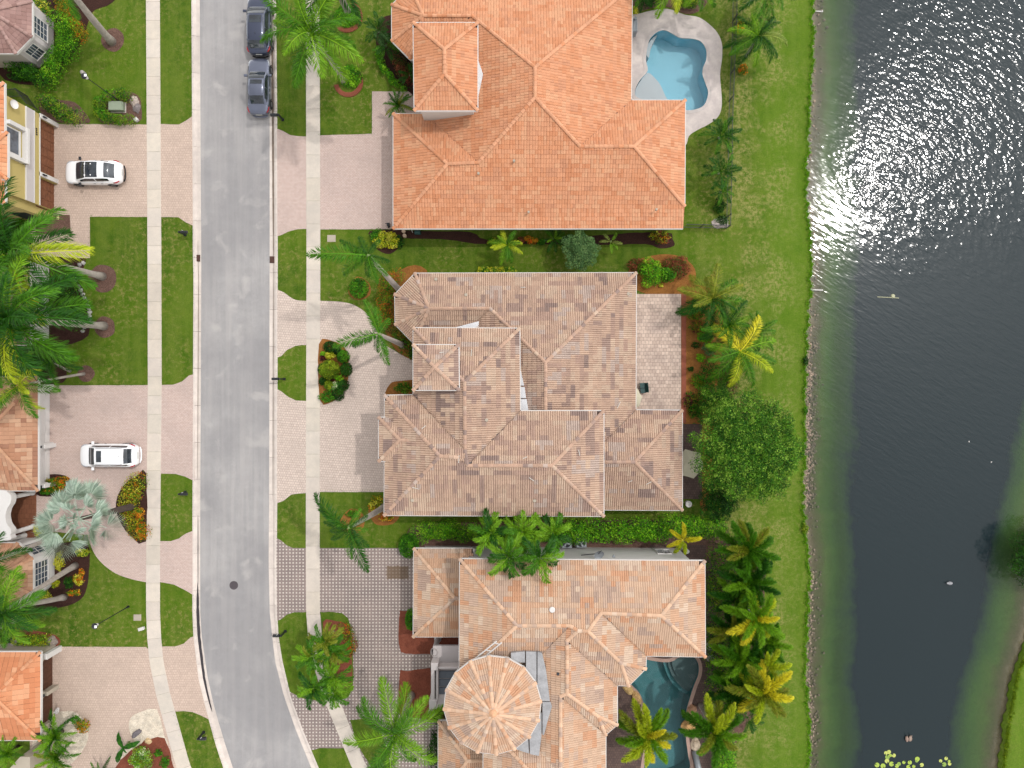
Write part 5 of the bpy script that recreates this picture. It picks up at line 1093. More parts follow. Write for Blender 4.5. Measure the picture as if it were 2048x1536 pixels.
mb = MB(); mb.bbox(-.60, .5, -.38, .38, .1, .55, .04); mb.build('cabinet', M['transformer'], r); mb = MB(); mb.box(-.66, .62, -.42, .42, 0, .1); mb.build('pad', M['kerb'], r); mb = MB(); mb.bbox(.5, .58, -.34, .34, .12, .48, .02); mb.build('door', M['transformer'], r)
for (px, py, w, l, h, rot, mat, lab) in ((275, 241, .26, .22, .35, .6, 'white', 'small white meter box beside the hedge end and driveway'), (285, 1256, .42, .2, .3, .3, 'white', 'small white meter box against the west sidewalk by the long lawn')):
    mb = MB(); mb.bbox(-w/2, w/2, -l/2, l/2, 0, h, .03); mb.box(-w/2-.03, w/2+.03, -l/2-.03, l/2+.03, h-.06, h-.03); mb.box(-.05, .05, -l/2-.02, -l/2, h*.3, h*.6); o_ = single('meter_box', mb, M[mat], lab, 'meter box'); o_.location = (*W(px, py), 0); o_.rotation_euler.z = rot
for (px, py, s_, lab) in ((275, 1235, .2, 'square ground vault lid in the lawn near the white meter box'), (663, 477, .22, 'small concrete vault lid in the lawn beside the feather palm')):
    mb = MB(); mb.bbox(-s_*1.6, s_*1.6, -s_*1.3, s_*1.3, 0, .05, .02); mb.box(-s_, s_, -s_*.8, s_*.8, .05, .06); o_ = single('vault_lid', mb, M['tan'], lab, 'vault lid'); o_.location = (*W(px, py), 0)
mb = MB(); mb.lathe(0, 0, [(.16, 0), (.17, .35), (.14, .42), (0, .44)], 10); o_ = single('valve_post', mb, M['stone'], 'stubby tan valve post on the lawn near the lamp head', 'post', loc=(*W(169, 148), 0), smooth=True)
# paving slabs, stumps, hose reel at the side of the orange roofed house
for i, (px, py) in enumerate(((808, 463.5), (810, 472.5))):
    mb = MB(); mb.lathe(0, 0, [(.16, 0), (.17, .1), (.15, .35), (0, .36)], 14); o_ = single('stump', mb, M['gravel'] if False else simple('stump_wood', A(214, 186, 160), .8), ('upper' if i == 0 else 'lower')+' of two round pale stumps beside the yellow green shrub', 'stump', 'two round pale stumps', (*W(px, py), 0))
r = empty('hose_reel', (*W(836, 466), 0), label='green garden hose reel by the wall of the orange roofed house', cat='hose reel')
mb = MB(); mb.tube([(-.22, 0, .3), (.22, 0, .3)], .2, 14); mb.build('drum', M['greenplastic'], r); mb = MB(); mb.cyl(0, 0, 0, .01, .3, 12); mb.tube([(-.25, -.15, 0), (-.25, 0, .3), (-.25, .15, 0)], .02, 6); mb.tube([(.25, -.15, 0), (.25, 0, .3), (.25, .15, 0)], .02, 6); mb.build('stand', M['greenplastic'], r)
mb = MB(); mb.tube([(-.15, .1, .02), (.0, .1, .5), (.12, 0, .45), (.15, -.15, .05)], .03, 6); single('standpipe', mb, M['white'], 'white bent pipe at the south west corner of the orange roofed house', 'pipe', loc=(*W(822, 462), 0))
mb = MB(); mb.bbox(-.1, .1, -.2, .05, 0, .5, .03); mb.box(-.25, -.1, -.02, .03, .3, .35); mb.box(-.05, .05, -.3, -.2, 0, .3); single('garden_tool', mb, M['black'], 'small dark garden tool left on the pink driveway by the garage', 'tool', loc=(*W(778, 449), 0))
# AC units
for i, (px, py) in enumerate(((1132, 1082), (1161, 1081))):
    r = empty('air_conditioner', (*W(px, py), 0), label=('left' if i == 0 else 'right')+' of two air conditioner condensers behind the turret house north wall', cat='air conditioner', group='air conditioner condensers by the north wall')
    mb = MB(); mb.bbox(-.42, .42, -.42, .42, .05, .85, .05); mb.build('casing', M['greymetal'], r); mb = MB(); mb.box(-.5, .5, -.5, .5, 0, .05); mb.build('pad', M['kerb'], r)
    mb = MB(); mb.cyl(0, 0, .85, .875, .34, 24); mb.build('fan_grille', M['black'], r)
    for k in range(3):
        a = k*2*PI/3+i; c, s_ = math.cos(a), math.sin(a); mb = MB(); mb.add([(0, 0, .89), (.3*c-.05*s_, .3*s_+.05*c, .885), (.3*c+.11*s_, .3*s_-.11*c, .9), (.08*s_, -.08*c, .9)], [(0, 1, 2, 3), (3, 2, 1, 0)]); mb.build('fan_blade', M['greymetal'], r)
o = HC.location
r = empty('satellite_dish', (*W(1192, 1107, 4.2), 4.2), label='grey satellite dish on an arm on the white north wall', cat='satellite dish')
mb = MB(); mb.lathe(0, 0, [(0, 0), (.2, .03), (.34, .09), (.4, .14)], 20); d_ = mb.build('dish', M['greymetal'], r, smooth=True); d_.location = (.18, 0, .1); d_.rotation_euler = (.5, .25, 0)
mb = MB(); mb.tube([(-1.1, -.25, -.5), (-.3, -.1, -.2), (.1, 0, .05)], .035, 6); mb.tube([(.18, 0, .15), (.35, .35, .5)], .025, 6); mb.build('arm', M['darkmetal'], r)
mb = MB(); mb.bbox(-.1, .1, -.07, .07, 0, .12, .02); mb.cyl(0, .1, -.02, .08, .05, 8); single('security_lamp', mb, M['greymetal'], 'small twin security lamp high on the white north wall', 'lamp', loc=(*W(1228, 1114, 5.2), 5.0))
# patio umbrellas, green lounger, chairs
def umbrella(px, py, h, rad, label, n=8, rot=.3):
    r = empty('patio_umbrella', (*W(px, py, h), 0), label=label, cat='patio umbrella', group='cream patio umbrellas'); mb = MB()
    rim = [(rad*math.cos(rot+2*PI*k/n), rad*math.sin(rot+2*PI*k/n), h-.45) for k in range(n)]; mid = [((p[0]+rim[(i+1) % n][0])/2*.97, (p[1]+rim[(i+1) % n][1])/2*.97, h-.42) for i, p in enumerate(rim)]
    V = [(0, 0, h)]+rim+mid; F = []
    for k in range(n): F += [(0, 1+k, 1+n+k), (0, 1+n+k, 1+(k+1) % n)]
    V += [(p[0], p[1], p[2]-.12) for p in rim+mid]
    for k in range(n): F += [(1+k, 1+2*n+k, 1+3*n+k, 1+n+k), (1+n+k, 1+3*n+k, 1+2*n+(k+1) % n, 1+(k+1) % n)]
    mb.add(V, F); mb.build('canopy', M['umbrella'], r)
    mb = MB(); mb.cyl(0, 0, .1, h+.02, .025, 8); mb.build('pole', M['darkmetal'], r); mb = MB(); mb.cyl(0, 0, h, h+.08, .05, 8, .02); mb.build('finial', M['darkmetal'], r); mb = MB(); mb.cyl(0, 0, 0, .1, .28, 16, .24); mb.build('base', M['darkmetal'], r)
umbrella(1382, 929, 2.6, 1.22, 'cream patio umbrella on the brown paving beside the big round tree', 6, -.25); umbrella(1262, 797, 2.5, .98, 'cream patio umbrella mostly tucked beneath the roof edge by the green chair', 8, .1)
r = empty('lounge_chair', (*W(1284, 776), 0), rz=.1, label='dark green sling chair standing on the pale patio', cat='chair')
mb = MB(); mb.bbox(-.22, .24, -.42, .42, .34, .39, .02); mb.build('seat', M['greenplastic'], r); mb = MB(); mb.add([(.2, -.4, .38), (.2, .4, .38), (.36, .4, .85), (.36, -.4, .85), (.23, -.4, .38), (.23, .4, .38), (.39, .4, .85), (.39, -.4, .85)], [(0, 1, 2, 3), (7, 6, 5, 4), (0, 4, 5, 1), (3, 2, 6, 7), (0, 3, 7, 4), (1, 5, 6, 2)]); mb.build('backrest', M['greenplastic'], r)
for a_, b_ in ((-.2, -.4), (-.2, .4), (.22, -.4), (.22, .4)): mb = MB(); mb.cyl(a_, b_, 0, .36, .018, 6); mb.build('leg', M['greenplastic'], r)
mb = MB(); mb.tube([(-.45, 0, .42), (0, 0, .45), (.5, 0, .5)], .015, 6); mb.build('crossbar', M['black'], r)
for i, (py,) in enumerate(((1288,), (1311,))):
    r = empty('egg_chair', (*W(1418, py), 0), rz=.25*i, label=('upper' if i == 0 else 'lower')+' of two grey rounded lounge chairs by the wall of the turret house', cat='chair', group='grey rounded lounge chairs')
    mb = MB(); N_ = 16
    V = []
    for j, (rr, zz) in enumerate(((.2, .25), (.42, .35), (.5, .6), (.52, .85))):
        for k in range(N_+1): a = -PI*.72+PI*1.44*k/N_; V.append((rr*math.cos(a), rr*.85*math.sin(a), zz-.12*(abs(a)/(PI*.72))*(j > 1)))
    mb.add(V, [(j*(N_+1)+k, j*(N_+1)+k+1, (j+1)*(N_+1)+k+1, (j+1)*(N_+1)+k) for j in range(3) for k in range(N_)]); mb.build('shell', simple('chair_shell', A(140, 128, 132), .7), r, smooth=True)
    mb = MB(); mb.cyl(0, 0, .3, .4, .36, 18, .38); mb.build('cushion', M['pinkwhite'], r); mb = MB(); mb.cyl(0, 0, 0, .3, .24, 12, .2); mb.build('base', M['black'], r)
mb = MB(); mb.lathe(0, 0, [(0, 0), (.2, .0), (.12, .12), (.1, .45), (.24, .55), (.27, .62), (.2, .6), (0, .56)], 16); single('bird_bath', mb, M['white'], 'white round bird bath in the mulch below the house corner', 'bird bath', loc=(*W(1374, 1006), 0), smooth=True)
mb = MB(); mb.lathe(0, 0, [(.1, 0), (.17, .3), (.19, .4), (.15, .4), (.0, .34)], 16); single('planter_pot', mb, M['white'], 'small white ring pot beside the yellow leaved palm', 'pot', loc=(*W(1372, 1101), 0), smooth=True)
mb = MB(); mb.bbox(-.22, .22, -.32, .32, 0, 1.0, .05); mb.box(-.24, .24, -.34, .34, .93, .97); o_ = single('wheelie_bin', mb, M['black'], 'black bin standing in the corner by the entry column', 'bin', loc=(*W(898, 1298), 0)); o_.rotation_euler.z = -.4
# grey curved slides and boulders beside the teal pool
def boulder(px, py, rx, ry, rz, label, col=A(190, 160, 120), group=None, name='boulder', rot=0, cat='rock'):
    bm = bmesh.new(); bmesh.ops.create_icosphere(bm, subdivisions=3, radius=1)
    sd_ = random.uniform(0, 50)
    from mathutils import noise as mn
    for v in bm.verts:
        p = v.co.copy(); f = 1+.35*mn.noise(p*1.3+Vector((sd_, 0, 0)))+.15*mn.noise(p*3.1+Vector((0, sd_, 0))); v.co = Vector((p.x*rx*f, p.y*ry*f, max(-.3, p.z)*rz*f))
    me = bpy.data.meshes.new(name); bm.to_mesh(me); bm.free(); me.materials.append(M['rock']); n = len(me.polygons); ca = me.attributes.new('Col', 'FLOAT_COLOR', 'FACE'); cc = np.ones((n, 4), np.float32); cc[:, :3] = np.array(col)*np.random.uniform(.8, 1.15, (n, 1)); ca.data.foreach_set('color', cc.ravel())
    o = link(name, me, None, (*W(px, py), .02), (0, 0, rot)); tag(o, label, cat, group); return o
boulder(270, 204, .35, .45, .35, 'tan boulder at the open end of the clipped hedge ring', A(196, 180, 168)); boulder(274, 216, .3, .45, .22, 'grey boulder half buried beside the utility box hedge', A(142, 132, 130))
boulder(1256, 1378, .5, .3, .35, 'yellow boulder at the pool edge under the bay roof point', A(220, 184, 124), rot=-.6); boulder(1272, 1395, .35, .55, .4, 'ochre boulder on the pool west edge', A(206, 168, 112), rot=.4)
boulder(1283, 1425, .35, .6, .4, 'pinkish boulder on the pool west edge above the yellow palm', A(190, 160, 140)); boulder(1378, 1450, .6, .5, .5, 'golden rounded boulder between pool and east palm', A(226, 176, 116)); boulder(1384, 1420, .4, .5, .4, 'sandy boulder beside the pool under the palm fronds', A(196, 150, 118)); boulder(1390, 1490, .4, .6, .35, 'pale boulder south of the golden rock by the pool', A(210, 190, 166))
boulder(28, 1283, .5, .45, .4, 'grey white boulder left of the clipped shrub above the orange garage roof', A(170, 162, 160)); boulder(105, 1282, .45, .4, .35, 'mottled boulder right of the clipped shrub by the garage corner', A(164, 150, 140))
boulder(274, 1466, .22, .55, .45, 'grey upright rock on the white gravel bed', A(130, 124, 128), rot=-.9); boulder(297, 1481, .3, .25, .2, 'cream rock where gravel meets the red mulch', A(226, 196, 150))
boulder(116, 1420, .12, .25, .4, 'white stone beside the arched garage corner', A(230, 226, 222)); boulder(116, 436, .12, .16, .12, 'small yellow stone on the brown mulch square', A(230, 214, 160))
mb = MB(); mb.tube([(0, 0, .15), (.15, -1.0, .8), (.3, -1.8, 1.2), (.1, -2.6, .9), (0, -3.0, .4)], .24, 10); single('pool_slide', mb, M['greymetal'], 'grey curved pool slide beside the southern pool edge', 'slide', loc=(*W(1388, 1500), 0), smooth=True)
# stone edging by the left palms
pts = [(158, 573), (162, 581), (166, 589), (169, 596), (173, 603), (176, 610), (178.5, 617.5), (179.5, 625), (179.8, 632), (179, 639), (166, 662), (160, 530), (167, 526), (153, 558), (170, 655)]
root = empty('stone_edging', (*W(176, 610), 0), label='curved row of rounded pale stones edging the dark bed between the left palms', cat='garden edging')
for i, p in enumerate(pts):
    b = boulder(p[0], p[1], random.uniform(.14, .19), random.uniform(.14, .2), .16, None, A(196, 192, 188, random.uniform(.6, 1.1)), name='stone', rot=random.random()*3, cat=None)
    b.parent = root; b.location = Vector(b.location)-Vector(root.location)
# brick rings round the two palms
def brick_ring(cx, cy, r0, label, a0=-2.6, a1=1.2):
    root = empty('brick_edging', (*W(cx, cy), 0), label=label, cat='garden edging', group='red brick rings round the palms'); n = int((a1-a0)*r0/24/.11); 
    base = MB(); base.bbox(-.048, .048, -.19, .19, 0, .09, .012); me = base.mesh('brick', M['brick'])
    for i in range(n):
        a = a0+(a1-a0)*i/n; o_ = link('brick', me, root, (r0/24*math.cos(a), r0/24*math.sin(a), 0), (0, 0, a+PI/2+random.uniform(-.04, .04))); o_.rotation_euler.z = a+PI/2+random.uniform(-.04, .04)
brick_ring(697, 165, 25, 'red brick ring around the second driveway side palm base', -2.9, 1.1); brick_ring(694, 34, 27, 'red brick ring around the upper palm base, top of the frame', -2.4, 1.2)
# fences
def fence(pts, h, label, spacing=.13, post=2.2, mat='darkmetal'):
    P = [W(*p) for p in pts]; root = empty('fence', (*P[0], 0), label=label, cat='fence'); o = Vector(root.location); pk = MB()
    for a, b in zip(P[:-1], P[1:]):
        a = np.array(a)-np.array(o[:2]); b = np.array(b)-np.array(o[:2]); L = np.linalg.norm(b-a); d = (b-a)/L
        for z in (.15, h-.12): mb = MB(); mb.beam((*a, z+.03), (*b, z+.03), .04, .04); mb.build('rail', M[mat], root)
        for i in range(int(L/spacing)+1): q = a+d*min(L, i*spacing); pk.box(q[0]-.01, q[0]+.01, q[1]-.01, q[1]+.01, .05, h)
        for i in range(int(L/post)+1): q = a+d*min(L, i*post); mb = MB(); mb.bbox(q[0]-.03, q[0]+.03, q[1]-.03, q[1]+.03, 0, h+.06, .01); mb.build('post', M[mat], root)
    pk.build('pickets', M[mat], root, kind='stuff')
fence([(1466, -60), (1464, 60), (1460, 150), (1456, 250), (1455, 330), (1452, 455)], 1.35, 'grey metal picket fence between pool garden and lakeside lawn'); fence([(1452, 457), (1366, 455)], 1.3, 'short grey fence from the house corner to the lawn fence')
fence([(12, 195), (56, 193), (78, 222)], 1.6, 'grey metal fence at the north corner of the yellow house', .12)
fence([(1447, 1052), (1449, 1066)], 1.2, 'short dark fence stub at the east end of the tall hedge', .14)
# lake things
mb = MB(); mb.tube([(-1.3, .05, 0), (-.3, 0, .02), (.5, -.05, 0)], .03, 6); mb.cyl(0, .12, -.05, .1, .2, 10, .14); single('floating_debris', mb, simple('debris', A(196, 196, 160), .7), 'pale stick and foam floating on the lake', 'debris', loc=(*W(1790, 594), -.33))
for (px, py, lab) in ((1632, 19, 'white drain pipe end at the lake edge near the top'), (1632, 579, 'white drain pipe end at the lake edge level with the middle house')):
    mb = MB(); mb.tube([(-.4, .02, 0), (.6, -.02, -.02)], .05, 8); mb.cyl(.62, -.02, -.08, .06, .06, 8); single('drain_pipe', mb, M['white'], lab, 'pipe', 'white drain pipes at the shore', (*W(px, py), -.26))
def duck(px, py, rz, label, col):
    r = empty('duck', (*W(px, py), -.33), rz=rz, label=label, cat='duck'); 
    me = bpy.data.meshes.new('body'); sk = [(-.42, 0, .12, .035), (-.28, 0, .1, .1), (-.08, 0, .08, .16), (.12, 0, .08, .15), (.24, 0, .12, .09), (.29, 0, .24, .05), (.33, 0, .33, .062), (.40, 0, .32, .04)]
    mb = MB(); mb.tube([s_[:3] for s_ in sk], [s_[3] for s_ in sk], 12); o_ = mb.build('body', simple('feathers', col, .8, .25, 6, 20), r, smooth=True); md = o_.modifiers.new('s', 'SUBSURF'); md.levels = md.render_levels = 1
    mb = MB(); mb.tube([(.40, 0, .32), (.50, 0, .30)], [.03, .022], 8); mb.build('bill', M['black'], r)
    r.scale = (.72,)*3
    for s_ in (-1, 1):
        mb = MB(); mb.tube([(-.38, s_*.06, .16), (-.2, s_*.13, .17), (.0, s_*.15, .15), (.12, s_*.13, .13)], [.015, .05, .06, .03], 8); mb.build('wing', simple('wing_feathers', tuple(c*.7 for c in col), .8, .3, 8, 20), r, smooth=True)
duck(1902, 1168, PI, 'grey duck swimming alone in the middle of the lake', A(176, 176, 180)); duck(1817, 1480, PI/2+.1, 'left of two tan ducks swimming side by side', A(176, 150, 136)); duck(1824, 1479, PI/2-.15, 'right of two tan ducks swimming side by side', A(190, 166, 150))
for (px, py, lab) in ((1943, 884, 'tiny white float on open water beyond the big round tree'), (1988, 925, 'tiny white float near the right edge of the lake')):
    mb = MB(); mb.lathe(0, 0, [(0, -.06), (.07, 0), (0, .06)], 8); single('float', mb, M['white'], lab, 'float', 'tiny floats', (*W(px, py), -.33), smooth=True)
# lily pads
pads = [(1779, 1518), (1782, 1508), (1785, 1515), (1778, 1526), (1792, 1515), (1776, 1510), (1812, 1529), (1824, 1529), (1838, 1526), (1839, 1522), (1798, 1536), (1802, 1532), (1787, 1532), (1758, 1534), (1848, 1534), (1770, 1536), (1886, 1526), (1897, 1521), (1903, 1527), (1904, 1532), (1893, 1533), (1821, 1538), (1832, 1537)]
pm = MB(); n_ = 12; v = [(0, 0, .03)]+[(.17*math.cos(.25+(2*PI-.5)*k/n_), .17*math.sin(.25+(2*PI-.5)*k/n_), .02+.02*(k % 2)) for k in range(n_+1)]; pm.add(v+[(p[0], p[1], p[2]-.02) for p in v], [(0, k+1, k+2) for k in range(n_)]+[(n_+2+k+1, n_+2+k+2-1+1, k+2, k+1) for k in range(n_)][:0]); lm = [pm.mesh('lily_pad', simple('lily_%d' % i, c, .6)) for i, c in enumerate((A(180, 204, 80), A(150, 180, 76), A(206, 214, 110)))]
for p in pads:
    o_ = link('lily_pad', random.choice(lm), None, (*W(*p), -.35), (0, 0, random.uniform(0, 6)), random.uniform(.7, 1.25)); tag(o_, 'small yellow green lily pad floating at the bottom edge of the lake', 'lily pad', 'lily pads floating at the bottom of the lake')
# shore stones, uncountable
rk = MB(); ico = bmesh.new(); bmesh.ops.create_icosphere(ico, subdivisions=1, radius=1); iv = np.array([v.co[:] for v in ico.verts]); ifc = [[v.index for v in f.verts] for f in ico.faces]; ico.free()
RV = []; RC_ = []
for k in range(4200):
    y = random.uniform(-60, 1600); den = .12+.8*(680 < y < 1020)+.2*(1150 < y < 1480)
    if random.random() > den: continue
    d_ = abs(random.gauss(.25, .45)); x, yy = W(shore_x(y), y); s_ = random.uniform(.04, .13)
    m_ = iv*np.random.uniform(.6, 1.3, iv.shape)*np.array((s_, s_, s_*.7))+np.array((x+.05+d_, yy, -.3-.16*d_)); RV.append(m_)
    c = random.uniform(.5, 1.0); RC_.append(np.array(A(190, 168, 148))*c)
me = quads_mesh('shore_rocks', np.concatenate(RV), len(iv), ifc, np.array(RC_), M['rock']); tag(link('shore_rocks', me), kind='stuff')
# pool garden furniture at the house edge
mb = MB(); mb.bbox(-.2, .2, -.5, .5, 0, 1.0, .04); mb.cyl(.0, .5, 1.0, 1.2, .12, 8); single('barbecue', mb, M['greymetal'], 'grey barbecue against the house wall beside the blue pool', 'barbecue', loc=(*W(1266, 62), 0))
# ------------------------------------------------------------------ cars
M['glass_car'] = glassmat('car_glass', A(38, 44, 50), .04); M['tyre'] = simple('tyre', A(38, 38, 40), .85); M['rim'] = simple('rim', A(120, 122, 126), .35, metal=.6)
M['red_lens'] = simple('red_lens', A(190, 30, 44), .25); M['clear_lens'] = simple('clear_lens', A(200, 204, 210), .2); M['chrome'] = simple('chrome', A(200, 202, 206), .2, metal=.9); M['plate'] = simple('plate', A(214, 214, 206), .5); M['seatmat'] = simple('car_interior', A(96, 84, 76), .9)
def paint(name, c, metal=0, rough=.28):
    m, nt, out = newmat(name); p = bsdf(nt, out, c, rough, metal=metal, spec=.5); p.inputs['Coat Weight'].default_value = .7; p.inputs['Coat Roughness'].default_value = .06; return m
def car(px, py, hz, heading, P, label):
    """P: length, width, height, belt, stations of the cabin; front along +X"""
    L, Wd, Ht = P['L'], P['W'], P['H']; hl = L/2; pm = P['paint']
    x, y = W(px, py, hz); r = empty('parked_car', (x, y, P.get('z', .02)), rz=heading, label=label, cat='car', group=P.get('group'))
    belt = P['belt']; hood = P['hood']; tail = P['tail']
    # plan outline half widths and belt heights along the car
    st = [(-hl, .66, .62, tail-.16), (-hl+.10, .80, .50, tail-.03), (-hl+.35, .93, .36, tail), (-hl+.8, .985, .28, tail+.02), (P['r0'], 1.0, .25, belt+.02), (P['r1'], 1.0, .25, belt+.01), (0, 1.0, .25, belt), (P['f1'], 1.0, .25, belt-.01), (P['f0'], .99, .25, hood+.03), (hl-.85, .97, .27, hood-.02), (hl-.4, .92, .30, hood-.10), (hl-.14, .80, .36, hood-.22), (hl, .58, .42, hood-.36)]
    V = []; hw = Wd/2
    for x_, w, zs, zb in st:
        w *= hw; zs_ = .2 if abs(x_) < hl-.5 else zs*.8
        V += [(x_, -w*.9, zs_), (x_, -w*.99, zs_+.12), (x_, -w, (zs_+zb)*.5), (x_, -w*.97, zb-.08), (x_, -w*.90, zb-.01), (x_, -w*.6, zb+.035), (x_, 0, zb+.055)]
        V += [(x_, w*.6, zb+.035), (x_, w*.90, zb-.01), (x_, w*.97, zb-.08), (x_, w, (zs_+zb)*.5), (x_, w*.99, zs_+.12), (x_, w*.9, zs_)]
    k = 13; n = len(st); F = [(i*k+j, (i+1)*k+j, (i+1)*k+j+1, i*k+j+1)[::-1] for i in range(n-1) for j in range(k-1)]
    F += [tuple(range(k))[::-1], tuple((n-1)*k+j for j in range(k)), ]; F += [(i*k, i*k+k-1, (i+1)*k+k-1, (i+1)*k)[::-1] for i in range(n-1)]
    mb = MB(); mb.add(V, F); b = mb.build('body', pm, r, smooth=True); md = b.modifiers.new('s', 'SUBSURF'); md.levels = md.render_levels = 2
    # greenhouse
    f0, f1, r1, r0 = P['f0'], P['f1'], P['r1'], P['r0']; wb = hw*.90; wt = hw*.70
    bz = lambda x_: belt+.0
    zr = Ht
    sect = [(f0+.12, wb*.86, belt-.02, wb*.80, belt+.02), (f0-.05, wb*.95, belt-.03, wb*.84, belt+.10), ((f0+f1)/2, wb, belt-.03, wb*.86, (belt+zr)/2+.08), (f1, wb, belt-.02, wt*1.04, zr-.05), ((f1+r1)/2+.2, wb*1.0, belt-.02, wt*1.06, zr), ((f1+r1)/2-.5, wb, belt-.02, wt*1.04, zr-.01), (r1, wb*.98, belt-.01, wt, zr-.07), ((r0+r1)/2, wb*.96, belt, wt*.98, (belt+zr)/2+.07), (r0+.05, wb*.9, belt+.0, wt*.94, belt+.10), (r0-.1, wb*.8, belt-.02, wt*.85, belt+.02)]
    V = []
    for x_, w1, z1, w2, z2 in sect:
        V += [(x_, -w1, z1), (x_, -(w1*.45+w2*.55)-.02, z1+(z2-z1)*.55), (x_, -w2, z2-.02), (x_, -w2*.6, z2+.03), (x_, 0, z2+.045), (x_, w2*.6, z2+.03), (x_, w2, z2-.02), (x_, (w1*.45+w2*.55)+.02, z1+(z2-z1)*.55), (x_, w1, z1)]
    k = 9; n = len(sect); F = [(i*k+j, (i+1)*k+j, (i+1)*k+j+1, i*k+j+1) for i in range(n-1) for j in range(k-1)]
    mb = MB(); mb.add(V, F); c = mb.build('cabin', pm, r, smooth=True)
    S_ = np.array(V).reshape(n, k, 3)
    def surf(u, v):                                  # u in stations, v in points across
        i = min(int(u), n-2); j = min(int(v), k-2); a, b_ = u-i, v-j
        return S_[i, j]*(1-a)*(1-b_)+S_[i+1, j]*a*(1-b_)+S_[i, j+1]*(1-a)*b_+S_[i+1, j+1]*a*b_
    def patch(name, u0, u1, v0, v1, mat, off=.012, nu=6, nv=6, parent=r, taper=0, bow=0):
        G = []
        for a in range(nu+1):
            for b_ in range(nv+1):
                u = u0+(u1-u0)*a/nu; vv = b_/nv; tt = taper*(a/nu); v = v0+(v1-v0)*(vv*(1-tt)+tt*.5); u += bow*(1-(2*vv-1)**2)*(1 if a == 0 else 0)
                p = surf(max(0, u), v); e = surf(min(max(0, u)+.05, n-1.01), v)-surf(max(0, u)-.0, v); f = surf(max(0, u), min(v+.05, k-1.01))-p; nn = np.cross(e, f); nn /= max(np.linalg.norm(nn), 1e-9)
                cx = p-np.array((0, 0, .9)); nn = nn if nn.dot(cx*np.array((.2, 1, 1))) > 0 else -nn; G.append(tuple(p+nn*off))
        m2 = MB(); m2.add(G, [(a*(nv+1)+b_, (a+1)*(nv+1)+b_, (a+1)*(nv+1)+b_+1, a*(nv+1)+b_+1) for a in range(nu) for b_ in range(nv)]); return m2.build(name, M[mat] if isinstance(mat, str) else mat, parent, smooth=True)
    patch('windscreen', .35, 2.85, 2.2, 5.8, 'glass_car', .014, 8, 6)
    patch('rear_window', 6.25, 8.2, 2.25, 5.75, 'glass_car', .014, 8, 6)
    for side_ in ((.5, 1.85), (7.5, 6.15)):
        patch('side_window', 1.7, 4.3, side_[0], side_[1], 'glass_car', .012, 8, 3); patch('side_window', 4.4, 6.9, side_[0], side_[1], 'glass_car', .012, 8, 3)
    for (u0, u1, v0, v1, nm) in P['roofglass']: patch(nm, u0, u1, v0, v1, 'glass_car', .012, 4, 4)
    if P.get('rails'):
        for s_ in (-1, 1): m2 = MB(); m2.tube([(f1-.1, s_*wt*.96, zr+.0), (f1-.35, s_*wt*.98, zr+.07), (r1+.25, s_*wt*.98, zr+.05), (r1, s_*wt*.94, zr-.03)], .02, 6); m2.build('roof_rail', M['chrome'], r)
    for ax_ in (P['axf'], P['axr']):
        for s_ in (-1, 1):
            m2 = MB(); m2.tube([(ax_, s_*(hw-.23), .34), (ax_, s_*(hw+.0), .34)], [.34, .34], 22); m2.tube([(ax_, s_*(hw-.0), .34), (ax_, s_*(hw+.015), .34)], [.34, .31], 22); w_ = m2.build('wheel', M['tyre'], r, smooth=False)
            m2 = MB(); m2.tube([(ax_, s_*(hw+.0), .34), (ax_, s_*(hw+.022), .34)], [.22, .2], 18); m2.build('rim', M['rim'], w_)
            m2 = MB()
            V = [(ax_+.44*math.cos(PI*q_/12), s_*(hw*.998), .32+.44*math.sin(PI*q_/12)) for q_ in range(13)]+[(ax_+.36*math.cos(PI*q_/12), s_*(hw+.012), .32+.37*math.sin(PI*q_/12)) for q_ in range(13)]
            m2.add(V, [(q_, q_+1, 14+q_, 13+q_) for q_ in range(12)]); m2.build('wheel_arch', M['tyre'], r)
    for s_ in (-1, 1):
        m2 = MB(); m2.bbox(f0-.34, f0-.16, min(s_*(hw-.04), s_*(hw+.22)), max(s_*(hw-.04), s_*(hw+.22)), belt+.02, belt+.16, .03); m2.build('mirror', P.get('mirror', pm), r)
        # lamps wrap round the corners
        def wrap(name, pts, mat):
            m3 = MB(); v_ = [(a, s_*b_, z_) for a, b_, z_ in pts]; m3.tube(v_, [.03]+[.055]*(len(v_)-2)+[.03], 8); m3.build(name, M[mat], r, smooth=True)
        wrap('tail_light', [(-hl+.62, hw*.965, tail-.13), (-hl+.4, hw*.93, tail-.12), (-hl+.2, hw*.82, tail-.12), (-hl+.12, hw*.62, tail-.12)], 'red_lens')
        wrap('headlight', [(hl-.75, hw*.93, hood-.14), (hl-.45, hw*.89, hood-.17), (hl-.25, hw*.78, hood-.22), (hl-.15, hw*.6, hood-.28)], 'clear_lens')
        for dx in (f1-.45, r1+.35):
            m2 = MB(); m2.bbox(dx-.1, dx+.1, min(s_*hw*.985, s_*(hw*.985+.035)), max(s_*hw*.985, s_*(hw*.985+.035)), belt-.14, belt-.11, .008); m2.build('door_handle', M['chrome'], r)
    m2 = MB(); m2.bbox(-hl-.015, -hl+.06, -.26, .26, tail-.34, tail-.22, .005); m2.build('number_plate', M['plate'], r)
    m2 = MB(); m2.tube([(-hl+.06, -hw*.68, .38), (-hl-.03, -hw*.4, .38), (-hl-.05, 0, .38), (-hl-.03, hw*.4, .38), (-hl+.06, hw*.68, .38)], .06, 8); m2.build('rear_bumper', M['tyre'] if P.get('suv') else pm, r, smooth=True)
    m2 = MB(); m2.tube([(f0+.10, -wb*.5, belt+.035), (f0+.05, 0, belt+.05), (f0+.10, wb*.62, belt+.035)], .012, 5); m2.build('wiper', M['tyre'], r)
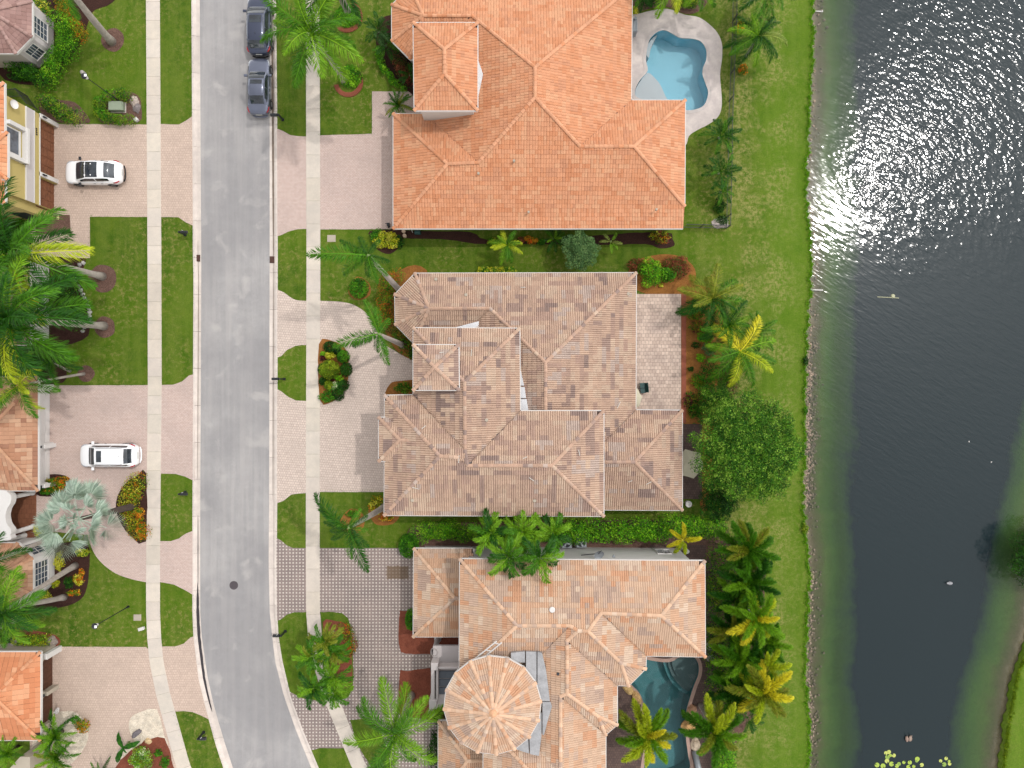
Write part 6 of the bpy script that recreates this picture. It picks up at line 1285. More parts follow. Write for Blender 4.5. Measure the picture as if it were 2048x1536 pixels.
    if P.get('antenna') is not None: m2 = MB(); m2.add([(P['antenna']-.08, 0, zr+.02), (P['antenna']+.08, -.02, zr+.04), (P['antenna']+.08, .02, zr+.04), (P['antenna']-.06, 0, zr+.12)], [(0, 1, 3), (0, 3, 2), (1, 2, 3)]); m2.build('antenna_fin', M['black'], r)
    return r
white = paint('white_car_paint', (.82, .82, .83), 0, .3); gun = paint('gunmetal_paint', A(66, 74, 98), .45, .3); silver = paint('silver_grey_paint', A(116, 122, 142), .5, .32)
car(185, 344, .9, PI, dict(L=4.75, W=1.93, H=1.6, belt=1.02, hood=.98, tail=1.06, f0=1.15, f1=.25, r1=-1.15, r0=-1.95, axf=1.4, axr=-1.42, paint=white, mirror=M['black'], suv=True, roofglass=[(2.72, 4.75, 2.3, 5.7, 'panoramic_roof')]), 'white coupe style suv with black glass roof on the upper left driveway')
car(216, 911, .9, PI, dict(L=4.85, W=1.93, H=1.74, belt=1.05, hood=1.02, tail=1.1, f0=1.35, f1=.62, r1=-1.6, r0=-2.1, axf=1.45, axr=-1.42, paint=white, roofglass=[(3.15, 3.62, 2.9, 5.1, 'sunroof')], antenna=-1.4, rails=True), 'white minivan with small dark sunroof parked on the lower left driveway')
car(516.5, 48, .9, PI/2, dict(L=4.85, W=1.95, H=1.7, belt=1.05, hood=1.02, tail=1.08, f0=1.25, f1=.5, r1=-1.55, r0=-2.1, axf=1.45, axr=-1.42, paint=gun, z=-.08, suv=True, rails=True, antenna=-1.1, group='grey cars parked nose to tail by the east kerb', roofglass=[(3.15, 3.9, 2.8, 5.2, 'sunroof')]), 'dark blue grey suv parked behind the silver sedan, top of the street')
car(517, 171, .75, PI/2, dict(L=4.75, W=1.82, H=1.44, belt=.93, hood=.88, tail=.98, f0=1.0, f1=.3, r1=-.95, r0=-1.6, axf=1.42, axr=-1.38, paint=silver, z=-.08, group='grey cars parked nose to tail by the east kerb', roofglass=[(3.15, 4.0, 2.7, 5.3, 'sunroof')]), 'silver grey sedan parked at the east kerb with red tail lights')
# ------------------------------------------------------------------ palms
FC = {'green': (A(56, 118, 14), A(100, 162, 30)), 'deep': (A(30, 84, 14), A(58, 118, 24)), 'bright': (A(104, 168, 20), A(150, 200, 44)), 'yellow': (A(150, 180, 24), A(200, 208, 50)), 'gold': (A(206, 200, 30), A(232, 222, 60)),
      'olive': (A(124, 150, 30), A(168, 176, 56)), 'brown': (A(176, 140, 50), A(200, 170, 80)), 'silver': (A(140, 162, 148), A(190, 206, 192)), 'pale': (A(130, 160, 60), A(176, 190, 96)), 'blue': (A(60, 106, 50), A(90, 134, 70))}
for k_ in list(FC): FC[k_] = tuple(tuple(min(.8, v*(1.15 if k_ in ('silver', 'gold', 'yellow') else .85)) for v in c) for c in FC[k_])
_fc = {}
def frond_mesh(kind, elev, cc, var):
    key = (kind, elev, cc, var)
    if key in _fc: return _fc[key]
    r = np.random.default_rng(abs(hash((kind, elev, cc, var))) % 10000 if False else (len(_fc)*97+13))
    K = dict(royal=dict(n=72, ll=.22, w=.0062, droop=1.25, vv=.3, jit=.3, pet=.07, sweep=.75, hang=.4, ring=3, prof=0),
             foxtail=dict(n=74, ll=.19, w=.0105, droop=1.35, vv=.5, jit=.3, pet=.08, sweep=.75, hang=.1, ring=6, prof=1),
             christmas=dict(n=54, ll=.27, w=.015, droop=1.7, vv=.55, jit=.15, pet=.10, sweep=.9, hang=.25, ring=2, prof=1),
             areca=dict(n=40, ll=.26, w=.012, droop=1.15, vv=.5, jit=.2, pet=.22, sweep=.85, hang=.2, ring=2, prof=0),
             phoenix=dict(n=56, ll=.2, w=.009, droop=1.1, vv=.35, jit=.4, pet=.05, sweep=.95, hang=.0, ring=3, prof=0))[kind]
    n = K['n']; e0 = math.radians(elev); drp = K['droop']*r.uniform(.85, 1.15)
    side = r.uniform(-.12, .12); N = 24; x = z = 0; P = [(0, 0, 0)]; T = []
    for i in range(N):
        t = i/N; a = e0-drp*t**1.25; x += math.cos(a)/N; z += math.sin(a)/N; P.append((x, side*t*t, z)); T.append(a)
    P = np.array(P); T.append(T[-1]); s_ = np.linspace(0, 1, N+1)
    def at(t): return np.array([np.interp(t, s_, P[:, k]) for k in range(3)]), np.interp(t, s_, T)
    V = []; C = []; c0, c1 = (np.array(c) for c in FC[cc]); tipc = np.array(FC['brown' if cc == 'olive' else cc][1])
    for i in range(n):
        t = K['pet']+(1-K['pet'])*(i+r.uniform(-.3, .3))/(n-1); t = min(max(t, 0), 1); p, a = at(t)
        tg = np.array((math.cos(a), 0, math.sin(a))); up = np.array((-math.sin(a), 0, math.cos(a))); sd = np.array((0, 1, 0)); u = (t-K['pet'])/(1-K['pet'])
        ln = K['ll']*((max(0, math.sin(PI*min(1, u*.86+.12)))**.6) if K['prof'] == 0 else (min(1, u*7+.25)*(1-max(0, u-.72)/.28*.65)))
        for q in range(K['ring']):
            if K['ring'] == 2: phi = (1 if q else -1)*(PI/2-K['vv'])
            elif K['ring'] == 3: phi = (1 if q else -1)*(PI/2-K['vv']*r.uniform(-1, 1.8))
            else: phi = r.uniform(-PI*.8, PI*.8)
            phi += r.normal(0, K['jit']); out = sd*math.sin(phi)+up*math.cos(phi); sw = K['sweep']*r.uniform(.8, 1.2)*(.5+.9*u)
            d = out*math.cos(sw)+tg*math.sin(sw); d /= np.linalg.norm(d); L_ = ln*r.uniform(.85, 1.1); tip = p+d*L_-np.array((0, 0, K['hang']*L_)); mid = p+d*L_*.45
            wv = np.cross(d, r.normal(0, 1, 3)*.45+up); wv /= np.linalg.norm(wv); w = K['w']*r.uniform(.8, 1.25)
            V += [p, mid+wv*w, tip, mid-wv*w]; f = r.uniform(0, 1)*.7+.3*u; C.append((c0*(1-f)+c1*f)*r.uniform(.72, 1.18) if r.random() > .06*u else tipc*.9)
    for i in range(N):
        w = .012*(1-i/N)+.0035; V += [P[i]+(0, w, .004), P[i+1]+(0, w*.8, .004), P[i+1]+(0, -w*.8, .004), P[i]+(0, -w, .004)]; C.append((c1*1.2 if kind != 'phoenix' else c0))
        V += [P[i]+(0, 0, -w), P[i+1]+(0, 0, -w), P[i+1]+(0, 0, w), P[i]+(0, 0, w)]; C.append(c1*1.1)
    me = quads_mesh('frond', np.array(V), 4, [[0, 1, 2, 3]], np.array(C), M['frond']); _fc[key] = me; return me
def fan_mesh(cc, var):
    key = ('fan', cc, var)
    if key in _fc: return _fc[key]
    r = np.random.default_rng(var+5); V = []; C = []; c0, c1 = (np.array(c) for c in FC[cc]); n = 34; pl = .56
    for i in range(n):
        a = (i/(n-1)-.5)*PI*1.1; ln = .46*(1-.22*abs(a)/(PI*.75))*r.uniform(.9, 1.05); lift = .07*(1 if i % 2 else -1)*.3
        d = np.array((math.cos(a), math.sin(a), -.15-.35*(abs(a)/2.3)**2+.1)); p = np.array((pl, 0, 0)); b = p+d*.05; m_ = p+d*ln*.6; t = p+d*ln-np.array((0, 0, .05)); sd = np.array((-math.sin(a), math.cos(a), 0))
        w = .6*ln*math.sin(PI*.55/(n-1))*1.1; up = np.array((0, 0, .02)); V += [b, m_+sd*w+up, t, m_-sd*w-up]; C.append((c0+(c1-c0)*r.random())*r.uniform(.8, 1.15))
    V += [np.array((0, .012, 0)), np.array((pl, .008, 0)), np.array((pl, -.008, 0)), np.array((0, -.012, 0))]; C.append(c1)
    me = quads_mesh('fan_frond', np.array(V), 4, [[0, 1, 2, 3]], np.array(C), M['frond']); _fc[key] = me; return me
def palm(kind, base, crown, h, R, nf, cols, label, group=None, rt=.2, name='palm_tree', mat='trunk', shaft=True, elevs=(70, 52, 36, 20, 4, -16), az0=None, azs=None, lens=None, trunk=True, seed=None, cat='palm tree', bare_elev=None, base_h=0):
    rr = random.Random(seed if seed is not None else int(base[0]*7+base[1])); bx, by = W(*base); cx, cy = W(*crown, h)
    root = empty(name, (bx, by, 0), label=label, cat=cat, group=group); c = Vector((cx-bx, cy-by, h))
    if trunk:
        mb = MB(); n = 12; pts = []; rad = []
        for i in range(n+1):
            t = i/n; pts.append((c.x*t**1.15, c.y*t**1.15, (h-.1)*t)); b_ = rt*(1.0+.55*math.exp(-t*14)+.12*math.sin(PI*min(1, t*1.3))-.38*t); rad.append(b_*(1+.03*math.sin(i*5)))
        mb.tube(pts, rad, 12); mb.build('trunk', M[mat], root, smooth=True)
        if shaft: mb = MB(); mb.tube([c+Vector((0, 0, -.25*R/4-.6)), c+Vector((0, 0, -.3)), c+Vector((0, 0, .15))], [rt*.62, rt*.75, rt*.3], 10); mb.build('crownshaft', M['shaft'], root, smooth=True)
    ga = rr.uniform(0, 6.28) if az0 is None else az0
    for i in range(nf):
        az = (azs[i] if azs is not None and i < len(azs) else ga+i*2.399963)+rr.uniform(-.15, .15); el = elevs[min(len(elevs)-1, int(i*len(elevs)/nf))]; cc = cols[rr.randrange(len(cols))] if not (el <= -10 and bare_elev) else bare_elev
        s_ = R*rr.uniform(.86, 1.08)*(1.0 if el < 60 else .8)*(lens[i] if lens and i < len(lens) else 1)
        if kind == 'fan': me = fan_mesh(cc, rr.randrange(4)); ob = link('frond', me, root, c, (rr.uniform(-.3, .3), -math.radians(el), az), s_)
        else: me = frond_mesh(kind, el, cc, rr.randrange(3)); ob = link('frond', me, root, c, (rr.uniform(-.25, .25), 0, az), s_)
        ob.rotation_mode = 'XYZ'
    return root
M['shaft'] = simple('crownshaft', A(126, 150, 84), .5, .12)
G_ = ('green', 'green', 'deep', 'bright')
px_az = lambda *d: [math.radians(v) for v in d]
# royal palms
palm('royal', (690, 162), (624, 66), 9.0, 4.3, 16, ('green', 'bright', 'green'), 'tall palm with full round crown over the sidewalk beside the grey cars', rt=.24)
palm('royal', (697, 26), (656, -55), 9.0, 4.0, 15, ('green', 'deep', 'pale'), 'tall palm with only its lower fronds in view at the top by the brick ring', rt=.24)
palm('royal', (224, 84), (100, -70), 10.0, 3.4, 12, G_, 'leaning grey palm trunk rising from the mulch ring at the top left', rt=.26)
palm('royal', (205, 553), (28, 508), 10.0, 5.2, 21, ('green', 'yellow', 'green', 'deep', 'green', 'deep'), 'tall palm with yellow green fronds rising from the upper mulch ring', 'tall palms on the left lawn', rt=.24)
palm('royal', (208, 652), (22, 640), 10.4, 5.4, 22, ('green', 'deep', 'green', 'deep', 'green', 'bright', 'yellow'), 'tall palm with long bare trunk rising from the middle mulch ring', 'tall palms on the left lawn', rt=.25)
palm('royal', (168, 748), (40, 770), 6.2, 2.9, 11, ('green', 'yellow', 'bright'), 'thin leaning palm over the brown tiled roof and white garage', rt=.1, shaft=False)
palm('royal', (140, 742), (102, 722), 4.0, 2.4, 10, ('green', 'deep', 'green'), 'short slender palm between the left lawn and the white garage', rt=.09, shaft=False)
palm('royal', (58, 660), (-20, 690), 7.0, 3.4, 12, ('green', 'deep'), 'palm crown at the left edge below the two tall lawn palms', rt=.18)
palm('royal', (801, 582), (736, 511), 10.0, 3.6, 9, ('deep', 'green'), 'palm with pale trunk leaning out beside the middle house bay roof', 'palms in front of the middle house', rt=.22, elevs=(55, 30, 12, 0, -10), azs=px_az(176, 150, -55, -75, 105, 60, 200, -30, -100), lens=(1.2, .7, .62, .6, .55, .5, .8, .45, .5))
palm('royal', (806, 690), (757, 668), 9.4, 3.3, 8, ('deep', 'green'), 'palm with long frond reaching towards the round planting island', 'palms in front of the middle house', rt=.2, elevs=(50, 25, 8, -5), azs=px_az(184, 104, -85, 92, -65, 192, 60, -110), lens=(1.1, .85, .75, .7, .5, .8, .5, .5))
palm('royal', (768, 1014), (697, 1056), 9.4, 3.1, 11, ('deep', 'green', 'green'), 'palm with drooping fronds above the front lawn south of the middle house', 'palms in front of the middle house', rt=.22, elevs=(50, 25, 8, -5), azs=px_az(125, -68, 140, -52, 160, -88, 60, 215, 190, 20, -20), lens=(1.15, 1.1, .8, .75, .7, .8, .6, .6, .5, .6, .5))
palm('royal', (823, 1390), (790, 1466), 6.5, 4.2, 14, ('green', 'green', 'bright'), 'large palm with wide crown at the bottom beside the turret house bed', rt=.22, elevs=(65, 48, 30, 18, 6, -8))
palm('royal', (151, 1131), (6, 1225), 9.6, 3.3, 14, ('green', 'deep', 'bright'), 'palm whose long trunk crosses the lower bay window of the white house', 'trunks leaning over the white bay house', rt=.2)
palm('royal', (128, 1194), (16, 1215), 6.8, 3.0, 13, ('green', 'bright'), 'palm rooted in the dark bed corner below the bay window', 'trunks leaning over the white bay house', rt=.2)
palm('royal', (104, 1076), (-24, 1128), 8.6, 3.0, 11, ('green', 'deep'), 'palm whose trunk crosses the white house just under the portico', 'trunks leaning over the white bay house', rt=.17)
palm('royal', (30, 1240), (-90, 1290), 8.0, 2.6, 8, ('green',), 'bare palm trunk entering at the left edge above the orange garage roof', rt=.2)
palm('fan', (268, 1012), (158, 1038), 6.5, 3.3, 22, ('silver',), 'silver blue fan palm spreading over the circular driveway', rt=.25, mat='darktrunk', shaft=False, elevs=(75, 55, 38, 22, 8, -8, -20), lens=(.5, .55, .6, .62, .7, .8, .95, 1.05, .8, 1.1, .7, 1.0, .75, .9, 1.1, .85, 1.0, .7, .95, .8, 1.05, .9))
# foxtail and christmas palms
Y_ = ('yellow', 'bright', 'gold'); YG = ('bright', 'yellow', 'green', 'olive')
palm('foxtail', (1362, 1098), (1366, 1080), 3.6, 1.5, 6, ('gold', 'gold', 'yellow'), 'small palm with bright yellow fronds at the end of the tall hedge', rt=.09, elevs=(35, 20, 10), azs=px_az(88, 8, 200, -85, 140, 250), shaft=False)
palm('foxtail', (1277, 1448), (1291, 1470), 5.0, 2.75, 17, ('yellow', 'gold', 'bright', 'olive', 'bright'), 'broad yellow green foxtail palm overhanging the teal pool', rt=.15, elevs=(65, 45, 30, 15, 0))
palm('foxtail', (1400, 1410), (1426, 1462), 5.2, 2.7, 15, ('green', 'olive', 'yellow', 'bright'), 'foxtail palm with curved trunk on the east side of the teal pool', rt=.14, elevs=(65, 45, 30, 15, 0))
for b_, c_2, h_, R_2, n_, cs, lab in (
        ((1478, 1090), (1493, 1098), 4.6, 2.5, 13, ('green', 'green', 'deep', 'olive'), 'northernmost foxtail palm of the lakeside row, with brown tipped upright frond'),
        ((1484, 1148), (1500, 1162), 4.4, 2.5, 14, ('green', 'deep', 'green', 'bright'), 'dark green foxtail palm second from the north in the lakeside row'),
        ((1490, 1215), (1510, 1236), 5.2, 2.4, 12, ('yellow', 'bright', 'gold', 'bright'), 'yellow green foxtail palm in the middle of the lakeside row, with one golden frond'),
        ((1470, 1298), (1482, 1318), 4.2, 2.2, 12, ('green', 'bright', 'deep'), 'green foxtail palm just south of the golden frond in the lakeside row'),
        ((1520, 1268), (1536, 1285), 3.6, 1.8, 10, ('bright', 'green'), 'small outer foxtail palm on the lawn side of the lakeside row'),
        ((1462, 1180), (1474, 1192), 3.6, 2.1, 11, ('green', 'bright', 'deep'), 'green foxtail palm set back towards the wall between the second and middle palms'), ((1452, 1250), (1462, 1262), 3.6, 2.0, 11, ('green', 'deep', 'olive'), 'green foxtail palm set back left of the middle yellow green palm'),
        ((1460, 1362), (1470, 1380), 3.8, 2.2, 11, ('bright', 'green', 'deep'), 'green foxtail palm between the hedge and the yellow tipped southern palm'), ((1510, 1312), (1526, 1332), 4.2, 2.1, 11, ('yellow', 'bright', 'green'), 'bright foxtail palm on the lawn side just north of the yellow tipped palm'),
        ((1502, 1352), (1522, 1384), 5.2, 2.5, 13, ('yellow', 'bright', 'olive', 'gold'), 'yellow tipped foxtail palm at the south end of the lakeside row')):
    palm('foxtail', b_, c_2, h_, R_2*1.1, n_+3, cs, lab, 'foxtail palms in the lakeside row', rt=.13, elevs=(65, 45, 28, 12, -5))
palm('areca', (1490, 1425), (1494, 1434), 1.6, 1.5, 11, ('deep', 'deep', 'green'), 'small dark green palm near the dry lawn patch south of the lakeside row', rt=.08, shaft=False, elevs=(50, 30, 12))
for b_, c_2, h_, R_2, cs, lab in (((977, 1040), (982, 1066), 6.8, 2.0, ('green', 'bright', 'deep'), 'left of three small palms on the hedge line between the two lower roofs'), ((1042, 1040), (1044, 1064), 6.9, 1.95, ('green', 'bright'), 'middle of three small palms on the hedge line between the two lower roofs'),
        ((1098, 1042), (1106, 1066), 6.6, 1.9, ('green', 'bright', 'deep'), 'right of three small palms on the hedge line, beside the air conditioners'), ((1016, 1072), (1016, 1114), 7.6, 2.0, ('deep', 'green', 'bright'), 'small palm overlapping the north edge of the turret house roof, left one'),
        ((1075, 1073), (1081, 1115), 7.8, 2.0, ('deep', 'green', 'bright'), 'small palm overlapping the north edge of the turret house roof, right one')):
    palm('christmas', b_, c_2, h_, R_2, 14, cs, lab, 'small palms between the two lower roofs', rt=.09, elevs=(60, 42, 28, 14, 0))
for b_, c_2, h_, R_2, cs, lab in (((668, 1262), (650, 1283), 4.4, 1.75, ('green', 'bright', 'olive'), 'northernmost small palm on the lawn island, beside the red tinged shrub'), ((672, 1290), (666, 1304), 4.0, 1.7, ('green', 'olive'), 'small palm on the red mulch in the middle of the island, right side'),
        ((655, 1300), (624, 1312), 4.6, 1.7, ('bright', 'green', 'olive'), 'small palm leaning left over the curving sidewalk'), ((672, 1338), (664, 1354), 4.2, 1.75, ('green', 'bright'), 'small palm above the southern tip of the island, right side'),
        ((662, 1352), (628, 1376), 4.4, 1.75, ('bright', 'green', 'deep'), 'small palm leaning left over the verge at the south of the island'), ((680, 1368), (668, 1386), 3.8, 1.5, ('green', 'bright'), 'southernmost small palm hanging over the sidewalk end')):
    palm('christmas', b_, c_2, h_, R_2, 14, cs, lab, 'small palms on the lawn island', rt=.08, elevs=(60, 42, 28, 14, 0))
# garden palms, arecas
palm('areca', (1438, 276), (1441, 274), 1.9, 1.75, 16, ('deep', 'green', 'deep'), 'upper of two dark feathery palm clumps by the pool fence', 'dark palm clumps by the pool fence', rt=.09, shaft=False, elevs=(70, 50, 32, 14))
palm('areca', (1436, 346), (1441, 344), 1.9, 1.7, 15, ('deep', 'green', 'deep'), 'middle dark feathery palm clump by the pool fence', 'dark palm clumps by the pool fence', rt=.09, shaft=False, elevs=(70, 50, 32, 14))
palm('areca', (1440, 385), (1444, 382), 1.3, 1.2, 10, ('deep', 'deep', 'green'), 'smallest and lowest dark palm clump at the pool fence end', 'dark palm clumps by the pool fence', rt=.07, shaft=False, elevs=(60, 40, 20))
palm('royal', (1492, 112), (1516, 72), 3.6, 2.7, 15, ('green', 'pale', 'bright', 'deep'), 'feathery palm on the lake lawn beyond the pool fence, top right of the pool', rt=.11, shaft=False, elevs=(60, 40, 20, 5, -12))
palm('royal', (1496, 8), (1530, -18), 4.5, 2.7, 12, ('green', 'deep'), 'feathery palm cut by the top edge beside the lake lawn', rt=.11, shaft=False)
palm('royal', (1330, -20), (1342, -48), 4.6, 3.0, 13, ('bright', 'yellow', 'green'), 'yellowish palm fronds hanging in from the top edge above the blue pool', rt=.12, elevs=(50, 30, 10, -12))
palm('areca', (1280, -8), (1284, -14), 2.6, 1.7, 11, ('deep', 'deep', 'green'), 'dark palm clump at the top edge near the orange roof corner', rt=.08, shaft=False, elevs=(50, 30, 10))
palm('areca', (1395, -20), (1400, -26), 2.8, 2.0, 12, ('green', 'bright'), 'green palm clump at the top edge above the pool deck corner', rt=.08, shaft=False, elevs=(50, 30, 10))
palm('royal', (1011, 484), (1013, 489), 2.4, 1.7, 12, ('bright', 'green', 'yellow'), 'light green palm between the orange roof and the middle house', rt=.08, shaft=False, elevs=(65, 45, 28, 10))
palm('areca', (1222, 482), (1221, 484), 1.6, 1.0, 6, ('bright', 'pale'), 'small sparse yellow green palm right of the round grey green tree', rt=.05, shaft=False, elevs=(40, 20))
palm('areca', (1107, 478), (1108, 478), 1.0, 1.15, 12, ('green', 'bright', 'deep'), 'low bushy palm against the wall left of the round tree', rt=.05, shaft=False, elevs=(60, 35, 15))
palm('royal', (1412, 600), (1424, 598), 3.0, 3.1, 16, ('deep', 'green', 'olive'), 'wide dusky palm overhanging the patio corner of the middle house', rt=.1, shaft=False, elevs=(60, 40, 22, 8, -8))
palm('royal', (1440, 655), (1457, 652), 2.8, 2.5, 14, ('green', 'deep', 'bright'), 'green palm in the orange mulch bed north of the yellow tipped palm', rt=.1, shaft=False, elevs=(60, 40, 22, 8))
palm('royal', (1462, 704), (1480, 703), 3.4, 3.2, 12, ('yellow', 'green', 'bright', 'gold'), 'palm with bright yellow tipped fronds in the bed by the lake lawn', rt=.11, shaft=False, elevs=(45, 28, 14, 2), azs=px_az(195, -40, -70, -95, -25, 60, 130, 170, 20, 100, -130, 240))
palm('royal', (1500, 668), (1514, 666), 2.2, 1.9, 10, ('deep', 'green', 'green'), 'small green palm at the lawn edge of the lakeside bed', rt=.07, shaft=False, elevs=(50, 30, 12))
palm('areca', (758, 64), (757, 62), 1.6, 1.5, 14, ('deep', 'deep', 'blue'), 'dark low palm in the bed left of the orange bay roof', rt=.07, shaft=False, elevs=(65, 42, 20))
palm('areca', (772, 92), (772, 92), 1.2, 1.3, 11, ('deep', 'green'), 'dark low palm just below the first in the curved bed', rt=.07, shaft=False, elevs=(55, 35, 15))
palm('phoenix', (797, 212), (797, 210), 1.7, 1.45, 16, ('olive', 'green', 'deep'), 'pygmy date palm on the driveway corner beside the orange tower', rt=.07, shaft=False, elevs=(65, 40, 20, 0))
palm('areca', (818, 150), (820, 150), 1.4, 1.1, 11, ('deep', 'deep'), 'dark fern like palm pressed against the orange tower roof', rt=.05, shaft=False, elevs=(60, 35, 15))
for b_, c_2, h_, R_2, n_, cs, lab in (((124, 1462), (112, 1468), 2.8, 1.9, 22, ('green', 'deep', 'bright'), 'upper bushy date palm beside the arched garage house gravel bed'), ((128, 1500), (114, 1512), 2.6, 1.9, 20, ('green', 'olive', 'bright'), 'lower bushy date palm at the gravel bed, bottom left'), ((36, 1494), (18, 1504), 3.2, 1.6, 16, ('green', 'bright'), 'bushy date palm over the entry block at the bottom left edge'), ((208, 1540), (204, 1544), 1.6, 1.4, 14, ('deep', 'green'), 'date palm cut by the bottom edge between driveway and red mulch')):
    palm('phoenix', b_, c_2, h_, R_2, n_, cs, lab, 'bushy date palms at the bottom left', rt=.14, shaft=False, elevs=(75, 55, 35, 15), mat='darktrunk')
palm('areca', (765, 1530), (768, 1534), 1.2, 1.3, 12, ('deep', 'green'), 'low palm at the bottom edge beneath the large palm crown', rt=.06, shaft=False, elevs=(55, 30, 12))
# travellers' style broad leaf plant
def broad(px, py, azs, ln, label, cc='deep'):
    root = empty('banana_plant', (*W(px, py), 0), label=label, cat='plant'); mb = MB(); mb.tube([(0, 0, 0), (0, 0, .9)], [.1, .05], 8); mb.build('stem', M['shaft'], root)
    c0, c1 = FC[cc]
    for a, l in zip(azs, ln):
        mb = MB(); n = 12; V = []; 
        for i in range(n+1):
            t = i/n; w = .22*max(0, math.sin(PI*min(1, t*.93+.07)))**.7*l/1.6; x = l*t*math.cos(.5*t); z = .9+.45*l*(t-t*t*1.25)
            V += [(x, w*(1+.1*math.sin(i*2.1)), z+.05), (x, 0, z), (x, -w*(1+.1*math.cos(i*1.7)), z+.05)]
        mb.add(V, [(i*3+j, (i+1)*3+j, (i+1)*3+j+1, i*3+j+1) for i in range(n) for j in range(2)]); 
        for i in range(len(mb.c)): f = random.random(); mb.c[i] = tuple((c0[k]*(1-f)+c1[k]*f) for k in range(3))
        o_ = mb.build('leaf', M['frond'], root); o_.rotation_euler.z = math.radians(a)
broad(259, 1484, (112, 245, 20, -60), (1.5, 1.65, 1.6, .6), 'broad leaved plant with three big dark leaves by the white gravel')
# ------------------------------------------------------------------ trees, hedges and shrubs
PL = {'green': [A(66, 130, 18), A(92, 156, 28), A(44, 100, 16)], 'lime': [A(120, 184, 24), A(84, 156, 20), A(152, 204, 44)], 'dark': [A(34, 80, 16), A(54, 104, 22), A(24, 60, 14)], 'yellow': [A(200, 196, 40), A(156, 178, 34), A(218, 216, 80)],
      'croton': [A(90, 120, 14), A(140, 134, 20), A(196, 124, 20), A(62, 108, 18), A(186, 92, 26)], 'orange': [A(226, 110, 24), A(180, 126, 26), A(84, 124, 20), A(222, 156, 40)], 'red': [A(126, 60, 44), A(160, 88, 62), A(100, 88, 36), A(80, 92, 34)], 'maroon': [A(80, 30, 40), A(108, 44, 46), A(56, 26, 30)],
      'greygreen': [A(92, 128, 74), A(116, 148, 90), A(70, 104, 58)], 'olive': [A(116, 146, 26), A(92, 124, 22), A(144, 164, 36)], 'white': [A(206, 220, 170), A(150, 190, 100), A(90, 140, 60)], 'mix': [A(78, 134, 22), A(130, 144, 26), A(156, 110, 36), A(56, 104, 20)], 'tree': [A(66, 118, 24), A(92, 144, 34), A(134, 174, 60), A(38, 84, 18), A(50, 100, 22)]}
for k_ in PL: PL[k_] = [tuple(min(.8, v*1.3) for v in c) for c in PL[k_]]
def leaves(name, lobes, n, size, pal, parent=None, loc=(0, 0, 0), up=.25, fill=.35, flat=1.0, seed=0, width=.5):
    r = np.random.default_rng(seed+11); lb = np.array(lobes, float); vol = (lb[:, 3]*lb[:, 4]); idx = r.choice(len(lb), n, p=vol/vol.sum())
    d = r.normal(0, 1, (n, 3)); d /= np.linalg.norm(d, axis=1)[:, None]; d[:, 2] = np.where(d[:, 2] < -.45, -d[:, 2], d[:, 2])
    rad = 1-fill*r.random(n)**1.6; c = lb[idx, :3]+d*lb[idx, 3:6]*rad[:, None]
    c += r.normal(0, .012, (n, 3)); c[:, 2] = np.maximum(c[:, 2], .03)
    nrm = d*.75+r.normal(0, .55, (n, 3))+np.array((0, 0, up)); nrm /= np.linalg.norm(nrm, axis=1)[:, None]
    t = np.cross(nrm, r.normal(0, 1, (n, 3))); t /= np.linalg.norm(t, axis=1)[:, None]; b = np.cross(nrm, t); s_ = size*r.uniform(.6, 1.3, n)[:, None]
    V = np.stack([c-t*s_*.5, c+b*s_*width*.5+nrm*s_*.08, c+t*s_*.5, c-b*s_*width*.5+nrm*s_*.08], 1).reshape(-1, 3)
    P = np.array(pal); 
    k = r.integers(0, len(P), 97)[(np.floor(c[:, 0]*2.2)*7+np.floor(c[:, 1]*2.2)*13+np.floor(c[:, 2]*2)*5+idx*3).astype(int) % 97]; k = np.where(r.random(n) < .72, k, r.integers(0, len(P), n)); C = P[k]*r.uniform(.72, 1.2, (n, 1))
    me = quads_mesh(name, V, 4, [[0, 1, 2, 3]], C, M['leaf']); return link(name, me, parent, loc)
def lobes_for(rx, ry, h, k, rr, clipped=False):
    if clipped: return [(0, 0, h*.42, rx, ry, h*.58)]
    L_ = [(0, 0, h*.4, rx*.72, ry*.72, h*.55)]
    for i in range(k):
        a = 2*PI*i/k+rr.uniform(-.3, .3); q = rr.uniform(.45, .72); s_ = rr.uniform(.32, .5); L_.append((rx*q*math.cos(a), ry*q*math.sin(a), h*rr.uniform(.3, .62), rx*s_, ry*s_, h*rr.uniform(.3, .45)))
    return L_
def shrub(px, py, rxp, ryp, h, pal, label, name='shrub', cat='shrub', clipped=False, size=.13, dens=230, group=None, rot=0, fill=.35, k=6):
    rr = random.Random(int(px*3+py)); rx, ry = rxp/S*1.1, ryp/S*1.1; x, y = W(px, py, h*.55); area = PI*rx*ry+2*(rx+ry)*h*.8
    n = int(max(120, min(16000, area*dens*(.13/size)**2*(1.8 if clipped else 1.2))))
    o = leaves(name, lobes_for(rx, ry, h, k, rr, clipped), n, size, PL[pal] if isinstance(pal, str) else sum((PL[p] for p in pal), []), None, (x, y, 0), seed=int(px+py), fill=fill); o.rotation_euler.z = rot; return tag(o, label, cat, group)
